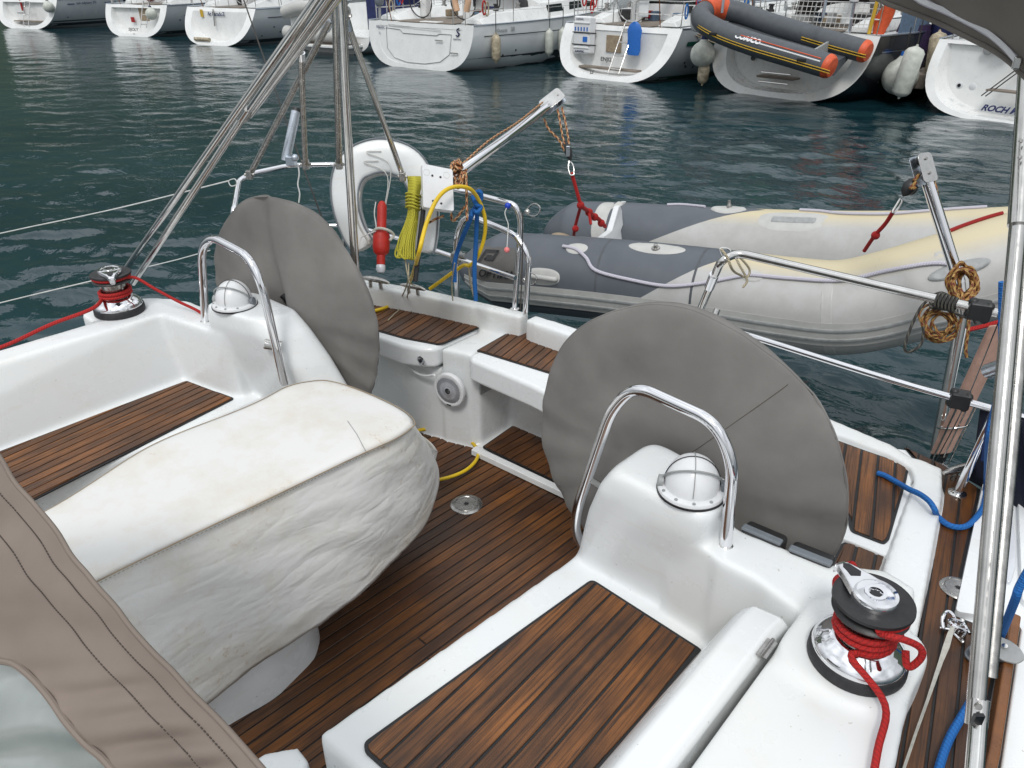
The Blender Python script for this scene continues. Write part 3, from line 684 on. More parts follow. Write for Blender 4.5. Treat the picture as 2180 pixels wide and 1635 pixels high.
# ---- grab rails round the pedestals
def grab(pts, yv, r, foot, name='grab_rail'):
    P = [Y(x, y, yv+dy) for x, y, dy in pts]
    g = mk(name, tube(fillet(P, .07, 8), r, 14), 'chrome', yacht)
    f = P[0]; mk('foot_flange', lathe([(.026, -.012), (.026, -.006), (.021, -.002), (r, .004)], f, seg=20), 'steel', g)
    return g
gy = Z(1546, 1160, ZC).y
g1 = grab([(1545, 1160, 0), (1561, 985, 0), (1524, 898, 0), (1352, 820, 0), (1302, 870, 0), (1228, 1085, .0), (1224, 1135, .02), (1262, 1190, .10)], gy, .0152, None)
mk('bracket', rod(Y(1256, 1020, gy), Y(1290, 1042, gy+.04), .0105), 'steel', g1)
gl = Z(437, 683, ZC).y
g2 = grab([(437, 683, 0), (428, 530, 0), (452, 504, 0), (528, 545, .0), (556, 600, .0), (606, 818, .0)], gl, .0155, None)
p_ = Y(562, 732, gl-.0); mk('bracket', lathe([(.020, -.06), (.020, -.004), (.016, 0), (1e-5, 0)], p_, (-.55, -.75, .25), 20), 'steel', g2)
# ---- winches
def winch(c, k, faceang, label):
    lz = lambda P: [(r*k, z*k) for r, z in P]
    wn = mk('winch', lathe(lz([(.052, .062), (.046, .075), (.045, .095), (.049, .128), (.050, .135)]), c, seg=48), 'steel_dull', yacht, label=label)
    mk('base_ring', lathe(lz([(.098, 0), (.099, .004), (.098, .022), (.094, .028), (.09, .029)]), c, seg=48), 'rubber', wn)
    mk('skirt', lathe(lz([(.093, .027), (.094, .032), (.088, .044), (.074, .055), (.066, .060), (.060, .066), (.050, .068)]), c, seg=48), 'chrome', wn)
    mk('lower_jaw', lathe(lz([(.048, .131), (.072, .134), (.075, .139), (.070, .145), (.054, .151)]), c, seg=48), 'black_plastic', wn)
    mk('upper_jaw', lathe(lz([(.054, .153), (.070, .157), (.079, .163), (.078, .169), (.066, .172), (.058, .169), (.040, .170)]), c, seg=48), 'black_plastic', wn)
    mk('cap', lathe(lz([(.045, .168), (.046, .180), (.043, .186), (.036, .187), (.035, .184), (.022, .185), (.021, .188), (.014, .188), (.0135, .183), (1e-5, .183)]), c, seg=48), 'chrome', wn)
    st = [(c.x+k*(.0125 if j % 2 else .0085)*math.cos(j*math.pi/8), c.y+k*(.0125 if j % 2 else .0085)*math.sin(j*math.pi/8)) for j in range(16)]
    mk('key_socket', prism(st, c.z+.1835*k, c.z+.185*k), 'black', wn, smooth=False)
    R = Matrix.Rotation(faceang, 3, 'Z'); q = lambda v: Vector(c)+R@(Vector(v)*k)
    arm = []
    for x, hw, z0, z1 in ((.020, .044, .174, .186), (.046, .034, .173, .187), (.068, .025, .172, .187), (.088, .017, .170, .186), (.101, .012, .162, .182), (.105, .008, .150, .172)):
        arm.append([q((x, -hw, z0)), q((x, hw, z0)), q((x, hw*.85, z1)), q((x, -hw*.85, z1))])
    mk('feeder_arm', loft(arm), 'chrome', wn, bev=.003*k, seg=2)
    V = [q(v) for v in ((.048, -.006, .1872), (.058, -.016, .1872), (.086, -.010, .1868), (.092, 0, .1862), (.084, .007, .1868), (.056, .012, .1874))]
    mk('arm_recess', MB().add([tuple(v+Vector((0, 0, .0006))) for v in V], [(0, 1, 2, 3, 4, 5)]), 'black', wn, smooth=False)
    for j in range(3):
        a = j*2.1+.6; mk('stripper_rib', box(q((.049*math.cos(a), .049*math.sin(a), .104)), (.006*k, .006*k, .05*k), faceang+a), 'steel', wn)
    return wn
WR = Z(1822, 1402, ZC+.016); WL = Z(256, 662, ZC+.002)
winch(WR, .96, math.radians(152), 'near chrome self-tailing winch wrapped in red rope'); winch(WL, .98, math.radians(-20), 'far chrome self-tailing winch wrapped in red rope')
# ---- folded cockpit table under the cover: foot
ft = [[(x, y, z) for x, y in roundpoly([(-1.60-e, .35), (-1.60+e*.3, .86), (-1.66, 1.02), (-1.76, 1.07), (-1.95, 1.0), (-1.98, .35)], .05)] for z, e in ((.795, 0), (.9, .02), (1.3, .04))]
ft = []
for z, e in ((.795, 0.0), (.93, .012), (1.15, .045), (1.4, .05)):
    P = ZX([(640, 1290), (684, 1345), (672, 1400), (590, 1482), (470, 1552), (340, 1640), (230, 1600)], ZF)
    P = [(P[0][0]-.2, P[0][1]+.02)]+P+[(P[-1][0]-.25, P[-1][1])]
    ft.append([(x-e, y-e*.2, z) for x, y in roundpoly(P, .04)])
mk('table_foot', loft(ft), 'gelcoat_clean', yacht, ang=50)
# ---- pushpits, gantry tubes, davits
def rail(name, pts, r, mat='steel', fl=.06, par=None, seg=12, label=None): 
    return mk(name, tube(fillet(pts, fl, 7) if len(pts) > 2 else pts, r, seg), mat, par or yacht, label=label)
YP = 2.43
foot1 = Z(1096, 657, ZK)
top_rail = [Z(497, 452, 1.80), Z(508, 385, 1.86), Z(535, 370, 1.88), Z(618, 352, 1.88), Z(722, 350, 1.88), Z(860, 379, 1.88), Z(985, 407, 1.88), Z(1098, 436, 1.86), Y(1109, 470, foot1.y), foot1]
pp = rail('pushpit', [Y(490, 600, 2.0)]+top_rail, .0128, 'chrome', label='stern rail beside the horseshoe lifebuoy')
mk('foot_flange', lathe([(.022, -.006), (.021, .002), (.013, .006)], foot1, seg=20), 'steel', pp)
low = [Z(640, 478, 1.60), Z(690, 480, 1.60), Z(760, 484, 1.60), Z(905, 526, 1.60), Z(1097, 592, 1.60)]
mk('lower_bar', tube(cr_spline(low, 5), .0105, 10), 'chrome', pp)
mk('upright', rod(Z(727, 350, 1.88), Y(735, 660, Z(727, 350, 1.88).y), .011), 'steel', pp)
gt = [(973, 635), (970, 500), (992, 455), (1098, 500), (1127, 545), (1119, 665)]
gy_ = Z(970, 480, 1.80).y+.10
rail('boarding_ladder', [Y(x, y, gy_+.13) for x, y in gt], .0135, 'chrome', .08)
cl = Z(972, 548, 1.60)
mk('rail_clamp', MB().add(*box(cl, (.045, .045, .05), .4)).add(*box(cl+Vector((.03, -.01, .02)), (.05, .03, .02), .4)), 'mid_grey', pp, bev=.008)
for q in ((1115, 447), (1110, 592)):
    c_ = Y(q[0], q[1], foot1.y-.005)
    mk('pelican_hook', MB().add(*tube(cr_spline([c_+Vector(v) for v in ((.01, 0, 0), (.05, 0, .035), (.085, 0, .03), (.08, 0, .0), (.045, 0, -.018), (.01, 0, -.01))]), .0028, 8)).add(*ball(c_+Vector((.02, 0, -.004)), .012, n=6)), 'steel', pp)
# near-side pushpit
pr = [Y(1470, 700, 2.42), Z(1556, 547, 1.93), Z(1600, 540, 1.94), Z(2130, 668, 1.93), Z(2200, 680, 1.92)]
pr = [Z(1482, 680, 1.60), Z(1535, 555, 1.93), Z(1570, 538, 1.945), Z(2125, 667, 1.93)]
pq = rail('pushpit', pr, .0132, 'steel', .07, label='stern rail beside the dinghy bow')
u1 = Z(1484, 676, 1.61); mk('upright', rod(u1, Vector((u1.x-.01, 2.425, 1.37)), .0132), 'steel', pq)
u2 = Z(1527, 658, 1.60); mk('upright', rod(u2, Vector((u2.x-.01, 2.425, 1.37)), .0125), 'steel', pq)
mk('lower_bar', tube(cr_spline([Z(1492, 686, 1.58), Z(1560, 704, 1.60), Z(1850, 795, 1.60), Z(2040, 850, 1.60), Z(2200, 895, 1.60)], 5), .0112, 10), 'chrome', pq)
mk('sleeve', rod(Z(1521, 585, 1.86), Z(1510, 612, 1.80), .0165), 'chrome', pq)
for q, zz in (((2085, 660), 1.93), ((2043, 850), 1.60)):
    c_ = Z(*q, zz); mb = MB().add(*box(c_, (.055, .05, .05), .3))
    for a in range(4): mb.add(*ball(c_+Vector((.028*math.cos(a*1.57+.7), -.005, .026*math.sin(a*1.57+.7))), .013, n=6))
    mk('knob_clamp', mb, 'black_plastic', pq, bev=.006)
pf = Z(2037, 1052, ZD); pt_ = Y(2106, 905, pf.y-.05)
sp2 = rail('stanchion', [pf, pt_, pt_+(pt_-pf)*.5], .0125, 'chrome', .01)
mk('foot_flange', lathe([(.027, 0), (.026, .006), (.014, .012)], pf, seg=20), 'steel', sp2)
# davit near: main tube, foot tube, head plate
hd = D(1966, 358, 2.62); kn = D(2042, 600, 2.72); ft_ = D(1992, 955, 2.92)
dv = mk('davit', tube([hd, kn], .021, 18), 'chrome', yacht, label='stainless davit arm beside the near stern rail')
mk('leg', tube([D(2050, 660, 2.74), ft_], .019, 16), 'steel', dv)
mk('knee', tube([kn, D(2050, 668, 2.74)], .020, 14), 'steel', dv)
def plate(cxy, d, ang, L, W, gap, par, tilt=0):
    c_ = D(*cxy, d); ux = cr*math.cos(ang)+cu*math.sin(ang); uy = -cr*math.sin(ang)+cu*math.cos(ang)
    uz = (ux.cross(uy)); 
    R = Matrix.Rotation(tilt, 3, ux); uy = R@uy; uz = R@uz
    ax = Matrix((ux, uy, uz)).transposed()
    out_ = []
    for s in (-1, 1):
        P = roundpoly([(-L/2, -W/2), (L/2, -W/2), (L/2, W/2), (-L/2, W/2)], W*.25, 4)
        V, Fc = prism(P, -.0015, .0015)
        out_.append(mk('head_plate', MB().add([tuple(c_+uz*s*gap/2+ax@Vector(v)) for v in V], Fc), 'alloy' if s < 0 else 'steel', par, bev=.0008))
    for x_ in (-L*.2, L*.3):
        mk('pin', rod(c_+ux*x_-uz*(gap/2+.006), c_+ux*x_+uz*(gap/2+.006), .005, 8), 'steel_dull', par)
    mk('sheave', lathe([(.018, -.006), (.012, 0), (.018, .006)], c_+ux*L*.3, uz, 16), 'black_plastic', par)
plate((1966, 360), 2.60, math.radians(105), .10, .065, .034, dv, .35)
# davit far
h2 = D(1172, 222, 3.75); k2 = D(985, 362, 3.02); 
dv2 = mk('davit', tube([h2, D(1080, 292, 3.38), k2, D(900, 425, 2.98)], .021, 18), 'chrome', yacht, label='stainless davit arm behind the white board')
plate((1176, 216), 3.74, math.radians(38), .12, .07, .036, dv2, -.3)
sl = [D(890, 560, 2.98), D(897, 520, 2.98)]
mk('leg', tube([D(902, 440, 2.97), D(884, 600, 3.02)], .010, 12), 'rubber', dv2)
# folded bimini frame (tubes meeting high over the stern)
bf = thing('folded_awning', 'folded stainless bimini frame of long leaning tubes on the far side', 'awning', D(275, 590, 3.3))
def seg_(name, a, b, r, mat='steel', seg=14):
    A, B2 = D(*a), D(*b)
    if b[1] < 0: B2 = B2+(B2-A)*.3      # runs on above the frame
    return mk(name, tube([A, B2], r, seg), mat, bf)
seg_('tube', (264, 578, 3.32), (690, -25, 2.05), .0125, 'steel'); seg_('tube', (284, 603, 3.28), (525, 238, 2.62), .0128, 'steel')
seg_('tube', (518, 250, 2.64), (712, -25, 2.0), .0118, 'steel'); seg_('tube', (532, 246, 2.64), (735, -25, 2.0), .0110, 'steel')
seg_('sleeve', (513, 254, 2.63), (528, 232, 2.59), .0165, 'steel'); seg_('sleeve', (626, 112, 2.33), (640, 90, 2.28), .0165, 'steel')
seg_('tube', (640, 108, 2.35), (650, 350, 2.72), .0098, 'steel_dull'); seg_('sleeve', (641, 112, 2.35), (642, 128, 2.37), .0125, 'chrome')
seg_('tube', (702, 44, 2.42), (533, 370, 2.98), .0112, 'steel_dull'); seg_('tube', (739, 48, 2.46), (857, 372, 2.98), .0105, 'steel')
seg_('sleeve', (704, 40, 2.42), (693, 62, 2.45), .0145, 'alloy'); seg_('sleeve', (737, 44, 2.46), (743, 66, 2.48), .0145, 'alloy')
seg_('tube', (713, -25, 2.3), (722, 345, 2.80), .0118, 'steel_dull'); seg_('tube', (722, -25, 2.2), (757, 580, 2.86), .0150, 'steel'); seg_('tube', (731, -25, 2.26), (742, 330, 2.9), .0112, 'steel_dull')
for q, d in (((704, 30), 2.42), ((736, 33), 2.46), ((634, 104), 2.34), ((521, 247), 2.62), ((531, 372), 2.96), ((857, 376), 2.96), ((651, 350), 2.74), ((722, 350), 2.82)):
    c_ = D(*q, d); mk('hinge_joint', MB().add(*box(c_, (.022, .022, .034), .6)).add(*rod(c_-cr*.02, c_+cr*.02, .006, 8)), 'steel_dull', bf, bev=.004)
for a, b_, d, e in (((460, 302), (462, 300), 2.8, 2.79), ((480, 265), (482, 262), 2.7, 2.7), ((508, 283), (510, 281), 2.7, 2.7)):
    mk('rivet', ball(D(*a, d)-cf*.012, .004, n=5), 'black', bf)
# big near poles
bn = thing('stainless_pole', 'thick stainless tube leaning over the near side deck', 'pole', D(2078, 1560, 1.12))
mk('lower_tube', tube([D(2062, 1800, 1.02), D(2083, 1525, 1.12)], .0122, 20), 'steel', bn)
mk('upper_tube', tube([D(2078, 1490, 1.125), D(2129, 900, 1.19), D(2168, 470, 1.25)], .0126, 20), 'steel_pole', bn)
mk('outer_sleeve', tube([D(2166, 480, 1.245), D(2186, 180, 1.30), D(2200, -60, 1.33)], .0145, 20), 'steel_pole', bn)
mk('second_tube', tube([D(2104, 1440, 1.20), D(2150, 950, 1.26), D(2190, 480, 1.32)], .0125, 16), 'steel_dull', bn)
hj = mk('hinge_joint', tube([D(2078, 1545, 1.118), D(2083, 1487, 1.125)], .0152, 18), 'steel', bn)
mk('hinge_slot', MB().add(*box(D(2081, 1532, 1.10), (.014, .006, .020), HEAD)), 'black', hj)
mk('bolt', lathe([(.0055, 0), (.005, .004), (1e-5, .004)], D(2081, 1503, 1.105), -cf, 14), 'steel_dull', hj)
for q, d in (((2173, 300), 1.255), ((2171, 335), 1.25)): mk('screw', lathe([(.004, 0), (.003, .002), (1e-5, .0022)], D(*q, d), -cf, 10), 'steel_dull', bn)
# ================================================================ CLOTH COVERS
def nz3(v, s=1.0, o=0): return noise.noise(Vector(v)*s+Vector((o, o*1.7, o*.3)))
def wheel_cover(name, c, R, yaw, th, label, split=False, seed=0):
    """fabric bag over a steering wheel: front sheet, rim gather, back sheet"""
    n = Vector((math.sin(yaw), math.cos(yaw), 0)); ux = Vector((n.y, -n.x, 0)); uz = Vector((0, 0, 1))
    rings = []; NS = 120
    def pt(a, rr, side, prof):
        wob = 1+.012*math.sin(3*a+seed)+.008*math.sin(7*a+1.3*seed)
        x = math.cos(a)*rr*R*wob; z = math.sin(a)*rr*R*wob
        off = side*prof
        # hanging folds and pulls
        d = .0
        p0 = Vector((x, z, seed))
        d += .026*nz3(p0, 2.6)*(1-.3*rr)+.007*nz3(p0+Vector((p0.z, 0, 0)), 7)
        if rr > .5: d += .006*math.sin(a*23+3*nz3(p0, 3))*(rr-.5)*1.6*(1.1 if z < .05 else .35)
        if split and side < 0:
            t = math.exp(-((x+.01+.08*(z/R))/.045)**2); d += -.085*t*(.25+.75*max(0, min(1, (.25-z)/.5)))
            d += .045*math.exp(-((x-.10)/.06)**2)*max(0, min(1, (.35-z)/.4))+.030*math.exp(-((x+.13+.05*z)/.07)**2)*max(0, min(1, (.3-z)/.4))
            d += .010*math.exp(-((x-.06)/.05)**2)*max(0, min(1, (.3-z)/.4))
        return c+ux*x+uz*z+n*(off+side*d)
    prof = lambda r: th*math.sqrt(max(0, 1-r**2.6*.985))*.5+.004
    rr = [.001, .1, .2, .3, .4, .5, .6, .7, .78, .85, .9, .94, .97, .99, 1.0]
    for r in rr: rings.append([pt(2*math.pi*k/NS, r, -1, prof(r)) for k in range(NS)])
    for r in rr[::-1]: rings.append([pt(2*math.pi*k/NS, r*.999, 1, prof(r)) for k in range(NS)])
    t = thing(name, label, 'wheel cover', c-Vector((0, 0, R)), 'cloth covers over the twin steering wheels')
    V, Fc, U = loft(rings, cap0=False, cap1=False)
    o = mk('cloth', (V, Fc, U), 'grey_canvas', t, ang=80)
    # sewn edge and a stitched seam line
    mk('piping', tube([pt(2*math.pi*k/NS, 1.0, -1, .006) for k in range(NS)], .0035, 6, closed=True), 'grey_canvas', t)
    return t, pt
wcR = Vector((-.832, 1.663, 1.516)); wcL = Vector((-2.518, 1.567, 1.529))
tR, ptR = wheel_cover('wheel_cover', wcR, .46, math.radians(-4.2), .085, 'dark grey cloth cover on the nearer steering wheel', seed=2)
tL, ptL = wheel_cover('wheel_cover', wcL, .46, math.radians(-6.9), .085, 'grey cloth cover with a central fold on the farther steering wheel', True, seed=5)
prof_ = lambda r: .085*math.sqrt(max(0, 1-r**2.6*.985))*.5+.0040
sa = math.radians(52)
mk('seam', tube([ptR(sa if r > 0 else sa+math.pi, abs(r), -1, prof_(abs(r))) for r in [x*.05 for x in range(1, 20)]], .0009, 5), 'dark_taupe', tR)
# wheel hubs and spokes inside, seen through the gap of the farther cover
def wheel(c, yaw, lab):
    n = Vector((math.sin(yaw), math.cos(yaw), 0)); ux = Vector((n.y, -n.x, 0)); uz = Vector((0, 0, 1))
    wh = mk('steering_wheel', tube([c+(ux*math.cos(a)+uz*math.sin(a))*.36 for a in [k*math.pi/24 for k in range(48)]], .011, 8, closed=True), 'black_plastic', yacht, label=lab)
    mk('hub', rod(c-n*.10, c+n*.02, .03, 14), 'black_plastic', wh)
    for k in range(6):
        a = k*math.pi/3+.3; mk('spoke', rod(c, c+(ux*math.cos(a)+uz*math.sin(a))*.36, .006, 6), 'steel_dull', wh)
wheel(wcR, math.radians(-4.2), 'nearer steering wheel under its cover'); wheel(wcL, math.radians(-6.9), 'farther steering wheel under its cover')
q0 = wcL+Vector((-.02, -.062, -.10))
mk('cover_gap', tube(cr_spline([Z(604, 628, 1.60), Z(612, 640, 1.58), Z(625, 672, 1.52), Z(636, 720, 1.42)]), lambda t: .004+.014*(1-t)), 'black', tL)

# ---- table cover
def table_cover():
    t = thing('table_cover', 'crumpled white cloth cover with rusty stains over the cockpit table', 'table cover', (-1.8, .8, .98))
    top = [(-1.565, -.25), (-1.575, .40), (-1.565, .9), (-1.55, 1.22), (-1.575, 1.36), (-1.66, 1.45), (-1.80, 1.475), (-1.95, 1.43), (-2.03, 1.30), (-2.055, 1.10), (-2.03, .7), (-2.0, .40), (-2.0, -.25)]
    bot = [(-1.50, -.25), (-1.50, .42), (-1.50, .80), (-1.555, 1.15), (-1.62, 1.38), (-1.72, 1.58), (-1.88, 1.66), (-2.05, 1.60), (-2.13, 1.40), (-2.14, 1.10), (-2.12, .7), (-2.1, .40), (-2.1, -.25)]
    def smooth_(P, n=14): 
        return [Vector((p.x, p.y, 0)) for p in cr_spline([(x, y, 0) for x, y in P], n)]
    top = [(-1.575, -.25), (-1.585, .1)]+ZX([(204, 1230), (489, 1092), (774, 960), (837, 929), (872, 903), (880, 890), (863, 869), (816, 843), (753, 817), (696, 803), (654, 807), (607, 820), (539, 853), (314, 947), (84, 1088)], 1.50)+[(-1.99, .1), (-1.99, -.25)]
    bot = [(-1.50, -.25), (-1.50, .1)]+ZX([(429, 1496), (600, 1388)], .99)+ZX([(760, 1272), (858, 1190)], 1.02)+ZX([(905, 1130), (931, 1078), (941, 1031), (925, 985)], 1.06)
    bot += [(bot[-1][0]-.09, bot[-1][1]+.02), (bot[-1][0]-.16, bot[-1][1]+.01), (-2.10, 1.56), (-2.13, 1.42), (-2.14, 1.25), (-2.12, .9), (-2.10, .5), (-2.1, .1), (-2.1, -.25)]
    assert len(top) == len(bot), (len(top), len(bot))
    T = smooth_(top, 10); B = smooth_(bot, 10); m = len(T)
    def sag(p):  # top slightly crowned & lumpy
        return 1.50+.007*nz3(p, 3.0, 3)-.012*max(0, (p.y-1.2))/.3
    rows = []; cx = [(-1.79)]*m
    c_line = [Vector((-1.79+.0*p.x, min(p.y, 1.25), 0)) for p in T]
    for k in range(0, 15):
        f = k/14; row = []
        for i in range(m):
            p = c_line[i].lerp(T[i], f); z = sag(p)-(.010*max(0, (f-.85)/.15)**2)
            row.append(Vector((p.x, p.y, z)))
        rows.append(row)
    tan_ = [(T[min(m-1, i+6)]-T[max(0, i-6)]).normalized() for i in range(m)]; NR = [Vector((v.y, -v.x, 0)) for v in tan_]
    NR = [sum((NR[max(0, min(m-1, i+k))] for k in range(-8, 9)), Vector((0, 0, 0))).normalized() for i in range(m)]
    B = [B[0]]*0+[sum((B[max(0, min(m-1, i+k))] for k in range(-5, 6)), Vector((0, 0, 0)))/11 for i in range(m)]
    ND = 34
    for k in range(1, ND+1):
        f = k/ND; row = []
        for i in range(m):
            g = f**1.0
            p = T[i].lerp(B[i], g**.8)
            u = i/(m-1); nrm = NR[i]
            hem = .985+.11*max(0, min(1, (p.y-.9)/.6))+.008*math.sin(p.y*9)
            z = (sag(T[i])-.010)*(1-f)+hem*f
            q = Vector((p.x, p.y, z))
            # long diagonal creases and soft dents
            s = p.y*1.0+p.x*.6; 
            d = .015*abs(nz3((s*2.2+z*3.2, z*1.4-s*1.1, 1), 2.0, 7))+.013*nz3((s*4+z*6, z*2-s*1.4, 4), 1.0, 2)+.004*abs(nz3((s*14+z*18, z*9-s*6, 4), 1.2, 5))
            d *= min(1, f*5)
            bulge = .010*math.sin(math.pi*f)*(1 if p.y < 1.2 else .9)
            q += nrm*(d+bulge-.012)
            row.append(q)
        rows.append(row)
    # turned-in hem
    rows.append([q+Vector((-.012 if q.x > -1.8 else .012, -.006, .004)) for q in rows[-1]])
    rows.append([q+Vector((-.03 if q.x > -1.8 else .03, -.01, .05)) for q in rows[-2]])
    V, Fc, U = loft(rows, cap0=False, cap1=False, closed=False)
    mk('cloth', (V, Fc, U), 'table_cover', t, ang=180)
    seam = [r+Vector((.003, .002, .003)) for r in rows[14]]
    dash = MB()
    mk('seam', tube([s+Vector((.0, 0, -.001)) for s in seam[10:170]], .0019, 5), 'buff', t)
    L = 0
    for i in range(12, 125):
        a, b_ = rows[15][i], rows[15][i+1]; n_ = max(1, int((b_-a).length/.009))
        for k in range(n_):
            p = a.lerp(b_, k/n_)+Vector((.0015, 0, .002)); q = a.lerp(b_, (k+.5)/n_)+Vector((.0015, 0, .002))
            if (p-q).length > 1e-5: dash.add(*rod(p, q, .0009, 4))
    mk('stitching', dash, 'buff', t, kind='stuff')
    ps = [Z(740, 896, 1.505), Z(760, 925, 1.505), Z(778, 960, 1.503)]
    mk('patch_seam', tube(ps, .0012, 5), 'mid_grey', t)
    return t
table_cover()

# ---- sprayhood edge, lower left, close to the lens
def sprayhood():
    t = thing('sprayhood', 'taupe canvas sprayhood edge with clear window at the lower left', 'sprayhood', D(250, 1400, .95))
    edge = [(-60, 890, 1.30), (0, 973, 1.23), (31, 1026, 1.18), (73, 1073, 1.15), (120, 1130, 1.10), (152, 1183, 1.07), (183, 1219, 1.05), (209, 1251, 1.03), (246, 1292, 1.0), (277, 1334, .98), (324, 1387, .945), (366, 1428, .92), (408, 1475, .895), (471, 1538, .86), (523, 1596, .83), (557, 1635, .81), (640, 1730, .78)]
    E_ = cr_spline([(a, b_, d) for a, b_, d in edge], 9)
    rows = []; N_ = 70
    # sheet falls away down-left from the edge
    for k in range(N_+1):
        f = k/N_; row = []
        for i, e in enumerate(E_):
            u = i/(len(E_)-1)
            x = e.x-(620)*f-40*f; y = e.y+(300)*f; d = e.z*(1+.10*f)+.06*f
            # vertical pleats squeezed beside the window
            pl = math.sin((y+.12*x)*.098+2.2*nz3((x*.004, y*.006, 0), 1))*max(0, min(1, (y-1380)/160))*max(0, min(1, f*9))*max(0, 1-abs(f-.17)/.24)
            dn = .008*pl+.012*nz3((x*.006, y*.014, 0), 1, 4)*min(1, f*8)+.022*nz3((x*.003, y*.005, 0), 1, 9)*min(1, f*6)
            row.append(D(x, y, d+dn))
        rows.append(row)
    hemrow = [D(e.x+2, e.y+2, e.z+.012) for e in E_]
    W = len(E_)
    winpoly = [(-200, 1370), (0, 1407), (31, 1415), (68, 1444), (105, 1486), (141, 1538), (183, 1585), (225, 1622), (340, 1760), (-200, 2000)]
    def inwin(q):
        x, y = q; c = False; n = len(winpoly)
        for i in range(n):
            x1, y1 = winpoly[i]; x2, y2 = winpoly[i-1]
            if (y1 > y) != (y2 > y) and x < (x2-x1)*(y-y1)/(y2-y1)+x1: c = not c
        return c
    def proj(p):
        v = Vector(p)-CAM; d = v.dot(cf); return (1090+F*v.dot(cr)/d, 817.5-F*v.dot(cu)/d)
    # cut the window opening on a finer grid
    V = [tuple(v) for r in rows for v in r]; Fc = []; Wf = []
    P2 = [proj(v) for v in V]
    for k in range(N_):
        for i in range(W-1):
            f_ = (k*W+i, k*W+i+1, (k+1)*W+i+1, (k+1)*W+i)
            c_ = (sum(P2[j][0] for j in f_)/4, sum(P2[j][1] for j in f_)/4)
            (Wf if inwin(c_) else Fc).append(f_)
    sh = mk('canvas', MB().add(V, Fc), 'taupe_canvas', t, ang=180)
    so = sh.modifiers.new('thick', 'SOLIDIFY'); so.thickness = .002; so.offset = -1
    # vinyl a touch behind
    mk('window', MB().add([tuple(CAM+(Vector(v)-CAM)*1.012) for v in V], Wf+[f_ for f_ in Fc if any(inwin((P2[j][0]-25, P2[j][1]+25)) for j in f_)]), 'vinyl', t, ang=180)
    # bound edge of the window and of the hood, stitch rows as real thread
    def sheet_pt(x, y, off=.004):
        best = min(range(len(P2)), key=lambda j: (P2[j][0]-x)**2+(P2[j][1]-y)**2)
        v = Vector(V[best])-CAM; d = v.dot(cf); return D(x, y, d-off)
    wb = cr_spline([(a, b_, 0) for a, b_ in ((-40, 1400), (0, 1407), (31, 1415), (68, 1444), (105, 1486), (141, 1538), (183, 1585), (225, 1622), (290, 1700))], 10)
    def smooth_pts(P, n=5):
        return [sum((P[max(0, min(len(P)-1, i+k))] for k in range(-n, n+1)), Vector((0, 0, 0)))/(2*n+1) for i in range(len(P))]
    dep = [(sheet_pt(p.x, p.y, .003)-CAM).dot(cf) for p in wb]; dep = [sum(dep[max(0, min(len(dep)-1, i+k))] for k in range(-8, 9))/17 for i in range(len(dep))]
    mk('window_binding', tube([D(p.x, p.y, d) for p, d in zip(wb, dep)], .0045, 8), 'taupe_canvas', t)
    mk('edge_binding', tube([D(e.x, e.y, e.z-.001) for e in E_], .0035, 10), 'taupe_canvas', t)
    # second fold inside the edge
    band = []
    for e in E_: band.append([D(e.x-6, e.y+3, e.z-.004), D(e.x-40, e.y+22, e.z-.002)])
    def stitches(path, off, name):
        mb = MB(); acc = 0; path = [Vector(p) for p in path]
        for a, b_ in zip(path[:-1], path[1:]):
            L = (b_-a).length; n_ = max(1, round(L/.0052))
            for k in range(n_): mb.add(*rod(a.lerp(b_, k/n_), a.lerp(b_, (k+.6)/n_), .0009, 4))
        mk(name, mb, 'dark_taupe', t, kind='stuff')
    tow = lambda v: CAM+(Vector(v)-CAM)*.9955
    stitches([tow(v) for v in rows[4]], 0, 'stitching'); stitches([tow(v) for v in rows[10]], 0, 'stitching')
sprayhood()

# ---- bimini corner, upper right
def bimini():
    t = thing('bimini_canopy', 'taupe canvas bimini corner with pale zip at the upper right', 'canopy', D(2050, 40, 1.1))
    low = cr_spline([(1780, -60, 1.25), (1870, -2, 1.2), (1930, 22, 1.17), (1990, 45, 1.14), (2050, 74, 1.10), (2110, 104, 1.07), (2150, 132, 1.045), (2176, 158, 1.03), (2215, 190, 1.01), (2260, 230, 1.0)], 10)
    rows = []
    for k in range(31):
        f = k/30
        rows.append([D(p.x+60*f, p.y-260*f, p.z-.16*f+.012*nz3((p.x*.01, f*5, 0), 1, 2)*min(1, f*6)) for p in low])
    V, Fc, U = loft(rows, cap0=False, cap1=False, closed=False)
    o = mk('canvas', (V, Fc, U), 'bimini', t, ang=180); so = o.modifiers.new('thick', 'SOLIDIFY'); so.thickness = .002
    mk('edge_hem', tube([D(p.x, p.y, p.z) for p in low], .004, 8), 'bimini', t)
    zp = cr_spline([(1925, -25, 1.155), (1962, 2, 1.14), (2010, 22, 1.12), (2060, 46, 1.09), (2105, 72, 1.065), (2140, 102, 1.045), (2166, 132, 1.03)], 8)
    strip = [[D(p.x-4, p.y+7, p.z-.010), D(p.x+5, p.y-8, p.z-.010), D(p.x+5, p.y-8, p.z-.006), D(p.x-4, p.y+7, p.z-.006)] for p in zp]
    mk('zip_tape', loft(strip), 'rope_white', t, smooth=False)
    mb = MB()
    for a, b_ in zip(zp[:-1], zp[1:]):
        for k in range(4):
            p = a.lerp(b_, k/4); mb.add(*rod(D(p.x-2.4, p.y+4.5, p.z-.0115), D(p.x+2.4, p.y-4.5, p.z-.0115), .0012, 5))
    mk('zip_teeth', mb, 'white_plastic', t, kind='stuff')
    mk('zip_puller', MB().add(*box(D(2165, 134, 1.018), (.01, .006, .016), .5)), 'steel', t, bev=.002)
bimini()

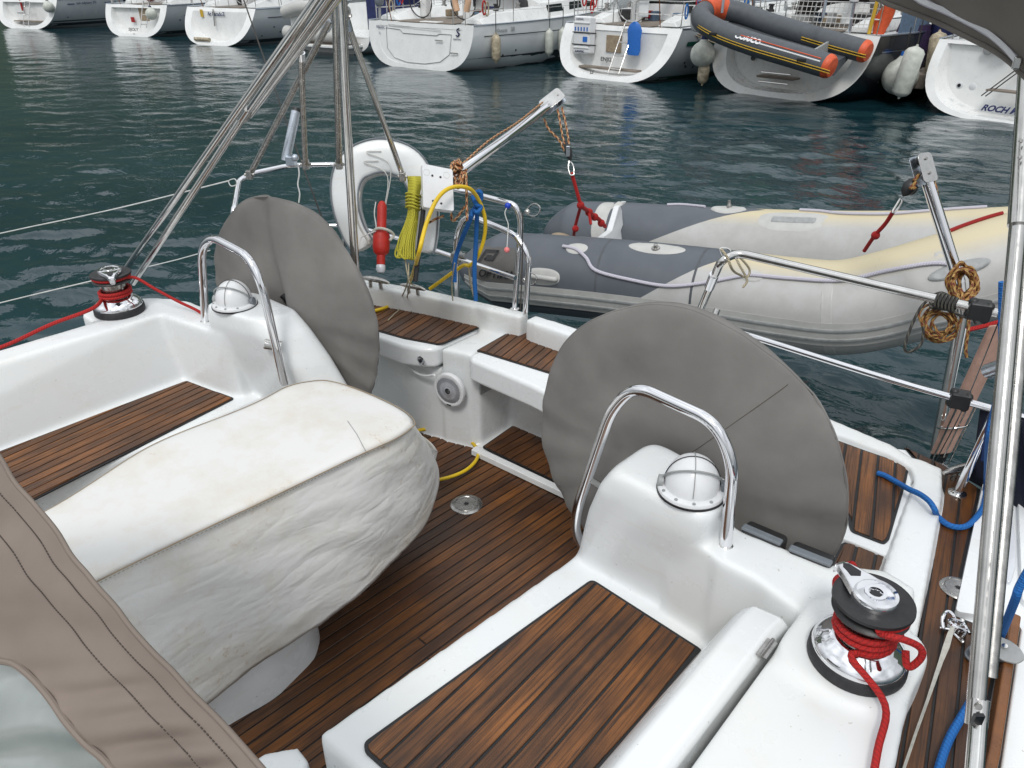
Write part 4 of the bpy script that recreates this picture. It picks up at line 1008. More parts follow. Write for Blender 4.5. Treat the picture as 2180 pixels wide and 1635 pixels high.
# ================================================================ ROPES AND LOOSE GEAR
def line(name, pts, r, mat, label, cat='rope', n=8, seg=10, group=None):
    P = cr_spline(pts, n); return mk(name, tube(P, r, seg), mat, label=label, cat=cat, group=group)
def turns(c, r0, z0, z1, n, a0, seg=18):
    o = []
    for k in range(int(n*seg)+1):
        a = a0+2*math.pi*k/seg; f = k/(n*seg); o.append(Vector((c.x+r0*math.cos(a), c.y+r0*math.sin(a), c.z+z0+(z1-z0)*f)))
    return o
# near winch rope
t = thing('winch_rope', 'bright red rope wound on the near winch and running forward', 'rope', WR)
w1 = turns(WR, .0555, .070, .104, 2.2, math.radians(-80))
lead = cr_spline([Z(1840, 1760, 1.52), Z(1868, 1600, 1.525), Z(1884, 1500, 1.535), w1[0]+Vector((-.004, -.02, -.004)), w1[0]], 6)
mk('running_end', tube(lead[:-1]+w1, .0068, 12), 'rope_red', t)
jaw = turns(WR, .068, .150, .153, .62, math.radians(-65), 22)
top = cr_spline([w1[-1], w1[-1]+Vector((.010, .01, .014)), jaw[0]], 5)
tail = [jaw[-1]]+[D(1779, 1238, 1.60), D(1790, 1285, 1.56), D(1835, 1330, 1.48), D(1885, 1352, 1.42), D(1925, 1362, 1.40), D(1958, 1378, 1.40), D(1962, 1398, 1.405), D(1942, 1418, 1.415), D(1930, 1415, 1.42), D(1928, 1385, 1.43)]
mk('top_turn', tube(top[:-1]+jaw, .0066, 12), 'rope_red', t)
mk('tail', tube(cr_spline([D(1800, 1222, 1.64)]+tail[1:], 8), .0068, 12), 'rope_red', t)
t = thing('rope_end', 'short red rope end with a whipped tip and knot behind the near winch', 'rope', Z(1790, 1210, ZQ))
mk('rope', tube(cr_spline([Z(1758, 1198, ZQ+.02), Z(1785, 1205, ZQ+.025), Z(1808, 1212, ZQ+.04), Z(1822, 1232, ZQ+.06), Z(1836, 1255, ZQ+.08)], 8), .0062, 10), 'rope_red', t)
mk('knot', tube(cr_spline([Z(1800, 1222, ZQ+.03), Z(1803, 1203, ZQ+.05), Z(1816, 1200, ZQ+.06), Z(1822, 1218, ZQ+.04), Z(1806, 1224, ZQ+.03), Z(1800, 1208, ZQ+.04)], 8, True), .0062, 10, closed=True), 'rope_red', t)
mk('whipping', rod(Z(1752, 1200, ZQ+.02), Z(1762, 1199, ZQ+.02), .0066), 'strap_white', t)
# far winch rope
t = thing('winch_rope', 'red rope wound on the far winch beside the water', 'rope', WL)
w2 = turns(WL, .0575, .072, .100, 2.0, math.radians(200))
lead = cr_spline([Z(-60, 760, 1.50), Z(20, 732, 1.505), Z(110, 690, 1.53), Z(200, 655, 1.57), w2[0]], 7)
mk('running_end', tube(lead[:-1]+w2, .0072, 12), 'rope_red', t)
mk('top_turn', tube(turns(WL, .067, .150, .153, .8, math.radians(160)), .007, 12), 'rope_red', t)
mk('tail', tube(cr_spline([WL+Vector((.055, .03, .15)), Z(290, 592, 1.64), Z(330, 615, 1.60), Z(380, 642, 1.55), Z(425, 664, 1.51), Z(455, 690, 1.47)], 6), .0062, 10), 'rope_red', t)
# yellow hose
t = thing('water_hose', 'yellow hose looped over the stern rail and across the cockpit floor', 'hose', Z(900, 660, ZB))
hosep = [Z(720, 668, ZB+.014), Z(800, 661, ZB+.014), Z(846, 640, ZB+.02), Z(872, 600, 1.42), D(890, 545, 2.84), D(908, 475, 2.84), D(932, 422, 2.86), D(962, 399, 2.90), D(1000, 402, 2.98), D(1022, 432, 3.08), D(1033, 470, 3.14), D(1030, 510, 3.2), D(1016, 548, 3.25), D(1000, 565, 3.3), D(985, 566, 3.35), D(950, 590, 3.4), D(915, 615, 3.45)]
mk('upper_run', tube(cr_spline(hosep, 8), .0080, 12), 'hose_yellow', t)
hp2 = [Z(845, 935, ZF+.03), Z(890, 916, ZF+.02), Z(935, 915, ZF+.015), Z(985, 930, ZF+.015), Z(1012, 950, ZF+.015), Z(1016, 975, ZF+.015), Z(990, 1002, ZF+.015), Z(940, 1020, ZF+.015), Z(880, 1025, ZF+.015), Z(820, 1015, ZF+.015)]
mk('floor_loop', tube(cr_spline(hp2, 8), .0078, 12), 'hose_yellow', t)
# blue ropes
t = thing('mooring_rope', 'blue rope hitched on the stern rail and hanging down twice', 'rope', Z(1012, 560, 1.4))
mk('long_fall', tube(cr_spline([D(1017, 412, 3.12), D(1016, 450, 3.13), D(1013, 520, 3.2), D(1010, 580, 3.25), D(1013, 640, 3.3)], 6), .0095, 10), 'rope_blue', t)
mk('short_fall', tube(cr_spline([D(1012, 440, 3.10), D(1000, 470, 3.12), D(985, 505, 3.2), D(975, 532, 3.25), D(968, 560, 3.25), D(968, 600, 3.28)], 6), .0095, 10), 'rope_blue', t)
kn_ = MB()
kc = [D(x, y, 3.09-.02*(i % 2)) for i, (x, y) in enumerate(((1010, 412), (1022, 408), (1024, 424), (1012, 430), (1006, 418), (1014, 436), (1024, 440), (1016, 452), (1006, 448), (1002, 462)))]
mk('knot', tube(cr_spline(kc, 6), .0088, 10), 'rope_blue', t)
line('deck_rope', [D(2135, 600, 1.55), D(2132, 800, 1.62), D(2116, 880, 1.75), D(2105, 950, 1.8), Z(2100, 1030, 1.40), Z(2095, 1075, 1.37), Z(2073, 1108, ZD+.012), Z(2050, 1122, ZD+.012), Z(2020, 1118, ZD+.012), Z(1995, 1098, ZD+.012), Z(1990, 1085, 1.405), Z(1978, 1067, 1.415), Z(1958, 1052, 1.41), Z(1936, 1042, 1.40), Z(1915, 1030, ZQ+.035), Z(1885, 1013, ZQ+.030), Z(1868, 1007, ZQ+.028)], .0082, 'rope_blue', 'blue rope falling across the side deck onto the quarter hatch')
line('sheet_rope', [D(2260, 1100, 1.5), D(2178, 1235, 1.55), D(2160, 1280, 1.58), Z(2130, 1355, 1.39), Z(2118, 1372, 1.38)], .0085, 'rope_blue', 'blue rope leading from the right edge to the deck block')
line('sheet_rope', [Z(2075, 1480, 1.38), Z(2048, 1525, 1.37), Z(2020, 1575, 1.365), Z(1998, 1640, 1.365), Z(1985, 1720, 1.365)], .0088, 'rope_blue', 'blue rope leading forward from behind the thick tube')
# yellow coil on the rail
t = thing('heaving_line', 'coil of thin yellow line hanging from the stern rail', 'rope coil', D(878, 500, 3.0))
rg = random.Random(3)
for k in range(15):
    f = k/14; x0 = 868+26*f; dd = 3.00-.035*math.sin(math.pi*f)
    pts = [D(x0, 376, dd), D(x0+2, 392, dd-.012), D(870+20*f, 425, dd-.01), D(869+20*f+rg.uniform(-2, 2), 460, dd), D(850+34*f+rg.uniform(-3, 3), 510, dd), D(842+33*f+rg.uniform(-3, 3), 538+rg.uniform(-6, 8), dd+.005)]
    if k % 2 == 0: pts += [D(845+33*f+4, 546+rg.uniform(-4, 5), dd-.006), D(852+30*f, 520, dd-.012), D(866+22*f, 470, dd-.012)]
    mk('strand', tube(cr_spline(pts, 5), .0036, 7), 'rope_yellow', t)
for k in range(5):
    y = 410+k*7; mk('wrap', tube(cr_spline([D(864, y+3, 2.99), D(872, y, 2.955), D(886, y+4, 2.955), D(894, y+9, 2.99), D(880, y+8, 3.03)], 5, True), .0036, 7, closed=True), 'rope_yellow', t)
mk('loose_end', tube(cr_spline([D(862, 545, 3.0), D(866, 575, 2.98), D(872, 605, 2.95), Z(868, 628, 1.42), Z(866, 640, ZB+.03), Z(874, 652, ZB+.012), Z(876, 663, ZB+.01)], 6), .003, 7), 'rope_cream', t)
mk('loose_end', tube(cr_spline([D(870, 560, 3.0), D(868, 600, 2.96), Z(855, 632, ZB+.05), Z(845, 640, ZB+.012), Z(853, 655, ZB+.01), Z(840, 668, ZB+.01), Z(826, 682, ZB+.01)], 6), .003, 7), 'rope_cream', t)
# white horseshoe lifebuoy
def lifebuoy():
    t = thing('horseshoe_lifebuoy', 'dirty white horseshoe lifebuoy strapped inside the stern rail', 'lifebuoy', D(815, 500, 3.12))
    c_ = D(828, 430, 3.12); ux = (cr*.985+cf*.02+cu*(-.02)).normalized(); uy = (cu*.97-cf*.12).normalized(); uz = ux.cross(uy)
    sc_ = 3.12/F
    P = [(-52, -98), (-74, -62), (-88, -12), (-86, 38), (-64, 74), (-14, 92), (40, 80), (68, 42), (78, -10), (78, -60), (70, -104)]
    C_ = cr_spline([(a*sc_, b_*sc_, 0) for a, b_ in P], 6); n = len(C_)
    rings = []
    for i, p in enumerate(C_):
        a = C_[max(0, i-1)]; b_ = C_[min(n-1, i+1)]; T = (b_-a).normalized(); nn = Vector((T.y, -T.x, 0))
        f = i/(n-1); wd = (.051 if 0 < i < n-1 else .02)*(1+.35*math.sin(math.pi*f)**3); th = .05
        row = []
        for k in range(16):
            an = 2*math.pi*k/16; ca, sa_ = math.cos(an), math.sin(an)
            xx = (abs(ca)**.32)*(1 if ca > 0 else -1)*wd; zz = (abs(sa_)**.32)*(1 if sa_ > 0 else -1)*th
            q = p+nn*xx; row.append(c_+ux*q.x+uy*q.y+uz*zz)
        rings.append(row)
    mk('float', loft(rings), 'gelcoat', t, ang=60)
    for sgn in (1, -1):
        mk('edge_piping', tube([c_+ux*(p.x+sgn*0)+uy*p.y+uz*.0+(lambda T: (ux*T.y-uy*T.x))( (C_[min(n-1, i+1)]-C_[max(0, i-1)]).normalized())*sgn*.0485*(1+.35*math.sin(math.pi*i/(n-1))**3)+uz*.046 for i, p in enumerate(C_)], .0038, 6), 'grey_plastic', t)
    for a in ((-10, 100), (-16, 80)):
        mk('tie_cord', tube(cr_spline([c_+ux*a[0]*sc_+uy*a[1]*sc_+uz*.055, c_+ux*(a[0]-30)*sc_+uy*(a[1]-4)*sc_+uz*.058, c_+ux*(a[0]+18)*sc_+uy*(a[1]-30)*sc_+uz*.058, c_+ux*(a[0]+5)*sc_+uy*(a[1]-120)*sc_+uz*.05], 6), .0022, 6), 'cord_white', t)
    mk('strap', tube(cr_spline([c_+ux*(-58)*sc_+uy*(20)*sc_+uz*.04, c_+ux*(-64)*sc_+uy*(-40)*sc_+uz*.045, c_+ux*(-40)*sc_+uy*(-90)*sc_+uz*.045], 6), .006, 6), 'strap_white', t)
lifebuoy()
# red flashing buoy light
c_ = D(812, 500, 3.02); ax_ = (cu*.999+cr*.02).normalized()
t = thing('buoy_light', 'red floating safety light clipped upside down to the lower rail', 'safety light', D(815, 575, 3.02))
k_ = 3.02/F
mk('body', lathe([(r*k_, z*k_) for r, z in [(3, 72), (6, 70), (9, 64), (10, 60), (10, 16), (12, 10), (12, 4)]], c_, ax_, 24), 'red', t)
bpy.data.objects[-1] if False else None
mk('float_collar', lathe([(r*k_, z*k_) for r, z in [(12, 6), (17, 3), (18, -2), (18, -28), (16, -38), (9, -44), (9, -62), (8, -66)]], c_, ax_, 24), 'red', t)
mk('lens', lathe([(r*k_, z*k_) for r, z in [(9, -64), (10, -66), (10, -74), (7, -80), (1e-5, -81)]], c_, ax_, 20), 'lens', t)
mk('clip', tube(cr_spline([D(794, 492, 3.0), D(806, 486, 2.98), D(826, 490, 2.98), D(838, 500, 3.0), D(830, 512, 2.99)], 6), .0055, 8), 'strap_white', t)
mk('lanyard', tube(cr_spline([D(800, 430, 3.02), D(797, 455, 3.0), D(800, 488, 2.99), D(780, 500, 2.99), D(768, 508, 3.0), D(760, 540, 3.0)], 6), .0022, 6), 'cord_white', t)
# white mounting board
c_ = D(931, 402, 2.95); ux = (cr*.94+cf*.34).normalized(); uy = (cu*.985+cf*.12).normalized(); uy = (uy-ux*uy.dot(ux)).normalized(); uz = ux.cross(uy); ax = Matrix((ux, uy, uz)).transposed()
t = thing('mounting_board', 'white plastic outboard mounting board on the stern rail', 'board', c_-Vector((0, 0, .1)))
P = roundpoly([(-.060, -.082), (.060, -.088), (.060, .078), (-.060, .090)], .008, 3); V, Fc = prism(P, -.014, .014)
mk('board', MB().add([tuple(c_+ax@Vector(v)) for v in V], Fc), 'white_plastic', t, bev=.003)
for q in ((-.022, .045), (.010, .042), (-.022, -.055), (.010, -.062)):
    mk('bolt_hole', lathe([(.0045, .014), (.0045, .0152), (1e-5, .0152)], c_+ax@Vector((q[0], q[1], 0)), uz, 10), 'black', t)
for q in ((-.044, .056), (.034, .052)):
    mk('ring_mark', tube([c_+ax@Vector((q[0]+.012*math.cos(a), q[1]+.012*math.sin(a), .0142)) for a in [j*math.pi/10 for j in range(20)]], .0006, 5, closed=True), 'fender', t)
# blue and pink toggles
t = thing('toggle_cord', 'cord with a blue ball on the rail and a pink ball below', 'cord', D(1080, 535, 3.03))
mk('blue_ball', ball(D(1081, 438, 3.04), .0125), 'blue', t); mk('pink_ball', ball(D(1079, 532, 3.02), .0112), 'pink', t)
mk('cord', tube(cr_spline([D(1081, 438, 3.04), D(1075, 452, 3.03), D(1078, 466, 3.03), D(1082, 478, 3.03), D(1081, 500, 3.02), D(1079, 532, 3.02)], 5), .0017, 6), 'cord_white', t)
# grey rod holder tube
t = thing('rod_holder', 'pale blue metal rod holder tube clamped to the far stern rail', 'rod holder', D(612, 345, 2.9))
mk('tube', tube([D(631, 234, 2.86), D(608, 342, 2.9)], .0175, 18), 'alloy', t); mk('mouth', tube([D(632, 232, 2.86), D(630.5, 238, 2.86)], .0182, 18), 'black_plastic', t)
mk('clamp', MB().add(*box(D(620, 342, 2.88), (.035, .03, .035), .5)).add(*ball(D(628, 336, 2.85), .014, n=6)), 'alloy', t, bev=.004)
mk('cord', tube(cr_spline([D(634, 350, 2.88), D(637, 370, 2.87), D(634, 392, 2.87), D(638, 412, 2.87), D(636, 432, 2.87)], 5), .0028, 6), 'cord_white', t)
# stays and guard wires
line('backstay_cord', [D(512, -20, 3.5), D(600, 232, 3.3), D(692, 482, 3.1)], .0032, 'cord_dark', 'thin dark wire slanting down to the far stern rail', 'wire', 2, 6)
line('guard_wire', [D(-80, 520, 4.2), D(0, 497, 4.1), D(240, 446, 3.8), D(487, 385, 3.45)], .0030, 'cord_white', 'upper white guard wire running to the far stern rail', 'wire', 3, 6)
line('guard_wire', [D(-80, 668, 3.9), D(0, 645, 3.85), D(200, 597, 3.6)], .0030, 'cord_white', 'lower white guard wire ending behind the far winch', 'wire', 3, 6)
line('guard_wire', [D(298, 572, 3.5), D(380, 552, 3.4), D(447, 533, 3.3)], .0022, 'cord_white', 'thin guard wire between the leaning tubes and the pedestal rail', 'wire', 2, 6)
mk('shackle_ring', tube(cr_spline([D(487, 385, 3.43), D(500, 381, 3.42), D(504, 392, 3.42), D(492, 396, 3.43)], 5, True), .0022, 6, closed=True), 'cord_white', label='small ring joining the upper guard wire to the rail', cat='shackle')
# tackles of the davits
def block(name, a, b_, w_, par, mat='black_plastic'):
    A, B2 = Vector(a), Vector(b_); ax_ = (B2-A).normalized(); 
    pr = [(.1*w_, 0), (.75*w_, .2*(B2-A).length), (1.0*w_, .5*(B2-A).length), (.7*w_, .82*(B2-A).length), (.12*w_, (B2-A).length)]
    V, Fc, U = lathe(pr, A, ax_, 14); o = mk(name, (V, Fc, U), mat, par); return o
t = thing('davit_tackle', 'speckled tackle rope and block with red strop below the far davit', 'tackle', D(1225, 500, 4.0))
for pts in (((1158, 252), (1168, 275), (1190, 298), (1202, 322)), ((1187, 232), (1194, 270), (1200, 300), (1207, 312)), ((1196, 228), (1204, 262), (1209, 290), (1211, 308))):
    mk('rope_fall', tube(cr_spline([D(x, y, 3.74) for x, y in pts], 6), .0055, 8), 'rope_orange_fleck', t)
bk = block('block', D(1204, 302, 3.74), D(1215, 342, 3.74), .020, t); mk('cheek_plate', box(D(1209, 322, 3.715), (.018, .006, .05), HEAD), 'alloy', t, bev=.003)
mk('snap_hook', tube(cr_spline([D(x, y, 3.75) for x, y in ((1212, 342), (1210, 358), (1214, 372), (1222, 370), (1220, 352), (1214, 344))], 6, True), .0035, 8, closed=True), 'steel', t)
mk('strop', tube(cr_spline([D(1217, 368, 3.76), D(1226, 400, 3.8), D(1236, 436, 3.85)], 5), .009, 10), 'rope_red', t)
mk('strop_knot', ball(D(1236, 437, 3.85), .020, n=7), 'rope_red', t)
mk('strop_leg', tube(cr_spline([D(1236, 440, 3.86), D(1229, 465, 3.95), D(1224, 485, 4.0), D(1221, 505, 4.1)], 5), .008, 10), 'rope_red_dark', t)
mk('strop_knot', ball(D(1225, 487, 3.98), .018, n=7), 'rope_red', t)
mk('strop_leg', tube(cr_spline([D(1236, 438, 3.86), D(1250, 448, 4.0), D(1262, 458, 4.1), D(1276, 468, 4.2), D(1288, 482, 4.3)], 5), .0115, 10), 'rope_red', t)
for q in ((1254, 452, 4.02), (1266, 462, 4.12), (1280, 475, 4.22)): mk('strop_knot', ball(D(*q), .021, n=7), 'rope_red', t)
mk('strop_end', tube([D(1254, 454, 4.0), D(1258, 478, 4.0)], .008, 8), 'rope_red', t)
def hank(name, label, cx, cy, d, w_, h_, n, r, mat, seed, tails=()):
    t = thing(name, label, 'rope coil', D(cx, cy+h_, d)); rg = random.Random(seed)
    for k in range(n):
        a0 = rg.uniform(0, 6.28); ww = w_*rg.uniform(.6, 1.1); hh_ = h_*rg.uniform(.7, 1.1); ox = rg.uniform(-w_, w_)*.35; oy = rg.uniform(-h_, h_)*.25; ti = rg.uniform(-.4, .4)
        pts = []
        for j in range(9):
            a = a0+j*2*math.pi/9; x = math.cos(a)*ww*(.8+.4*rg.random()); y = math.sin(a)*hh_*(.85+.3*rg.random())
            pts.append(D(cx+ox+x*math.cos(ti)-y*math.sin(ti), cy+oy+x*math.sin(ti)+y*math.cos(ti), d+rg.uniform(-.03, .03)))
        mk('loop', tube(cr_spline(pts, 5, True), r, 8, closed=True), mat, t)
    for pts in tails: mk('tail', tube(cr_spline([D(*p) for p in pts], 6), r, 8), mat, t)
    return t
hank('rope_hank', 'speckled orange rope bunched beside the white board', 975, 372, 3.0, 12, 26, 7, .0052, 'rope_orange_fleck', 1,
     [((962, 425, 3.02), (960, 450, 3.02), (966, 470, 3.04), (990, 440, 3.04)), ((992, 360, 3.0), (993, 400, 3.0), (994, 452, 3.02), (994, 470, 3.02)), ((905, 478, 3.05), (930, 465, 3.04), (945, 460, 3.04))])
line('davit_fall', [D(968, 365, 2.98), D(1040, 300, 3.2), D(1100, 262, 3.4), D(1155, 218, 3.7)], .0045, 'rope_orange_fleck', 'speckled rope running up along the far davit arm', 'rope', 3, 8)
hank('rope_hank', 'gold and red rope coil knotted on the near davit knee', 2048, 602, 2.62, 26, 34, 10, .0055, 'rope_gold', 5,
     [((2060, 640, 2.6), (2062, 690, 2.6), (2056, 740, 2.62), (2058, 762, 2.62)), ((2045, 615, 2.6), (2052, 640, 2.58), (2070, 625, 2.6), (2078, 600, 2.62))])
hank('rope_hank', 'gold fleck rope loops hanging under the near stern rail', 2000, 690, 2.50, 36, 34, 9, .0042, 'rope_gold', 8)
BK = hank('rope_hank', 'worn black rope lashing on the near stern rail', 2003, 640, 2.46, 22, 14, 6, .0048, 'rope_black', 11,
     [((1985, 630, 2.46), (1960, 655, 2.46), (1938, 700, 2.46), (1926, 742, 2.46), (1940, 748, 2.46), (1962, 730, 2.46), (1966, 695, 2.46)), ((2015, 655, 2.46), (2045, 672, 2.46), (2072, 680, 2.46), (2078, 690, 2.46))])
for k in range(6):
    x = 1995+k*7.5; y = 640+k*1.9
    mk('lashing', tube([Z(x, y, 1.93)+Vector((.0, .017*math.cos(a), .019*math.sin(a))) for a in [j*math.pi/6 for j in range(12)]], .0042, 8, closed=True), 'rope_black', BK)
line('davit_fall', [D(1978, 352, 2.6), D(1990, 390, 2.62), D(2008, 470, 2.66), D(2034, 555, 2.7), D(2040, 590, 2.7)], .0050, 'rope_orange_fleck', 'speckled rope running down along the near davit arm', 'rope', 5, 8)
t = thing('davit_tackle', 'black block and red strop below the near davit head', 'tackle', D(1870, 500, 2.9))
block('block', D(1922, 418, 2.64), D(1950, 378, 2.62), .024, t); block('block', D(1932, 415, 2.66), D(1952, 392, 2.64), .018, t)
for a in ((1946, 385, 1957, 372), (1938, 402, 1950, 388), (1948, 402, 1942, 392)): mk('rope_fall', rod(D(a[0], a[1], 2.6), D(a[2], a[3], 2.6), .006, 8), 'rope_gold', t)
mk('snap_hook', tube(cr_spline([D(x, y, 2.7) for x, y in ((1916, 424), (1908, 436), (1900, 450), (1904, 452), (1914, 440), (1920, 428))], 6, True), .0035, 8, closed=True), 'steel', t)
mk('strop', tube(cr_spline([D(1902, 450, 2.72), D(1885, 476, 2.78), D(1862, 502, 2.85), D(1840, 534, 2.95)], 5), .0075, 10), 'rope_red', t)
mk('strop_knot', ball(D(1864, 501, 2.84), .016, n=7), 'rope_red', t)
line('rope_end', [Z(1535, 530, 1.97), Z(1548, 548, 1.95), Z(1560, 575, 1.90), D(1575, 585, 2.75), D(1590, 590, 2.75), D(1596, 575, 2.75), D(1583, 556, 2.72), D(1565, 540, 2.7), D(1572, 560, 2.68), D(1590, 595, 2.7), D(1582, 612, 2.7)], .0042, 'rope_cream', 'thin pale cord tied round the near stern rail bend')
c_ = Z(1552, 545, 1.95)
mk('pelican_hook', tube(cr_spline([D(1533, 530, 2.72), D(1545, 528, 2.72), D(1556, 536, 2.72), D(1548, 556, 2.72), D(1538, 548, 2.72)], 6, True), .003, 8, closed=True), 'steel', label='open steel pelican hook on the near stern rail bend', cat='hook')
# pink strap in its wire basket, outboard of the near quarter
t = thing('danbuoy_float', 'faded pink float standing in a steel wire basket on the quarter', 'danbuoy', D(1992, 990, 2.95))
a_, b_ = D(2132, 690, 2.45), D(2002, 965, 2.9); d_ = (a_-b_).normalized(); sd_ = d_.cross(cf).normalized()
mk('float', loft([[p+sd_*(s*.036)+cf*q for s, q in ((-1, -.012), (-.6, -.03), (.6, -.03), (1, -.012), (1, .014), (-1, .014))] for p in (b_, a_)]), 'strap_pink', t, bev=.006)
mk('black_foot', rod(b_-d_*.06, b_+d_*.004, .026, 16), 'black_plastic', t)
for s in (-.75, .0, .85): mk('wire', tube([b_-d_*.07+sd_*s*.045-cf*.03, b_+d_*.27+sd_*s*.045-cf*.03], .0032, 7), 'steel', t)
mk('wire', tube(cr_spline([b_-d_*.07+sd_*.036-cf*.03, b_-d_*.085-cf*.034, b_-d_*.07-sd_*.036-cf*.03], 5), .0032, 7), 'steel', t)
mk('ring', tube([b_+d_*.15+sd_*.050*math.cos(k*.5236)-cf*.045*math.sin(k*.5236) for k in range(12)], .0032, 7, closed=True), 'steel', t)
mk('side_pole', tube([D(2050, 700, 2.80), D(1996, 955, 2.96)], .012, 12), 'white_plastic', t)
line('boat_cord', [D(2178, 560, 2.0), D(2120, 700, 2.35), D(2050, 870, 2.6), D(1990, 985, 2.85)], .0020, 'steel', 'fine wire beside the pink float', 'wire', 3, 6)
# aft flush blue-navy fender cover at the right edge
t = thing('weather_cloth', 'nearly black navy cloth laced below the rail at the right edge', 'weather cloth', D(2120, 1050, 2.35))
R_ = []
for k in range(13):
    f = k/12; xt = 2086+f*150; wv = .012*math.sin(k*2.2)
    R_.append([D(xt, 872+f*40, 2.30-.25*f+wv), D(xt-9+f*4, 940+f*30, 2.33-.25*f-wv), D(xt-20+f*8, 1008+f*50, 2.38-.25*f+wv*.6), D(xt-24+f*10, 1022+f*90, 2.39-.25*f)])
o_ = mk('cloth', loft(R_, closed=False, cap0=False, cap1=False), 'night_cloth', t, ang=80); so_ = o_.modifiers.new('thick', 'SOLIDIFY'); so_.thickness = .003
t = thing('metal_bracket', 'short bright metal tube end beside the thick tube', 'bracket', D(2135, 840, 2.0))
mk('tube', tube([D(2103, 790, 2.1), D(2160, 770, 2.0)], .020, 16), 'alloy', t); mk('strap', loft([[D(2128, 810, 1.99), D(2140, 808, 1.99), D(2140, 808, 2.0), D(2128, 810, 2.0)], [D(2098, 905, 2.1), D(2112, 905, 2.1), D(2112, 905, 2.11), D(2098, 905, 2.11)], [D(2088, 980, 2.2), D(2100, 985, 2.2), D(2100, 985, 2.21), D(2088, 980, 2.21)]]), 'strap_navy', t, smooth=False)
# deck block, shackles and strap
t = thing('deck_block', 'black ball bearing block shackled to the side deck', 'block', Z(2098, 1385, ZD))
bc = Z(2095, 1388, 1.375); R = Matrix.Rotation(.55, 3, 'Z')
def chk(dy, mat):
    P = roundpoly([(-.042, -.006), (-.026, -.026), (.012, -.031), (.038, -.016), (.042, .008), (.018, .024), (-.022, .020)], .012, 4)
    V, Fc = prism(P, -.004+dy, .004+dy); T_ = Matrix.Rotation(.35, 3, 'X')
    return MB().add([tuple(bc+R@(T_@Vector(v))) for v in V], Fc)
mk('cheek', chk(-.013, 0), 'grey_plastic', t, bev=.003); mk('cheek', chk(.013, 0), 'grey_plastic', t, bev=.003)
mk('sheave', lathe([(.028, -.009), (.022, 0), (.028, .009)], bc, R@Vector((0, -.3, 1)), 28), 'black_plastic', t)
mk('axle', lathe([(.009, 0), (.009, .003), (.004, .004), (1e-5, .004)], bc+R@Vector((0, -.006, .018)), R@Vector((0, -.3, 1)), 16), 'steel', t)
for q in ((-.022, -.008), (.004, -.016), (.022, -.004), (-.012, .010), (.010, .012)):
    mk('window_hole', lathe([(.005, .0), (.005, .0008), (1e-5, .0008)], bc+R@(Matrix.Rotation(.35, 3, 'X')@Vector((q[0], q[1], .0172))), R@Vector((0, -.34, 1)), 8), 'black', t)
t2 = thing('deck_block', 'olive and grey small block behind the thick tube', 'block', Z(2140, 1395, ZD))
bc = Z(2138, 1385, 1.40)+Vector((.0, 0, 0)); R = Matrix.Rotation(-.3, 3, 'Z')
mk('cheek', chk(.009, 0), 'mid_grey', t2, bev=.003); mk('sheave', lathe([(.026, -.008), (.021, 0), (.026, .008)], bc, R@Vector((0, -.3, 1)), 28), 'grey_plastic', t2)
mk('axle', lathe([(.006, 0), (.006, .003), (1e-5, .003)], bc+R@Vector((0, -.008, .018)), R@Vector((0, -.3, 1)), 16), 'steel', t2)
t = thing('shackle', 'pair of bright steel shackles on the side deck', 'shackle', Z(2030, 1335, ZD))
def shk(c, k, rot, tl):
    R = Matrix.Rotation(rot, 3, 'Z')@Matrix.Rotation(tl, 3, 'X')
    P = [c+R@(Vector(v)*k) for v in ((-.013, -.02, 0), (-.014, 0, 0), (-.009, .016, 0), (0, .022, 0), (.009, .016, 0), (.014, 0, 0), (.013, -.02, 0))]
    mk('bow', tube(cr_spline(P, 5), .0042*k, 8), 'chrome', t); mk('pin', rod(c+R@Vector((-.021*k, -.02*k, 0)), c+R@Vector((.021*k, -.02*k, 0)), .0042*k, 8), 'chrome', t)
    mk('pin_head', ball(c+R@Vector((.021*k, -.02*k, 0)), .007*k, n=6), 'steel', t)
shk(Z(2020, 1322, 1.37), 1.0, .5, .7); shk(Z(2040, 1330, 1.38), 1.0, 2.2, .3); shk(Z(2046, 1345, 1.37), .8, -.6, 1.2)
mk('pad_eye', lathe([(.018, 0), (.017, .004), (1e-5, .005)], Z(2032, 1340, ZD+.001), seg=18), 'steel_dull', t)
st = []
for x, y, hw, tw in ((2030, 1330, 4, 0), (2022, 1352, 6, .4), (2014, 1378, 7, .2), (2003, 1408, 5, 0), (1975, 1490, 3.4, 0), (1950, 1560, 3.2, 0), (1918, 1655, 3.4, 0)):
    z = ZD+.03 if y < 1400 else ZD+.012; a, b2 = Z(x-hw, y-hw*.3, z), Z(x+hw, y+hw*.3, z+.004); st.append([a, b2, b2+Vector((0, 0, .002)), a+Vector((0, 0, .002))])
mk('jackline', loft(st), 'strap_white', label='flat white webbing jackline on the side deck', cat='webbing', smooth=False)
# fine cords beside the boarding ladder
line('ladder_cord', [D(1113, 450, 3.06), D(1112, 500, 3.08), D(1112, 560, 3.1), D(1108, 660, 3.1)], .0026, 'cord_dark', 'dark cord hanging beside the stern rail end', 'cord', 3, 6)
line('ladder_cord', [D(998, 560, 3.3), D(1000, 590, 3.35), D(1006, 620, 3.4), D(1012, 640, 3.4)], .0042, 'rope_cream', 'frayed cream cord hanging below the lower rail', 'cord', 3, 6)
line('ladder_cord', [D(968, 560, 3.2), D(964, 585, 3.25), D(962, 610, 3.3), D(964, 640, 3.35)], .0030, 'rope_cream', 'thin knotted cord beside the rail clamp', 'cord', 3, 6)

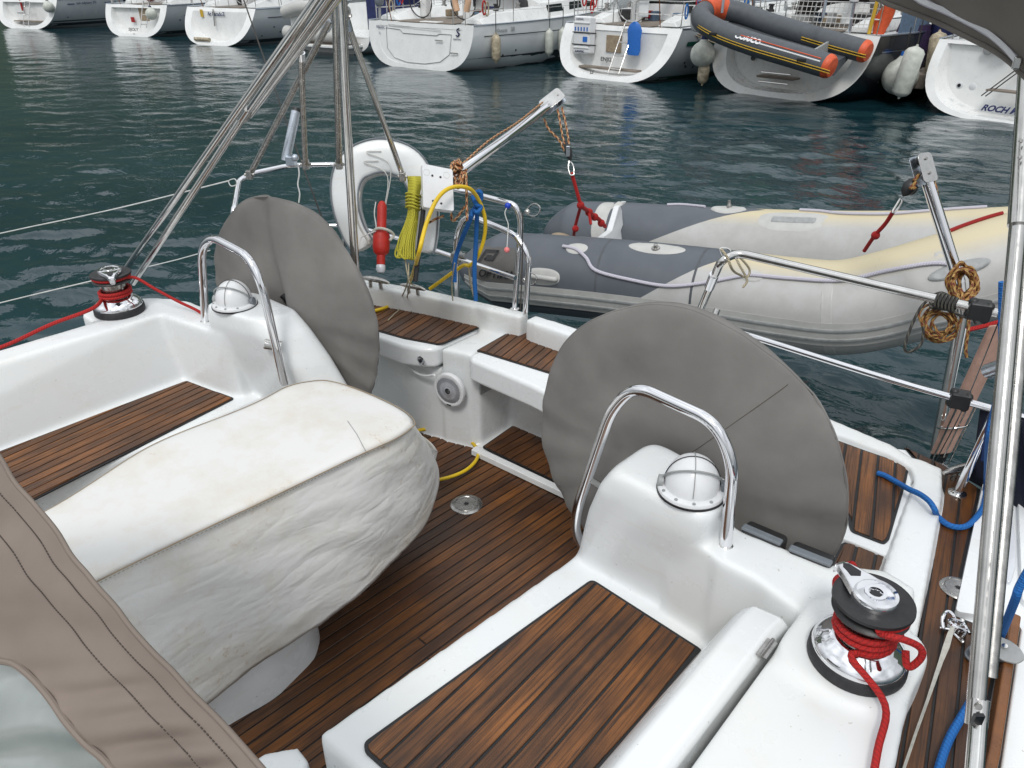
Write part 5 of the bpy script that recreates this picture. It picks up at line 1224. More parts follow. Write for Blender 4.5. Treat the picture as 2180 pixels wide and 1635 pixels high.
# ================================================================ OUR DINGHY ON THE DAVITS
din = thing('inflatable_dinghy', 'grey and off-white inflatable dinghy hung from the davits astern', 'dinghy', D(1500, 640, 3.6))
def frame_path(P):
    T = []
    for i in range(len(P)):
        a = P[max(0, i-1)]; b_ = P[min(len(P)-1, i+1)]; T.append((b_-a).normalized())
    return T
def dtube(name, pts, rad, outb, mat, n=8, seg=40):
    P = cr_spline([D(*p) for p in pts], n); T = frame_path(P); V = []; Fc = []; U = []; L = [0]
    for i in range(1, len(P)): L.append(L[-1]+(P[i]-P[i-1]).length)
    fr = []
    for i, p in enumerate(P):
        up = Vector((0, 0, 1)); up = (up-T[i]*up.dot(T[i])).normalized(); sd = T[i].cross(up)*outb; f = L[i]/L[-1]; r = rad(f)
        fr.append((p, up, sd, r, f))
        for k in range(seg):
            a = 2*math.pi*k/seg; V.append(p+(up*math.cos(a)+sd*math.sin(a))*r)
    for i in range(len(P)-1):
        f1, f2 = L[i]/L[-1], L[i+1]/L[-1]
        for k in range(seg):
            k2 = (k+1) % seg; Fc.append((i*seg+k, i*seg+k2, (i+1)*seg+k2, (i+1)*seg+k)); U.append([(k/seg, f1), ((k+1)/seg, f1), ((k+1)/seg, f2), (k/seg, f2)])
    return mk(name, (V, Fc, U), mat, din, ang=80), fr
stern = lambda f: .205*min(1, max(.03, (f/.075)**.55)) if f < .075 else .205
nt_pts = [(978, 566, 4.24), (1020, 572, 4.2), (1100, 578, 4.12), (1300, 596, 3.88), (1500, 620, 3.66), (1680, 646, 3.45), (1790, 655, 3.33), (1900, 634, 3.24), (2040, 595, 3.14), (2160, 560, 3.12), (2290, 535, 3.22), (2400, 520, 3.45)]
ftp = [(1158, 502, 5.34), (1210, 496, 5.26), (1300, 497, 5.1), (1500, 512, 4.78), (1700, 524, 4.46), (1850, 530, 4.22), (2000, 532, 4.0), (2130, 530, 3.82), (2260, 525, 3.68), (2400, 520, 3.55)]
n_t, nfr = dtube('side_tube', nt_pts, stern, 1, 'dinghy_fabric'); f_t, ffr = dtube('side_tube', ftp, stern, -1, 'dinghy_fabric_far')
def on(fr, f, a, out=1.0):
    i = min(range(len(fr)), key=lambda j: abs(fr[j][4]-f)); p, up, sd, r, _ = fr[i]; an = 2*math.pi*a
    return p+(up*math.cos(an)+sd*math.sin(an))*r*out, (up*math.cos(an)+sd*math.sin(an)), None
# which side of the near tube faces the camera?
_pa = on(nfr, .4, .25)[0]; _pb = on(nfr, .4, .75)[0]
NS_ = .25 if (_pa-CAM).length < (_pb-CAM).length else .75
sg = 1 if NS_ == .25 else -1
A_ = lambda a: (a if sg > 0 else 1-a)
def strake(fr, a0, a1, off, mat, name, f0=.0, f1=1.0):
    rings = []
    for p, up, sd, r, f in fr:
        if f < f0 or f > f1: continue
        row = []
        for a, o in ((a0, .001), (a0, off), ((a0+a1)/2, off*1.15), (a1, off), (a1, .001)):
            an = 2*math.pi*A_(a); row.append(p+(up*math.cos(an)+sd*math.sin(an))*(r+o))
        rings.append(row)
    return mk(name, loft(rings, closed=False, cap0=False, cap1=False), mat, din)
strake(nfr, .245, .335, .004, 'dinghy_light', 'rubbing_strake', .02)
strake(nfr, .266, .275, .009, 'mid_grey', 'strake_line', .02); strake(nfr, .302, .312, .009, 'mid_grey', 'strake_line', .02)
strake(nfr, .345, .56, .002, 'dinghy_dark', 'lower_panel', .02, .27)
# seams round the tube
for f in (.56,):
    p, up, sd, r, _ = nfr[min(range(len(nfr)), key=lambda j: abs(nfr[j][4]-f))]
# lower hull
rings = []
for i in range(0, len(nfr)):
    f = nfr[i][4]; j = min(range(len(ffr)), key=lambda q: abs(ffr[q][4]-f)); a, b_ = nfr[i][0], ffr[j][0]; m_ = (a+b_)/2; k = .34-.12*f
    rings.append([a+Vector((0, 0, -.14)), a.lerp(m_, .35)+Vector((0, 0, -.24)), m_+Vector((0, 0, -k)), b_.lerp(m_, .35)+Vector((0, 0, -.24)), b_+Vector((0, 0, -.14)), b_+Vector((0, 0, -.06)), m_+Vector((0, 0, -.10)), a+Vector((0, 0, -.06))])
mk('hull_bottom', loft(rings[8:]), 'dinghy_light', din)
# transom board
i = min(range(len(nfr)), key=lambda j: abs(nfr[j][4]-.10)); j = min(range(len(ffr)), key=lambda q: abs(ffr[q][4]-.12))
a, b_ = D(1262, 500, 4.35), D(1312, 462, 4.95)
tbp = [D(1232, 520, 4.2), D(1262, 512, 4.3), D(1290, 490, 4.55), D(1305, 440, 4.9), D(1322, 428, 5.05), D(1330, 470, 5.05), D(1320, 540, 4.9), D(1250, 560, 4.3)]
bk_ = Vector((.03, .0, 0))
mk('transom', loft([[p for p in tbp], [p+(D(1320, 500, 4.6)-D(1290, 500, 4.6)).normalized()*.035 for p in tbp]]), 'white_plastic', din, smooth=False, bev=.006)
mk('transom_pad', loft([[D(x, y, 4.93) for x, y in ((1296, 470), (1300, 440), (1316, 428), (1326, 430), (1322, 450), (1308, 492))], [D(x+6, y+2, 4.95) for x, y in ((1296, 470), (1300, 440), (1316, 428), (1326, 430), (1322, 450), (1308, 492))]]), 'dinghy_light', din, smooth=False, bev=.004)
mk('corner_patch', MB().add(*ball(D(1195, 505, 5.05), .05, 1.6, 1, .5, 8)), 'buff', din)
def patch(fr, f, a, L, Wd, mat, name, off=.004, rnd=.4, N_=10, tilt=0, AA=None):
    """curved patch glued on the tube; L along, Wd round, in metres"""
    i = min(range(len(fr)), key=lambda j: abs(fr[j][4]-f)); p, up, sd, r, _ = fr[i]; a = (AA or A_)(a); T = frame_path([q[0] for q in fr])[i]
    V = []; M_ = []
    for iy in range(N_+1):
        for ix in range(N_*2+1):
            x = (ix/(N_*2)-.5)*2; y = (iy/N_-.5)*2
            # superellipse squeeze
            e = 1/rnd; mx = (abs(x)**e+abs(y)**e)**(1/e) if (x or y) else 1; mm = max(abs(x), abs(y)) or 1; s = mm/mx if mx else 1
            x *= s; y *= s
            an = 2*math.pi*a+(y*Wd/2)/r+tilt*x; edge = .0 if mm < .98 else 1
            V.append(p+T*(x*L/2)+(up*math.cos(an)+sd*math.sin(an))*(r+off*(1-edge)))
    Fc = []
    n2 = N_*2+1
    for iy in range(N_):
        for ix in range(N_*2): q = iy*n2+ix; Fc.append((q, q+1, q+n2+1, q+n2))
    return mk(name, MB().add([tuple(v) for v in V], Fc), mat, din, ang=70)
def fof(x):  # run fraction of the near tube at picture column x
    best = None
    for q in nfr:
        v = q[0]-CAM; xx = 1090+F*v.dot(cr)/v.dot(cf)
        if best is None or abs(xx-x) < best[0]: best = (abs(xx-x), q[4])
    return best[1]
patch(nfr, fof(1098), .17, .27, .19, 'logo_grey', 'logo_patch', .0025, .12)
hp_ = patch(nfr, fof(1187), .205, .19, .085, 'dinghy_light', 'handle_patch', .003)
f_ = fof(1187); q1, n1, _ = on(nfr, f_-.025, A_(.205)); q2, n2_, _ = on(nfr, f_+.025, A_(.21))
mk('carry_handle', tube(cr_spline([q1, q1+n1*.02, (q1+q2)/2+n1*.028, q2+n2_*.02, q2], 5), .013, 10), 'dinghy_light', din)
for x, a, L, Wd in ((1237, .075, .115, .075), (1612, .115, .10, .06)): patch(nfr, fof(x), a, L, Wd, 'dinghy_light', 'ring_patch', .004, .5)
patch(nfr, fof(1397), .03, .28, .10, 'dinghy_light', 'valve_patch', .004, .5)
vc, vn, _ = on(nfr, fof(1395), A_(.04)); mk('valve', lathe([(.022, 0), (.02, .006), (.010, .008), (.010, .022), (.004, .024), (1e-5, .024)], vc+vn*.003, vn, 16), 'steel_dull', din)
patch(nfr, fof(2020), .15, .22, .06, 'mid_grey', 'oarlock_patch', .006, .5)
# seam bands on the light half
for x in (1775, 2010): patch(nfr, fof(x), .27, .045, .50, 'dinghy_light', 'tube_seam', .0016, .12)
for x in (1290, 1500): patch(nfr, fof(x), .12, .012, .42, 'rib_grey', 'tube_seam', .0014, .12)
# far tube patches and fittings
def fof2(x):
    best = None
    for q in ffr:
        v = q[0]-CAM; xx = 1090+F*v.dot(cr)/v.dot(cf)
        if best is None or abs(xx-x) < best[0]: best = (abs(xx-x), q[4])
    return best[1]
_pa = on(ffr, .4, .12)[0]; _pb = on(ffr, .4, .88)[0]
fs = (lambda a: a) if (_pa-CAM).length < (_pb-CAM).length else (lambda a: 1-a)
patch(ffr, fof2(1703), .085, .42, .15, 'dinghy_light', 'seat_patch', .003, .35, AA=fs); patch(ffr, fof2(1703), .085, .26, .05, 'mid_grey', 'seat_slot', .006, .12, AA=fs)
patch(ffr, fof2(1305), .12, .10, .32, 'dinghy_light', 'transom_glue', .004, .25, AA=fs)
for x, w_ in ((1545, .22),): patch(ffr, fof2(x), .01, w_, .12, 'dinghy_light', 'valve_patch', .01, .6, AA=fs)
vc, vn, _ = on(ffr, fof2(1545), .0); mk('valve', lathe([(.016, 0), (.016, .02), (.01, .03), (.01, .05), (1e-5, .052)], vc, vn, 12), 'steel_dull', din)
def over(fr, fx, lst, fun): return [on(fr, fx(x), fun(a), 1.035)[0] for x, a in lst]
mk('grab_line', tube(cr_spline(over(nfr, fof, ((1232, .075), (1250, .085), (1275, .12), (1310, .165), (1370, .185), (1440, .19), (1520, .165), (1590, .125), (1620, .115), (1700, .11), (1800, .105), (1900, .10), (1990, .115), (2030, .14)), A_), 6), .0085, 10), 'rope_white', din)
mk('grab_line', tube(cr_spline([on(ffr, fof2(x), fs(a), 1.03)[0] for x, a in ((1430, .0), (1455, .97), (1490, .0))], 6), .0085, 8), 'rope_white', din)
mk('grab_line', tube(cr_spline([on(ffr, fof2(x), fs(a), 1.03)[0] for x, a in ((1700, .0), (1745, .01), (1790, .035), (1880, .04), (1960, .02), (2040, .0), (2100, .99))], 6), .0085, 8), 'rope_white', din)
rp = [on(nfr, fof(x), A_(a), 1.03)[0] for x, a in ((2035, .985), (2070, .97), (2110, .955), (2150, .95))]
mk('painter', tube(cr_spline(rp, 6), .008, 8), 'rope_red_dark', din)
mk('painter', tube(cr_spline([D(2030, 708, 3.0), D(2070, 700, 3.0), D(2110, 690, 2.98), D(2150, 678, 2.95)], 6), .009, 8), 'rope_red', din)
rg_, rn_, _ = on(nfr, fof(1060), A_(.195))
# printed letters bent on the logo patch: black emblem and word
Tn = frame_path([q[0] for q in nfr])[min(range(len(nfr)), key=lambda j: abs(nfr[j][4]-fof(1075)))]
cpt, cn, _ = on(nfr, fof(1072), A_(.150), 1.0); upv = (Vector((0, 0, 1))-cn*cn.z).normalized()
def emblem(pts, off=.0):
    return [tuple(cpt+Tn*a+upv*b_+cn*.012) for a, b_ in pts]
em = MB()
for P in ([(-.055, -.03), (-.025, .045), (.055, .045), (.052, .033), (-.016, .033), (-.044, -.03)], [(.055, .045), (.032, -.012), (-.018, -.012), (-.022, 0), (.022, 0), (.04, .04)], [(-.018, -.012), (-.008, .016), (.022, .016), (.020, .008), (-.002, .008), (-.008, -.012)]):
    em.add(emblem(P), [tuple(range(len(P)))])
mk('emblem', em, 'black', din, smooth=False)
wc, wn_, _ = on(nfr, fof(1105), A_(.215), 1.03)
text('OPTIMA', wc-Tn*.115-upv*.012, Tn, (Vector((0, 0, 1))-wn_*wn_.z), .055, 'black', din, shear=.25, bold=.0012)
# ================================================================ MOORED BOATS ACROSS THE WATER
def sub(o, name, mb, mat, **kw): return mk(name, mb, mat, o, **kw)
class Boat:
    def __init__(s, name, label, px, yaw, B, fb, Lh, hull='hull_white', rake=.5, group='yachts moored stern to across the harbour', cat='sailing yacht', loc=None, full=True, draft=.04, bow_rise=.35, infl=.18, tump=(.62, .80)):
        s.p = Z(px[0], px[1], 0) if loc is None else Vector(loc); s.a = math.radians(yaw)
        s.ux = Vector((math.cos(s.a), math.sin(s.a), 0)); s.uy = Vector((-math.sin(s.a), math.cos(s.a), 0))
        s.t = thing(name, label, cat, s.p, group); s.B = B; s.fb = fb; s.L = Lh; s.rake = rake
        s.draft = draft; s.infl = infl; s.rise = bow_rise; s.tump = tump
        st = [0, .02, .06, .12, .2, .3, .42, .55, .68, .8, .9, .97, 1.0]
        rings = [s.section(f) for f in st]
        s.sheer = [(r[0], r[-1]) for r in rings]
        s.hull = s.m('hull', loft(rings, closed=False, cap0=False, cap1=False), hull, ang=50)
        # transom: rim, recess with a boarding step, back wall
        s.st = st
    def W(s, x, y, z): return s.p+s.ux*x+s.uy*y+Vector((0, 0, z))
    def m(s, name, mb, mat, par=None, **kw): return mk(name, mb, mat, par or s.t, **kw)
    def hb(s, f): 
        return s.B/2*(1+s.infl*math.sin(math.pi*min(1, f*1.25))*1)*(1-max(0, (f-.42)/.58)**2.1) if f > 0 else s.B/2
    def zs(s, f): return s.fb+s.rise*f**2
    def loc(s, f, th):
        b_ = s.hb(f); h = s.zs(f); d = s.draft+.45*math.sin(math.pi*min(1, f*1.1))*(1 if f > 0 else 0)
        c, q = math.cos(th), math.sin(th)
        x = -b_*(abs(c)**s.tump[0])*(1 if c > 0 else -1); z = h-(h+d)*abs(q)**s.tump[1]
        y = f*s.L+z*s.rake*max(0, 1-f*s.L/2.0)+(max(0, z)*.25*max(0, (f-.9)*10))
        return x, y, z
    def section(s, f, n=30): return [s.W(*s.loc(f, math.pi*k/n)) for k in range(n+1)]
    def rim(s, k, zc=.52, n=30, push=None, clipz=None):
        o = []
        for i in range(n+1):
            x, y, z = s.loc(0, math.pi*i/n); z0 = s.fb*zc; x *= k; z = z0+(z-z0)*k
            yy = z*s.rake if push is None else push
            o.append(s.W(x, yy, z))
        return o
    def transom(s, k=.76, yb=.62, mat='boat_white', matin='boat_white', panel=False):
        a, b_ = s.rim(1.0), s.rim(k)
        s.m('transom', loft([a, b_], closed=True, cap0=False, cap1=False), mat, ang=30)
        if not panel:
            c = s.rim(k*.97, push=yb); s.m('transom_recess', loft([b_, c], closed=True, cap0=False, cap1=True), matin, ang=30)
        else:
            c = [p+s.uy*.012 for p in s.rim(k)]; s.m('swim_gate', loft([b_, c], closed=True, cap0=False, cap1=True), mat, ang=20)
    def deck(s, mat='boat_white', y0=None, drop=.02):
        V = []; 
        for f in s.st:
            (x, y, z) = s.loc(f, 0); V += [tuple(s.W(x*.985, y, z-drop)), tuple(s.W(-x*.985, y, z-drop))]
        s.m('deck', MB().add(V, [(2*i, 2*i+2, 2*i+3, 2*i+1) for i in range(len(s.st)-1)]), mat, smooth=False)
        rr = MB()
        for sg_ in (1, -1): rr.add(*tube([s.W(*(lambda q: (q[0]*sg_, q[1], q[2]+.01))(s.loc(f, 0))) for f in s.st], .022, 6))
        s.m('toe_rail', rr, 'alloy' if mat != 'buff' else 'buff')
    def bx(s, name, c, sz, mat, par=None, bev=.02, **kw):
        ax = Matrix((s.ux, s.uy, Vector((0, 0, 1)))).transposed(); return s.m(name, box(s.W(*c), sz, ax=ax), mat, par, bev=bev, **kw)
    def cabin(s, f0=.33, f1=.74, h=.42, w0=.62, mat='boat_white', wins=3, win='window_dark'):
        R = []; n = 9; fs_ = [f0+(f1-f0)*k/n for k in range(n+1)]
        for k, f in enumerate(fs_):
            b_ = s.hb(f)*w0*(1 if k < n-2 else (1-.25*(k-n+2))); z0 = s.zs(f)-.03; hh = h*(1-.95*max(0, (k/n-.45)/.55)**1.4); y = f*s.L
            R.append([s.W(-b_, y, z0), s.W(-b_*.93, y+.05, z0+hh*.8), s.W(-b_*.75, y+.05, z0+hh), s.W(b_*.75, y+.05, z0+hh), s.W(b_*.93, y+.05, z0+hh*.8), s.W(b_, y, z0)])
        c = s.m('coachroof', loft(R, closed=False), mat, ang=40)
        for sg_ in (1, -1):
            for k in range(wins):
                fa = f0+(f1-f0)*(.06+.27*k); fb_ = fa+(f1-f0)*.19; P = []
                for f, q in ((fa, .25), (fb_, .25), (fb_-.005, .68), (fa+.005, .68)):
                    b_ = s.hb(f)*w0; x = b_*(1-.07*q/.8)+.006; z0 = s.zs(f)-.03; hh = h*(1-.95*max(0, ((f-f0)/(f1-f0)-.45)/.55)**1.4); P.append(s.W(sg_*x, f*s.L+.05*q, z0+hh*q))
                s.m('window', loft([P, [p+s.ux*sg_*.006 for p in P]]), win, c, smooth=False)
        return c
    def cockpit(s, y0=.9, y1=None, w=.62, mat='boat_white', depth=.4):
        y1 = y1 or s.L*.33; b_ = s.hb(.15)*w; z = s.fb+.005
        s.m('cockpit_floor', loft([[s.W(-b_*.62, y0, z-.005), s.W(b_*.62, y0, z-.005), s.W(b_*.62, y1, z-.005), s.W(-b_*.62, y1, z-.005)], [s.W(-b_*.62, y0, z+.012), s.W(b_*.62, y0, z+.012), s.W(b_*.62, y1, z+.012), s.W(-b_*.62, y1, z+.012)]]), 'pontoon_wood', smooth=False)
        for sg_ in (1, -1):
            R = [[s.W(sg_*b_*.66, y, z), s.W(sg_*b_*1.14, y, z), s.W(sg_*b_*1.06, y, z+hh), s.W(sg_*b_*.78, y, z+hh)] for y, hh in ((y0+.25, .12), (y0+.9, .27), (y1, .34))]
            s.m('coaming', loft(R), mat, bev=.03)
    def tubes(s, name, lst, r, mat='steel', par=None, closed=False):
        mb = MB()
        for P in lst: mb.add(*tube(fillet([s.W(*p) for p in P], .1, 4) if len(P) > 2 and not closed else [s.W(*p) for p in P], r, 7, closed=closed))
        return s.m(name, mb, mat, par)
    def pushpit(s, gap=.35, h=.62, col='steel', fwd=1.5):
        b_ = s.B/2*.93; z = s.fb
        for sg_ in (1, -1):
            s.tubes('pushpit', [[(sg_*gap, z*s.rake+.12, z), (sg_*gap, z*s.rake+.12, z+h), (sg_*b_, z*s.rake+.18, z+h), (sg_*b_, z*s.rake+fwd, z+h), (sg_*b_, z*s.rake+fwd, z)], [(sg_*gap, z*s.rake+.12, z+h*.5), (sg_*b_, z*s.rake+.18, z+h*.5), (sg_*b_, z*s.rake+fwd, z+h*.5)], [(sg_*b_*.98, z*s.rake+.18, z), (sg_*b_, z*s.rake+.18, z+h)]], .014, col)
    def stanchions(s, n=5):
        for sg_ in (1, -1):
            tops = []; mids = []
            for k in range(n+1):
                f = .16+.72*k/n; x, y, z = s.loc(f, 0); 
                s.tubes('stanchion', [[(sg_*abs(x)*.96, y, z), (sg_*abs(x)*.96, y, z+.62)]], .013)
                tops.append((sg_*abs(x)*.96, y, z+.61)); mids.append((sg_*abs(x)*.96, y, z+.32))
            s.tubes('lifeline', [[q] if False else list(z_) for z_ in zip(tops[:-1], tops[1:])]+[list(z_) for z_ in zip(mids[:-1], mids[1:])], .006)
    def wheel(s, x, y, r=.42, mat='steel', rim=.012, z=None):
        z = s.fb+.52 if z is None else z
        w_ = s.m('steering_wheel', tube([s.W(x+r*math.cos(a), y-.05*math.sin(a), z+r*math.sin(a)) for a in [k*math.pi/16 for k in range(32)]], rim, 6, closed=True), mat)
        s.tubes('spoke', [[(x, y, z), (x+r*math.cos(a), y-.05*math.sin(a), z+r*math.sin(a))] for a in [k*math.pi/3+.4 for k in range(6)]], .006, par=w_)
        s.bx('pedestal', (x, y+.22, s.fb+.38), (.26, .26, .80), 'boat_white', bev=.06)
    def rig(s, mast=13.5, boom_col='navy', fm=.52, boom=True, mcol='alloy'):
        y = fm*s.L; z0 = s.zs(fm)
        m_ = s.m('mast', tube([s.W(0, y, z0), s.W(0, y, z0+mast)], .085, 10), mcol)
        for hh in (.38, .68): s.m('spreader', tube([s.W(-.85, y-.25, z0+mast*hh), s.W(0, y, z0+mast*hh+.05), s.W(.85, y-.25, z0+mast*hh)], .02, 6), mcol, m_)
        for sg_ in (1, -1): s.m('shroud', tube([s.W(sg_*s.hb(fm)*.93, y-.2, z0), s.W(sg_*.85, y-.25, z0+mast*.38), s.W(sg_*.8, y-.2, z0+mast*.68), s.W(0, y, z0+mast)], .008, 5), 'steel_dull', m_)
        s.m('backstay', tube([s.W(0, .55, s.fb), s.W(0, y, z0+mast)], .007, 5), 'steel_dull', m_); s.m('forestay', tube([s.W(0, s.L*.97, s.zs(1)), s.W(0, y, z0+mast*.95)], .035, 6), 'sail_cloth', m_)
        if boom:
            R = []
            for k in range(9):
                f = k/8; yy = y-.15-(y-s.L*.12)*f; h_ = .34-.18*f; w_ = .15-.04*f
                R.append([s.W(w_*math.cos(a)*1, yy, z0+.95+.12+h_*.5*math.sin(a)+.03*math.sin(k*2.3)) for a in [j*math.pi/5 for j in range(10)]])
            s.m('sail_cover', loft(R), boom_col)
            s.m('boom', tube([s.W(0, y, z0+.88), s.W(0, s.L*.10, z0+.86)], .07, 8), mcol)
    def sprayhood(s, f=.34, w=.95, col='navy', h=.62, clear=True):
        R = []; y = f*s.L; z = s.fb+.34
        for k in range(7):
            t_ = k/6; yy = y-.45+1.15*t_; hh = h*math.cos(t_*1.35)
            R.append([s.W(w*math.cos(a), yy, z-.1+hh*max(0, math.sin(a))**.7+.02) for a in [j*math.pi/10 for j in range(11)]])
        sh_ = s.m('sprayhood', loft(R, closed=False, cap0=False, cap1=False), col, ang=80)
        if clear:
            for c_ in (2, 5):
                P = [R[5][c_], R[5][c_+3], R[3][c_+3], R[3][c_]]; P = [p+Vector((0, 0, .03)) for p in P]
                s.m('clear_pane', MB().add([tuple(p) for p in P], [(0, 1, 2, 3)]), 'clear_dark', sh_, smooth=False)
        return sh_
    def ladder(s, x, z0=.12, z1=1.15, w=.34, steps=3, off=-.06):
        l_ = s.tubes('ladder', [[(x-w/2, z0*s.rake+off, z0), (x-w/2, z1*s.rake+off, z1), (x+w/2, z1*s.rake+off, z1), (x+w/2, z0*s.rake+off, z0)]], .016, 'steel')
        for k in range(steps):
            z = z0+(z1-z0)*(k+.35)/steps; s.tubes('rung', [[(x-w/2, z*s.rake+off, z), (x+w/2, z*s.rake+off, z)]], .018, 'steel', l_)
    def stripe(s, za, zb, mat, f0=.01, f1=.97, name='stripe', rel=False):
        """painted band on the hull side between two heights"""
        for sg_ in (1, -1):
            R = []
            for k in range(25):
                f = f0+(f1-f0)*k/24; row = []
                for zt in (za, zb):
                    z_t = zt if not rel else s.zs(f)-zt
                    lo, hi = 0.0, math.pi/2
                    for _ in range(22):
                        m_ = (lo+hi)/2
                        if s.loc(f, m_)[2] > z_t: lo = m_
                        else: hi = m_
                    x, y, z = s.loc(f, lo); row.append(s.W(-sg_*(x-.012), y, z))
                R.append(row)
            s.m(name, loft(R, closed=False, cap0=False, cap1=False), mat, ang=80)
    def side_pt(s, f, zt, off=.02):
        lo, hi = 0.0, math.pi/2
        for _ in range(22):
            m_ = (lo+hi)/2
            if s.loc(f, m_)[2] > zt: lo = m_
            else: hi = m_
        x, y, z = s.loc(f, lo); return s.W(-x+off, y, z)
    def side_text(s, txt, f, z, size, mat='navy', **kw):
        a, b_ = s.side_pt(f, z), s.side_pt(f+.06, z); c = s.side_pt(f, z+.12); text(txt, a, b_-a, c-a, size, mat, s.t, **kw)
    def stern_text(s, txt, x, z, size, mat='navy', y=None, off=-.012, **kw):
        if y is None: o_ = s.W(x, z*s.rake+off, z); yd = s.uy*s.rake+Vector((0, 0, 1))
        else: o_ = s.W(x, y+off, z); yd = Vector((0, 0, 1))
        text(txt, o_, s.ux, yd, size, mat, s.t, **kw)
    def common(s, boom='navy', cab=True, **kw):
        s.deck(); s.cockpit(); s.cabin(**kw); s.pushpit(); s.stanchions(); s.rig(boom_col=boom)
def gear(b, seed, motor=True):
    rg = random.Random(seed); s = b
    for sg_ in (1, -1):
        for yy in (1.9, 3.0):
            b.m('winch', lathe([(.09, 0), (.085, .05), (.055, .07), (.05, .13), (.075, .15), (.07, .18), (1e-5, .185)], b.W(sg_*b.B*.36, yy, b.fb+.30), seg=14), rg.choice(['steel_dull', 'black_plastic']))
        for k in range(3):
            c = b.W(sg_*b.B*.465, rg.uniform(.8, 1.9), b.fb+rg.uniform(.35, .6)); w_ = rg.uniform(.06, .10)
            b.m('rope_coil', tube(cr_spline([c+b.uy*w_*math.cos(a)+Vector((0, 0, (w_+.10)*math.sin(a))) for a in [j*math.pi/4 for j in range(8)]], 3, True), .022, 6, closed=True), rg.choice(['rope_blue', 'rope_cream', 'rope_red', 'rope_black', 'cord_white']))
    for k in range(7):
        b.bx('stowed_gear', (rg.uniform(-.9, .9), rg.uniform(2.0, 3.6), b.fb+.1+rg.uniform(0, .12)), (rg.uniform(.15, .5), rg.uniform(.15, .5), rg.uniform(.1, .3)), rg.choice(['navy', 'mid_grey', 'buff', 'boat_white', 'fl_red', 'blue_grey_cloth', 'black_plastic']), bev=.03)
    if motor:
        x = rg.choice([-1, 1])*b.B*.40; y = b.fb*b.rake+.10
        o = b.m('outboard_motor', loft([[b.W(x+w_*math.cos(a), y+dy+l_*math.sin(a), b.fb+z) for a in [j*math.pi/5 for j in range(10)]] for z, w_, l_, dy in ((.42, .09, .12, 0), (.50, .12, .17, 0), (.72, .11, .16, .02), (.80, .06, .08, .02))]), rg.choice(['black_plastic', 'grey_plastic'])); b.m('motor_leg', tube([b.W(x, y, b.fb+.45), b.W(x, y-.03, b.fb+.02)], .04, 8), 'mid_grey', o)
    fx = rg.choice([-1, 1])*b.B*.30; y = b.fb*b.rake+.15
    st_ = b.m('flag_staff', tube([b.W(fx, y, b.fb), b.W(fx, y-.35, b.fb+1.5)], .014, 6), 'varnish')
    b.m('navigation_antenna', lathe([(.09, 0), (.10, .05), (.05, .11), (1e-5, .12)], b.W(-fx, y, b.fb+.64), seg=14), 'white_plastic')
    for k in range(3): b.m('hull_outlet', lathe([(.03, 0), (.03, .01), (1e-5, .012)], b.side_pt(.07+.05*k+rg.uniform(0, .02), rg.uniform(.3, .7), .0), b.ux, 10), 'black')
def fender_cyl(c, L, r, mat, label, tilt=(0, 0, 1), group=None):
    ax_ = Vector(tilt).normalized(); t = thing('fender', label, 'fender', Vector(c)-Vector((0, 0, L/2)), group)
    P = [(1e-5, -L/2-.02), (.02, -L/2-.05), (.03, -L/2-.01), (r*.75, -L/2+.04), (r, -L/2+.11), (r, L/2-.11), (r*.75, L/2-.04), (.03, L/2+.01), (.02, L/2+.05), (1e-5, L/2+.05)]
    mk('body', lathe(P, c, ax_, 18), mat, t); mk('hanging_line', rod(Vector(c)+ax_*(L/2+.04), Vector(c)+ax_*(L/2+.04)+Vector((0, 0, .55)), .012, 5), 'cord_dark', t); return t
def fender_ball(c, r, mat, label, cap='navy', group=None):
    t = thing('ball_fender', label, 'fender', Vector(c)-Vector((0, 0, r)), group)
    P = [(max(1e-5, math.sin(math.pi*k/14))*r, -math.cos(math.pi*k/14)*r) for k in range(12)]+[(r*.42, r*.92), (r*.25, r*1.12), (r*.16, r*1.3)]
    mk('body', lathe(P, c, (0, 0, 1), 24), mat, t); mk('neck', lathe([(r*.26, r*1.05), (r*.22, r*1.35), (1e-5, r*1.37)], c, (0, 0, 1), 12), cap, t)
    mk('hanging_line', rod(Vector(c)+Vector((0, 0, r*1.3)), Vector(c)+Vector((0, 0, r*1.3+.5)), .012, 5), 'cord_dark', t); return t

# 1 leftmost
b1 = Boat('moored_yacht', 'leftmost moored yacht, grey sided with white stern and black waterline stripes', (52, 61), 20, 3.9, 1.25, 11.5, 'hull_grey', .42)
b1.transom(.78, .62); b1.common('navy'); b1.stripe(.12, .24, 'boot_dark'); b1.stripe(.30, .35, 'boot_dark'); b1.wheel(0, 1.9); b1.ladder(.15)
b1.stripe(1.02, 1.06, 'stripe_blue', .06, .10); b1.stripe(1.02, 1.06, 'stripe_blue', .26, .32); b1.side_text('sun odyssey 39i', .11, 1.02, .17, 'navy')
b1.stripe(.98, 1.14, 'window_dark', .36, .50, 'hull_window'); b1.bx('recess_step', (0, .45, .30), (1.9, .3, .05), 'pontoon_wood')
b1.bx('folded_table', (-.7, .62, 1.0), (.5, .10, .7), 'boat_white'); b1.bx('red_panel', (-.42, .52, 1.05), (.10, .05, .62), 'fl_red')
fender_ball(b1.W(1.75, .15, .95), .24, 'fender', 'white ball fender on the leftmost moored yacht')
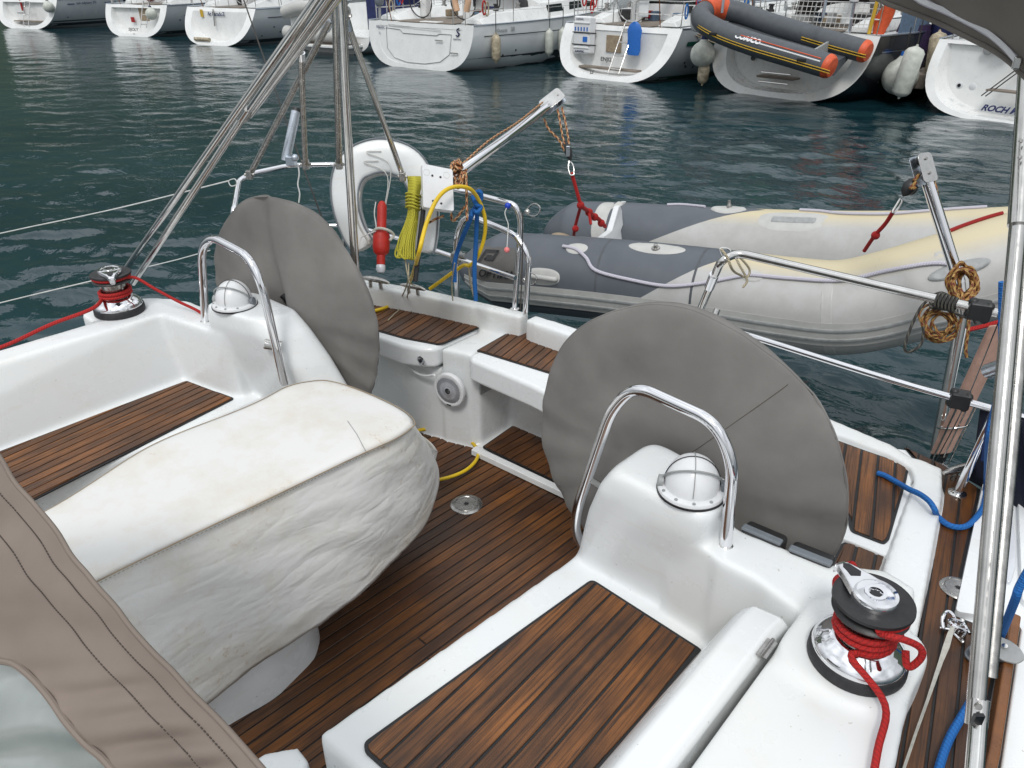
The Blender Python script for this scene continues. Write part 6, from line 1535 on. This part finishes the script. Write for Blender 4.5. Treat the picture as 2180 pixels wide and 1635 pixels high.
# 2
b2 = Boat('moored_yacht', 'second moored yacht from the left with black name and grey sides', (283, 78), 17, 3.5, 1.2, 10.8, 'hull_grey', .42)
b2.transom(.80, .60); b2.common('navy'); b2.stripe(.10, .22, 'boot_dark'); b2.wheel(0, 1.8); b2.ladder(.62, .35, 1.45)
b2.stern_text('SIJOLY', -.28, .22, .17, 'black', bold=.004, sx=1.15); b2.stern_text('NT', .02, .08, .07, 'black'); b2.stripe(.78, .80, 'stripe_blue', .1, .5)
b2.bx('stern_locker', (.25, .66, .85), (.55, .14, .55), 'buff', bev=.02); b2.bx('red_sign', (-.35, .50, .62), (.2, .02, .2), 'fl_red', bev=0)
b2.stern_text('J', -.38, 1.02, .2, 'navy', y=.50)
fender_ball(b2.W(1.05, .25, .88), .23, 'fender', 'cream ball fender with blue top on the yacht with the black name', 'navy')
# 3
b3 = Boat('moored_yacht', 'third moored yacht from the left with faded blue name and navy fender', (452, 96), 12, 3.65, 1.25, 10.8, 'hull_grey', .55)
b3.transom(.80, .62); b3.common('navy'); b3.stripe(.08, .20, 'boot_dark'); b3.wheel(0, 1.8); b3.stripe(.93, .96, 'boot_dark', .08, .55)
b3.stern_text('Ar BaradoZ', -.62, .98, .19, 'stripe_blue', y=.60, bold=.004, off=-.03); b3.bx('flag_patch', (-.95, .58, 1.05), (.14, .02, .26), 'flag_yellow', bev=0)
b3.tubes('stern_ladder', [[(-.25, .50, .62), (-.25, .55, 1.2)]], .03, 'steel_dull'); b3.sprayhood(.34, .9, 'navy')
b3.m('stern_roll', tube([b3.W(-.95, .05, .18), b3.W(-.15, .05, .18)], .07, 8), 'fender_dirty')
q = b3.side_pt(.28, .98, .14); fender_cyl(q, .75, .15, 'navy', 'navy cloth fender on the side of the third moored yacht')
for k in (0, 1): b3.m('hull_outlet', lathe([(.03, 0), (.03, .01), (1e-5, .012)], b3.side_pt(.16+.025*k, .42, .0), b3.ux, 10), 'black')
# 4 low white boat with an inflatable stowed on its platform
b4 = Boat('moored_motorboat', 'white boat with a pale inflatable stowed upright on its stern, behind the leaning tubes', (705, 112), 8, 3.6, .55, 9.5, 'hull_white', .1, cat='motorboat')
b4.transom(.9, .2, panel=True); b4.deck(); b4.cabin(.25, .8, .9, .8, wins=3); b4.stripe(.30, .42, 'stripe_blue', 0, .9); b4.bx('canvas_enclosure', (.9, 2.6, 1.3), (1.6, 1.6, 1.5), 'navy', bev=.12)
b4.bx('arch', (0, 3.2, 2.3), (3.0, .4, .12), 'boat_white'); b4.bx('swim_platform', (0, -.35, .28), (3.0, .9, .09), 'boat_white', bev=.02); b4.bx('platform_teak', (0, -.35, .335), (2.8, .8, .012), 'pontoon_wood', bev=0)
rb = thing('stowed_inflatable', 'pale cream inflatable lying on its side on the white boat stern', 'dinghy', b4.W(0, -.2, .35))
def ringpath(W, pts): return cr_spline([W(*p) for p in pts], 6)
mk('upper_tube', tube(ringpath(b4.W, ((-1.55, -.45, 1.25), (-.7, -.48, 1.42), (.5, -.48, 1.42), (1.35, -.45, 1.3))), .22, 18), 'dinghy_light', rb); mk('lower_tube', tube(ringpath(b4.W, ((-1.6, -.45, .62), (-.5, -.48, .58), (.5, -.48, .58), (1.4, -.45, .60))), .22, 18), 'dinghy_light', rb)
mk('floor', loft([[b4.W(x, -.40, .6), b4.W(x, -.40, 1.4), b4.W(x, -.33, 1.4), b4.W(x, -.33, .6)] for x in (-1.4, 1.3)]), 'boat_white', rb, smooth=False)
for k in (-.6, .1, .75): mk('thwart', loft([[b4.W(k, -.46, z) for z in (.7, .82)]+[b4.W(k+.3, -.46, z) for z in (.82, .7)], [b4.W(k, -.41, z) for z in (.7, .82)]+[b4.W(k+.3, -.41, z) for z in (.82, .7)]]), 'fender', rb, smooth=False)
# 5
b5 = Boat('moored_yacht', 'wide white yacht with a folding stern gate and twin black wheels', (888, 146), 4, 4.15, 1.22, 11.3, 'hull_white', .14, tump=(.5, .80))
b5.transom(.80, .3, panel=True); b5.deck(); b5.cockpit(.35, 3.9, .8); b5.cabin(.36, .82, .50, .66, wins=3); b5.stanchions(); b5.rig(boom_col='navy')
b5.stripe(-.02, .36, 'boot_dark', .004, .97); b5.stripe(.92, .945, 'boot_dark', .04, .6); b5.side_text('Oceanis', .085, 1.02, .13, 'mid_grey', bold=.002); b5.side_text('38', .138, 1.02, .17, 'mid_grey', bold=.002)
b5.wheel(-.95, 1.3, .46, 'black_plastic', .02); b5.wheel(.75, 1.3, .46, 'black_plastic', .02); b5.sprayhood(.36, 1.1, 'black')
for P in ([(-1.15, -.0), (-1.2, .9), (-.55, .93), (-.45, .86), (.85, .84), (.95, .90), (1.2, .90), (1.1, .42), (.55, .16), (-.5, .14), (-1.0, .35), (-1.15, .6)],):
    P = [(-1.32, 1.05), (-.75, 1.02), (-.62, .93), (.72, .92), (.82, .97), (1.28, .97), (1.24, .45), (.9, .24), (.3, .15), (-.4, .15), (-.95, .25), (-1.25, .50)]
    b5.m('gate_outline', tube([b5.W(x, z*b5.rake-.004, z) for x, z in P], .009, 5, closed=True), 'mid_grey')
for x0, z0 in ((.85, .80), (1.45, .50)): b5.tubes('grab_handle', [[(x0-.14, z0*b5.rake-.05, z0), (x0+.14, z0*b5.rake-.05, z0)]], .018, 'steel_dull')
b5.m('emblem', tube(cr_spline([b5.W(1.52+a, 1.0*b5.rake-.02, 1.0+c) for a, c in ((.06, .14), (-.02, .10), (.0, .04), (.06, .0), (.0, -.06), (-.06, -.04))], 4), .018, 6), 'navy'); b5.stern_text('BENETEAU', 1.36, .84, .06, 'navy')
b5.stern_text('Nautic 1', -1.72, 1.02, .13, 'stripe_blue', off=-.02); b5.stern_text('TL', -1.62, .86, .09, 'stripe_blue', off=-.02)
for sg_ in (1, -1): b5.tubes('pushpit', [[(sg_*1.75, .2, 1.2), (sg_*1.75, .2, 1.95), (sg_*1.78, 1.9, 1.95), (sg_*1.78, 1.9, 1.2)], [(sg_*1.75, .2, 1.58), (sg_*1.78, 1.9, 1.58)], [(sg_*1.3, .2, 1.2), (sg_*1.3, .2, 1.95), (sg_*1.75, .2, 1.95)], [(sg_*1.76, 1.0, 1.2), (sg_*1.76, 1.0, 1.95)]], .016)
b5.bx('stern_seat', (.15, .55, 1.22), (.7, .3, .06), 'boat_white'); b5.bx('instrument_panel', (-1.15, .9, 1.0), (.7, .1, .4), 'boat_white'); 
for x in (-1.38, -1.2, -1.02): b5.bx('instrument', (x, .84, 1.12), (.12, .02, .14), 'grey_plastic', bev=.004)
b5.tubes('gate_wire', [[(-1.2, .12, 1.15), (.9, .12, 1.06)]], .008)
bf_ = b5.side_pt(.3, 1.2)
t = thing('horseshoe_lifebuoy', 'peach horseshoe lifebuoy on the stern rail of the wide white yacht', 'lifebuoy', b5.W(1.78, .2, 1.6))
C_ = cr_spline([b5.W(1.70+x, .12, 1.88+z) for x, z in ((-.17, -.30), (-.24, -.02), (-.16, .22), (.0, .30), (.16, .22), (.24, -.02), (.17, -.30))], 5)
mk('float', tube(C_, .085, 14), 'peach', t)
for f, lab in ((.075, 'dirty cream fender nearest the stern of the wide white yacht'), (.285, 'dirty white fender, left of the pair amidships on the wide white yacht'), (.345, 'dirty white fender with brown top, right of the pair amidships on the wide white yacht')):
    fender_cyl(b5.side_pt(f, .62, .17), .72, .13, 'fender_dirty' if f < .1 else 'fender', lab)
# 6
b6 = Boat('moored_yacht', 'white yacht with liferaft and ladder on its scooped stern and green stripe', (1283, 170), -1, 3.75, 1.28, 10.3, 'hull_grey', .55, tump=(.60, .78))
b6.transom(.80, .66); b6.common('dark_green', wins=4); b6.stripe(.88, .98, 'dark_green', .05, .9); b6.stripe(.03, .14, 'dark_green', .01, .97); b6.wheel(-.35, 1.7, .50, 'steel', .016); b6.ladder(.30, .18, 1.42, .34, 4, -.05)
b6.stern_text('ENJI2', -.52, .40, .14, 'black', y=.60, off=-.03, bold=.003, sx=1.15); b6.stern_text('LS', -.48, .12, .12, 'black', bold=.003)
b6.bx('boarding_step', (-.05, .35, .25), (1.9, .26, .05), 'pontoon_wood', bev=.01); b6.bx('transom_locker', (-.15, .63, .84), (.50, .02, .42), 'buff', bev=.01)
t = thing('liferaft', 'white liferaft canister with black straps on the stern of the green striped yacht', 'liferaft', b6.W(-1.05, .42, .55))
axm = Matrix((b6.ux, (b6.uy+Vector((0, 0, -.1))).normalized(), Vector((0, 0, 1)))).transposed()
mk('canister', box(b6.W(-1.02, .46, 1.02), (.56, .30, .94), ax=axm), 'white_plastic', t, bev=.06, seg=3)
for z in (.78, 1.08): mk('strap', box(b6.W(-1.02, .455, z), (.58, .325, .028), ax=axm), 'black_plastic', t)
for z in (.70, 1.32): mk('moulded_rib', box(b6.W(-1.02, .45, z), (.54, .325, .04), ax=axm), 'boat_white', t, bev=.01)
mk('blue_label', box(b6.W(-.88, .303, .93), (.15, .004, .13), ax=axm), 'print_blue', t)
text('SURVITEC', b6.W(-1.20, .298, .60), b6.ux, Vector((0, 0, 1)), .07, 'navy', t, bold=.002); text('ARIMAR', b6.W(-1.20, .298, 1.40), b6.ux, Vector((0, 0, 1)), .07, 'navy', t)
for k in range(5): mk('pictogram', box(b6.W(-1.22+.10*k, .303, 1.18), (.04, .004, .10), ax=axm), 'print_blue', t)
t = thing('blue_cloth_bag', 'folded blue cloth hung behind the stern ladder of the green striped yacht', 'cloth', b6.W(.62, .45, .7))
mk('cloth', loft([[b6.W(.62+w_*c, .44+.05*s_, z) for c, s_ in ((-1, 0), (-.5, -1), (.5, -1), (1, 0), (.5, 1), (-.5, 1))] for z, w_ in ((.62, .17), (.75, .22), (1.0, .20), (1.22, .23), (1.35, .16), (1.42, .06))]), 'print_blue', t)
b6.tubes('mooring_line', [[(1.75, .9, 1.28), (2.3, 1.8, .98), (3.2, 3.0, .75), (3.9, 4.2, .72)]], .016, 'buff')
b6.tubes('mooring_line', [[(1.75, .85, 1.26), (2.3, 1.7, .92), (3.2, 3.0, .70), (3.9, 4.2, .70)]], .016, 'buff')
b6.tubes('dodger_frame', [[(-1.2, 3.2, 1.5), (-1.0, 2.9, 2.3), (1.0, 2.9, 2.3), (1.2, 3.2, 1.5)]], .03, 'dark_green'); b6.sprayhood(.36, 1.05, 'dark_green')
b6.bx('sail_panel', (1.28, 2.95, 1.85), (.12, .05, .95), 'dark_green'); b6.bx('switch_board', (.55, .9, 1.72), (.28, .03, .42), 'boat_white', bev=.005)
b6.m('hull_outlet', lathe([(.045, 0), (.045, .012), (.03, .012), (1e-5, .0)], b6.side_pt(.10, .38, .0), b6.ux, 12), 'black')
# 7 dark hull with a dinghy on davits
b7 = Boat('moored_yacht', 'dark blue hulled yacht with weathered grey stern and davits', (1642, 207), -6, 4.0, 1.38, 11.6, 'hull_dark', .42, tump=(.62, .70))
b7.transom(.80, .60, 'gelcoat_grey', 'gelcoat_grey'); b7.common('navy', h=.5); b7.stripe(1.05, 1.07, 'alloy', .03, .9)
b7.bx('stern_step', (-.1, .34, .40), (.95, .34, .05), 'pontoon_wood'); b7.tubes('step_rail', [[(-.45, .18, .50), (.3, .18, .50)], [(-.45, .12, .30), (.3, .12, .30)]], .02)
for x in (-.95, 1.05): b7.m('outlet', lathe([(.06, 0), (.06, .012), (.05, .012), (1e-5, .0)], b7.W(x, .56, .74), -b7.uy, 14), 'black')
b7.m('round_badge', lathe([(.22, 0), (.22, .015), (1e-5, .018)], b7.W(-.95, .54, 1.12), -b7.uy, 24), 'navy'); b7.m('badge_band', lathe([(.17, .016), (.17, .022), (1e-5, .022)], b7.W(-.95, .54, 1.16), -b7.uy, 20), 'flag_yellow')
b7.stern_text('LS', .95, .80, .16, 'black', y=.56, off=-.02); b7.stern_text('Coureur', -.22, .93, .13, 'black', y=.56, off=-.02, shear=.3)
t = thing('moored_dinghy', 'grey rib dinghy with orange nose and stern cones hung on davits', 'dinghy', b7.W(0, -.7, 1.0))
def bt(name, pts, r, mat, **k): return mk(name, tube(cr_spline([b7.W(*p) for p in pts], 8), r, 20), mat, t)
NP = [(-1.62, -.55, 1.80), (-1.60, -.85, 1.70), (-1.35, -1.05, 1.56), (-.8, -1.1, 1.38), (0, -1.1, 1.20), (1.0, -1.1, 1.03), (1.78, -1.1, .90)]
FP = [(-1.62, -.45, 1.82), (-1.5, -.15, 1.80), (-1.1, .0, 1.73), (-.4, .05, 1.55), (.6, .05, 1.36), (1.3, .05, 1.23), (1.95, .05, 1.12)]
mk('near_tube', tube(cr_spline([b7.W(*p) for p in NP], 8), .235, 24), 'rib_grey', t); mk('far_tube', tube(cr_spline([b7.W(*p) for p in FP], 8), .225, 24), 'rib_grey', t)
def cone(P0, P1, r): 
    a, b_ = b7.W(*P0), b7.W(*P1); d_ = (b_-a); return lathe([(r*1.01, -.02), (r*1.0, .03), (r*.92, d_.length*.7), (r*.78, d_.length), (1e-5, d_.length+.015)], a, d_, 20)
mk('stern_cone', cone((1.77, -1.1, .902), (1.88, -1.1, .88), .238), 'orange', t); mk('stern_cone', cone((1.94, .05, 1.122), (2.05, .05, 1.10), .228), 'orange', t)
mk('bow_patch', tube(cr_spline([b7.W(*p) for p in ((-1.62, -.66, 1.78), (-1.62, -.5, 1.82), (-1.57, -.30, 1.82), (-1.47, -.12, 1.80))], 6), .245, 20), 'orange', t)
mk('floor', loft([[b7.W(x, -1.0, z-.22), b7.W(x, 0, z-.02), b7.W(x, 0, z-.12), b7.W(x, -.5, z-.40), b7.W(x, -1.0, z-.30)] for x, z in ((-1.3, 1.60), (0, 1.32), (1.65, 1.05))]), 'rib_grey', t)
for dz, mt in ((-.03, 'flag_yellow'), (-.055, 'black'), (-.08, 'flag_yellow')):
    C_ = cr_spline([b7.W(*p) for p in NP[1:]+[(1.95, -1.1, .87)]], 8); mk('trim_line', tube([p-b7.uy*.232+Vector((0, 0, dz)) for p in C_], .010, 6), mt, t)
    C_ = cr_spline([b7.W(*p) for p in FP[4:]+[(2.1, .05, 1.1)]], 8); mk('trim_line', tube([p-b7.uy*.222+Vector((0, 0, dz)) for p in C_], .010, 6), mt, t)
C_ = [b7.W(x, -1.1-.215, 1.20-.17*x+.085) for x in (-.22, .3, .8, 1.3, 1.7)]
mk('stripe', tube([p for p in C_], .016, 6), 'white_plastic', t); mk('stripe', tube([p+Vector((0, .02, .055)) for p in C_], .011, 6), 'orange', t)
text('COA/CO', b7.W(-.35, -1.345, 1.335), b7.ux*1-Vector((0, 0, .17)), (b7.uy*.85+Vector((0, 0, 1))), .16, 'white_plastic', t, bold=.008)
for x in (-.9, 1.3): mk('carry_handle', MB().add(*box(b7.W(x, -1.34, 1.20-.17*x+.02), (.20, .04, .06), b7.a)), 'black_plastic', t, bev=.015)
mk('dinghy_transom', loft([[b7.W(1.20, -.95, .85), b7.W(1.20, -.15, .93), b7.W(1.20, -.15, 1.28), b7.W(1.20, -.95, 1.10)], [b7.W(1.25, -.95, .85), b7.W(1.25, -.15, .93), b7.W(1.25, -.15, 1.28), b7.W(1.25, -.95, 1.10)]]), 'mid_grey', t)
for x in (-1.25, 1.2): b7.tubes('davit_arm', [[(x, .8, 1.4), (x, .7, 2.7), (x, -.6, 2.75)], [(x, -.55, 2.7), (x, -.55, 1.75)]], .035, 'alloy')
fender_ball(b7.W(-2.05, .05, .78), .30, 'fender', 'pear shaped cream fender between the green striped and dark yachts')
fender_ball(b7.side_pt(.10, .55, .30), .38, 'fender', 'big round cream fender with blue neck against the dark hull', 'print_blue')
fender_cyl(b7.side_pt(.24, 1.0, .20), .85, .15, 'fender', 'slim cream fender upright against the dark hull')
fender_cyl(b7.W(-2.0, .1, .35), .5, .14, 'fender_dirty', 'small grey fender under the pear shaped one')
t = thing('liferaft', 'white liferaft drum lashed at the left corner of the dark yacht', 'liferaft', b7.W(-2.05, .2, 1.3))
mk('canister', tube([b7.W(-2.45, .25, 1.55), b7.W(-1.55, .25, 1.50)], .30, 20), 'white_plastic', t)
for x in (-2.2, -1.85): mk('strap', tube([b7.W(x, .25+.305*math.cos(a), 1.53+.305*math.sin(a)) for a in [k*math.pi/10 for k in range(20)]], .014, 6, closed=True), 'black_plastic', t)
for k in range(6): mk('pictogram', box(b7.W(-2.12+.1*(k % 3), -.056, 1.50+.12*(k//3)), (.06, .004, .07), b7.a), 'print_blue', t)
# black hood, net, orange and blue cloths on the dark yacht
R = []
for k in range(7):
    t_ = k/6; R.append([b7.W(.0+.95*math.cos(a), 2.2+1.1*t_, 1.55+.95*math.sin(a)**.8*math.cos(t_*1.2)) for a in [max(.001, j*math.pi/10) if j < 10 else math.pi-.001 for j in range(11)]])
t = thing('companionway_hood', 'black canvas hood on the dark yacht behind the netting', 'canvas hood', b7.W(0, 2.2, 1.5)); mk('canvas', loft(R, closed=False, cap0=False, cap1=False), 'smoke_canvas', t, ang=80)
mb = MB()
for k in range(22): mb.add(*rod(b7.W(-.35+.11*k, .95, 1.45), b7.W(-.30+.11*k, .95, 2.0), .007, 4))
for k in range(6): mb.add(*rod(b7.W(-.4, .95, 1.46+.105*k), b7.W(2.0, .95, 1.46+.105*k), .007, 4))
mk('safety_net', mb, 'cord_white', label='white safety netting along the stern rail of the dark yacht', cat='net', kind='thing')
mk('green_bag', MB().add(*box(b7.W(-.95, 1.6, 2.15), (.34, .2, .30), b7.a)).add(*tube([b7.W(-.95+.12*math.cos(a), 1.6, 2.3+.2*math.sin(a)) for a in [k*math.pi/8 for k in range(9)]], .012, 5)), 'green', label='bright green bucket bag on the dark yacht', cat='bag', bev=.02)
t = thing('orange_gear', 'orange danbuoy bag and flag rolled at the right of the dark yacht', 'safety gear', b7.W(1.75, .9, 1.5))
mk('bag', loft([[b7.W(1.95+dx+w_*math.cos(a), .9+.12*math.sin(a), z) for a in [k*math.pi/5 for k in range(10)]] for z, w_, dx in ((1.4, .12, -.15), (1.7, .2, -.12), (2.0, .13, .0), (2.25, .24, .1), (2.5, .16, .12), (3.0, .10, .2))]), 'orange', t); mk('yellow_strap', tube([b7.W(1.66, .75, 1.4), b7.W(1.70, .75, 2.1)], .04, 8), 'flag_yellow', t)
t = thing('weather_cloth', 'blue grey weather cloth laced along the guard rail of the dark yacht', 'weather cloth', b7.W(2.3, 2.5, 1.5))
R = []
for k in range(13):
    f = .09+.13*k/12; x, y, z = b7.loc(f, 0); w_ = .02*math.sin(k*2.1)
    R.append([b7.W(abs(x)*.96+w_, y, z+.02), b7.W(abs(x)*.96-w_, y, z+.32), b7.W(abs(x)*.96, y, z+.68)])
mk('cloth', loft(R, closed=False, cap0=False, cap1=False), 'blue_grey_cloth', t, ang=80)
# 8 right
b8 = Boat('moored_yacht', 'rightmost moored yacht with dark blue name and teak strip on its stern', (2140, 262), -12, 4.0, 1.35, 11.0, 'gelcoat_grey', .50, tump=(.55, .66))
b8.transom(.90, .72); b8.common('navy'); b8.stern_text('ROCH MELEN', -.55, .17, .165, 'navy', shear=.28, bold=.007, off=-.02, sx=1.05)
b8.bx('teak_strip', (.30, .42, .52), (1.9, .28, .03), 'pontoon_wood', bev=.005); b8.bx('stern_step', (.95, .66, 1.05), (1.0, .3, .10), 'boat_white'); b8.bx('step_teak', (.95, .64, 1.11), (.9, .26, .012), 'pontoon_wood', bev=0)
for x in (-.95, -.70): b8.m('speaker_cap', lathe([(.10, 0), (.10, .012), (.085, .02), (1e-5, .02)], b8.W(x, .62, 1.22), -b8.uy, 20), 'mid_grey')
for x in (-1.18, -.92): b8.m('shower_cap', lathe([(.07, 0), (.07, .012), (.05, .02), (1e-5, .02)], b8.W(x, .30, .55), -b8.uy, 18), 'white_plastic')
b8.m('drain', lathe([(.035, .02), (.035, .026), (1e-5, .026)], b8.W(-1.18, .295, .55), -b8.uy, 12), 'black')
for x in (.35, .72): b8.m('ladder_hinge', ball(b8.W(x, .20, .42), .06, n=6), 'black_plastic')
b8.tubes('tackle_line', [[(-.70, .28, .40), (.05, .60, 1.30), (.22, .7, 1.65)], [(-.62, .28, .40), (.0, .60, 1.15), (.22, .7, 1.65)]], .012, 'rubber')
b8.stripe(.62, .68, 'boat_white', .01, .9); b8.bx('blue_stripe', (-.55, 1.15, 1.50), (1.5, .02, .09), 'stripe_blue', bev=0); b8.bx('cockpit_back', (-.4, 1.35, 1.45), (2.2, .35, .35), 'boat_white', bev=.06)
fender_cyl(b8.W(-2.22, .1, .72), 1.0, .20, 'fender', 'big leaning cream fender left of the rightmost moored yacht', (.12, 0, 1))
fender_cyl(b8.W(-2.2, 1.1, 1.0), .9, .18, 'fender_dirty', 'dull fender behind the big leaning cream fender', (-.1, 0, 1))
t = thing('coiled_rope', 'dark rope coil hung on the stern rail of the rightmost moored yacht', 'rope coil', b8.W(-.55, .5, 1.3))
for k in range(4): mk('loop', tube(cr_spline([b8.W(-.50+.12*math.cos(a)*(1+.1*k)-.05*k, .50, 1.62+.34*math.sin(a)-.02*k) for a in [j*math.pi/4 for j in range(8)]], 4, True), .017, 6, closed=True), 'rope_black', t)
for i_, b_ in enumerate((b1, b2, b3, b5, b6, b7, b8)): gear(b_, i_+20, motor=(i_ in (1, 3, 6)))
# between 7 and 8: pile with purple and navy covers, and a pontoon finger
t = thing('mooring_pile', 'pale grey round pile wrapped with navy cloth between the last two yachts', 'pile', b8.W(-2.55, 2.0, 0)); mk('pile', tube([b8.W(-2.5, 2.2, -1), b8.W(-2.5, 2.2, 4.0)], .17, 16), 'gelcoat_grey', t)
mk('navy_cloth', loft([[b8.W(-2.62+w_*math.cos(a), 2.0+.25*math.sin(a), z) for a in [k*math.pi/5 for k in range(10)]] for z, w_ in ((1.0, .05), (1.3, .25), (1.8, .30), (2.1, .12))]), 'navy', t)
t = thing('purple_fender', 'dark purple cloth covered fender between the last two yachts', 'fender', b8.W(-3.2, 1.8, .5)); mk('body', tube(cr_spline([b8.W(-3.15, 1.7, .45), b8.W(-3.15, 1.7, 1.0), b8.W(-3.12, 1.7, 1.55)], 4), lambda f: .30+.10*math.sin(math.pi*(f*.8+.1)), 16), 'purple', t)
# pontoons, second row of boats and the shore behind; mostly seen mirrored in the water
def rect(x0, y0, x1, y1, z0, z1): return prism([(x0, y0), (x1, y0), (x1, y1), (x0, y1)], z0, z1)
for nm, lab, cat_, R_ in (('pontoon', 'long grey wooden pontoon behind the moored yachts', 'pontoon', (-75, 31, 25, 33.5, .25, .6)), ('finger_pontoon', 'narrow brown finger pontoon between the last two yachts', 'pontoon', (-5.55, 19.5, -4.95, 31, .3, .62))):
    o = mk(nm, rect(*R_), 'pontoon_wood', label=lab, cat=cat_, bev=.03)
rg = random.Random(12)
for k in range(11):
    x = 8-7.4*k+rg.uniform(-.6, .6)
    bb = Boat('moored_yacht', f'yacht in the second row, {["first","second","third","fourth","fifth","sixth","seventh","eighth","ninth","tenth","eleventh"][k]} from the right', (0, 0), rg.uniform(-3, 3), 3.5, 1.2, rg.uniform(9.5, 12), rg.choice(['hull_white', 'hull_white', 'hull_dark', 'hull_white']), .4, loc=(x, 35.5, 0), group='yachts in the second row')
    bb.transom(.8, .6); bb.deck(); bb.cabin(h=.5, wins=2); bb.sprayhood(.34, .9, rg.choice(['navy', 'smoke_canvas', 'dark_green']), clear=False); bb.rig(rg.uniform(12, 15), rg.choice(['navy', 'taupe_canvas', 'navy', 'sail_cloth'])); bb.pushpit()
mk('quay_wall', rect(-260, 78, 160, 82, -1, 2.2), 'quay_stone', label='grey stone quay wall beyond the second row', cat='quay wall', kind='structure')
V = []; 
for i_ in range(70):
    a = math.radians(20+140*i_/69)+.35
    for r_, z_ in ((150, 0), (190, 36), (260, 88), (340, 118)):  # added hill out of view, made tall so the water mirrors less sky
        V.append((r_*math.cos(a), r_*math.sin(a), 1+z_*(1+.35*noise.noise(Vector((i_*.22, r_*.01, 0))))))
mk('added_hills', MB().add(V, [(i_*4+j_, i_*4+4+j_, i_*4+5+j_, i_*4+1+j_) for i_ in range(69) for j_ in range(3)]), 'added_hill_foliage', label='unseen wooded hill added to darken the water reflections', kind='structure', ang=180)
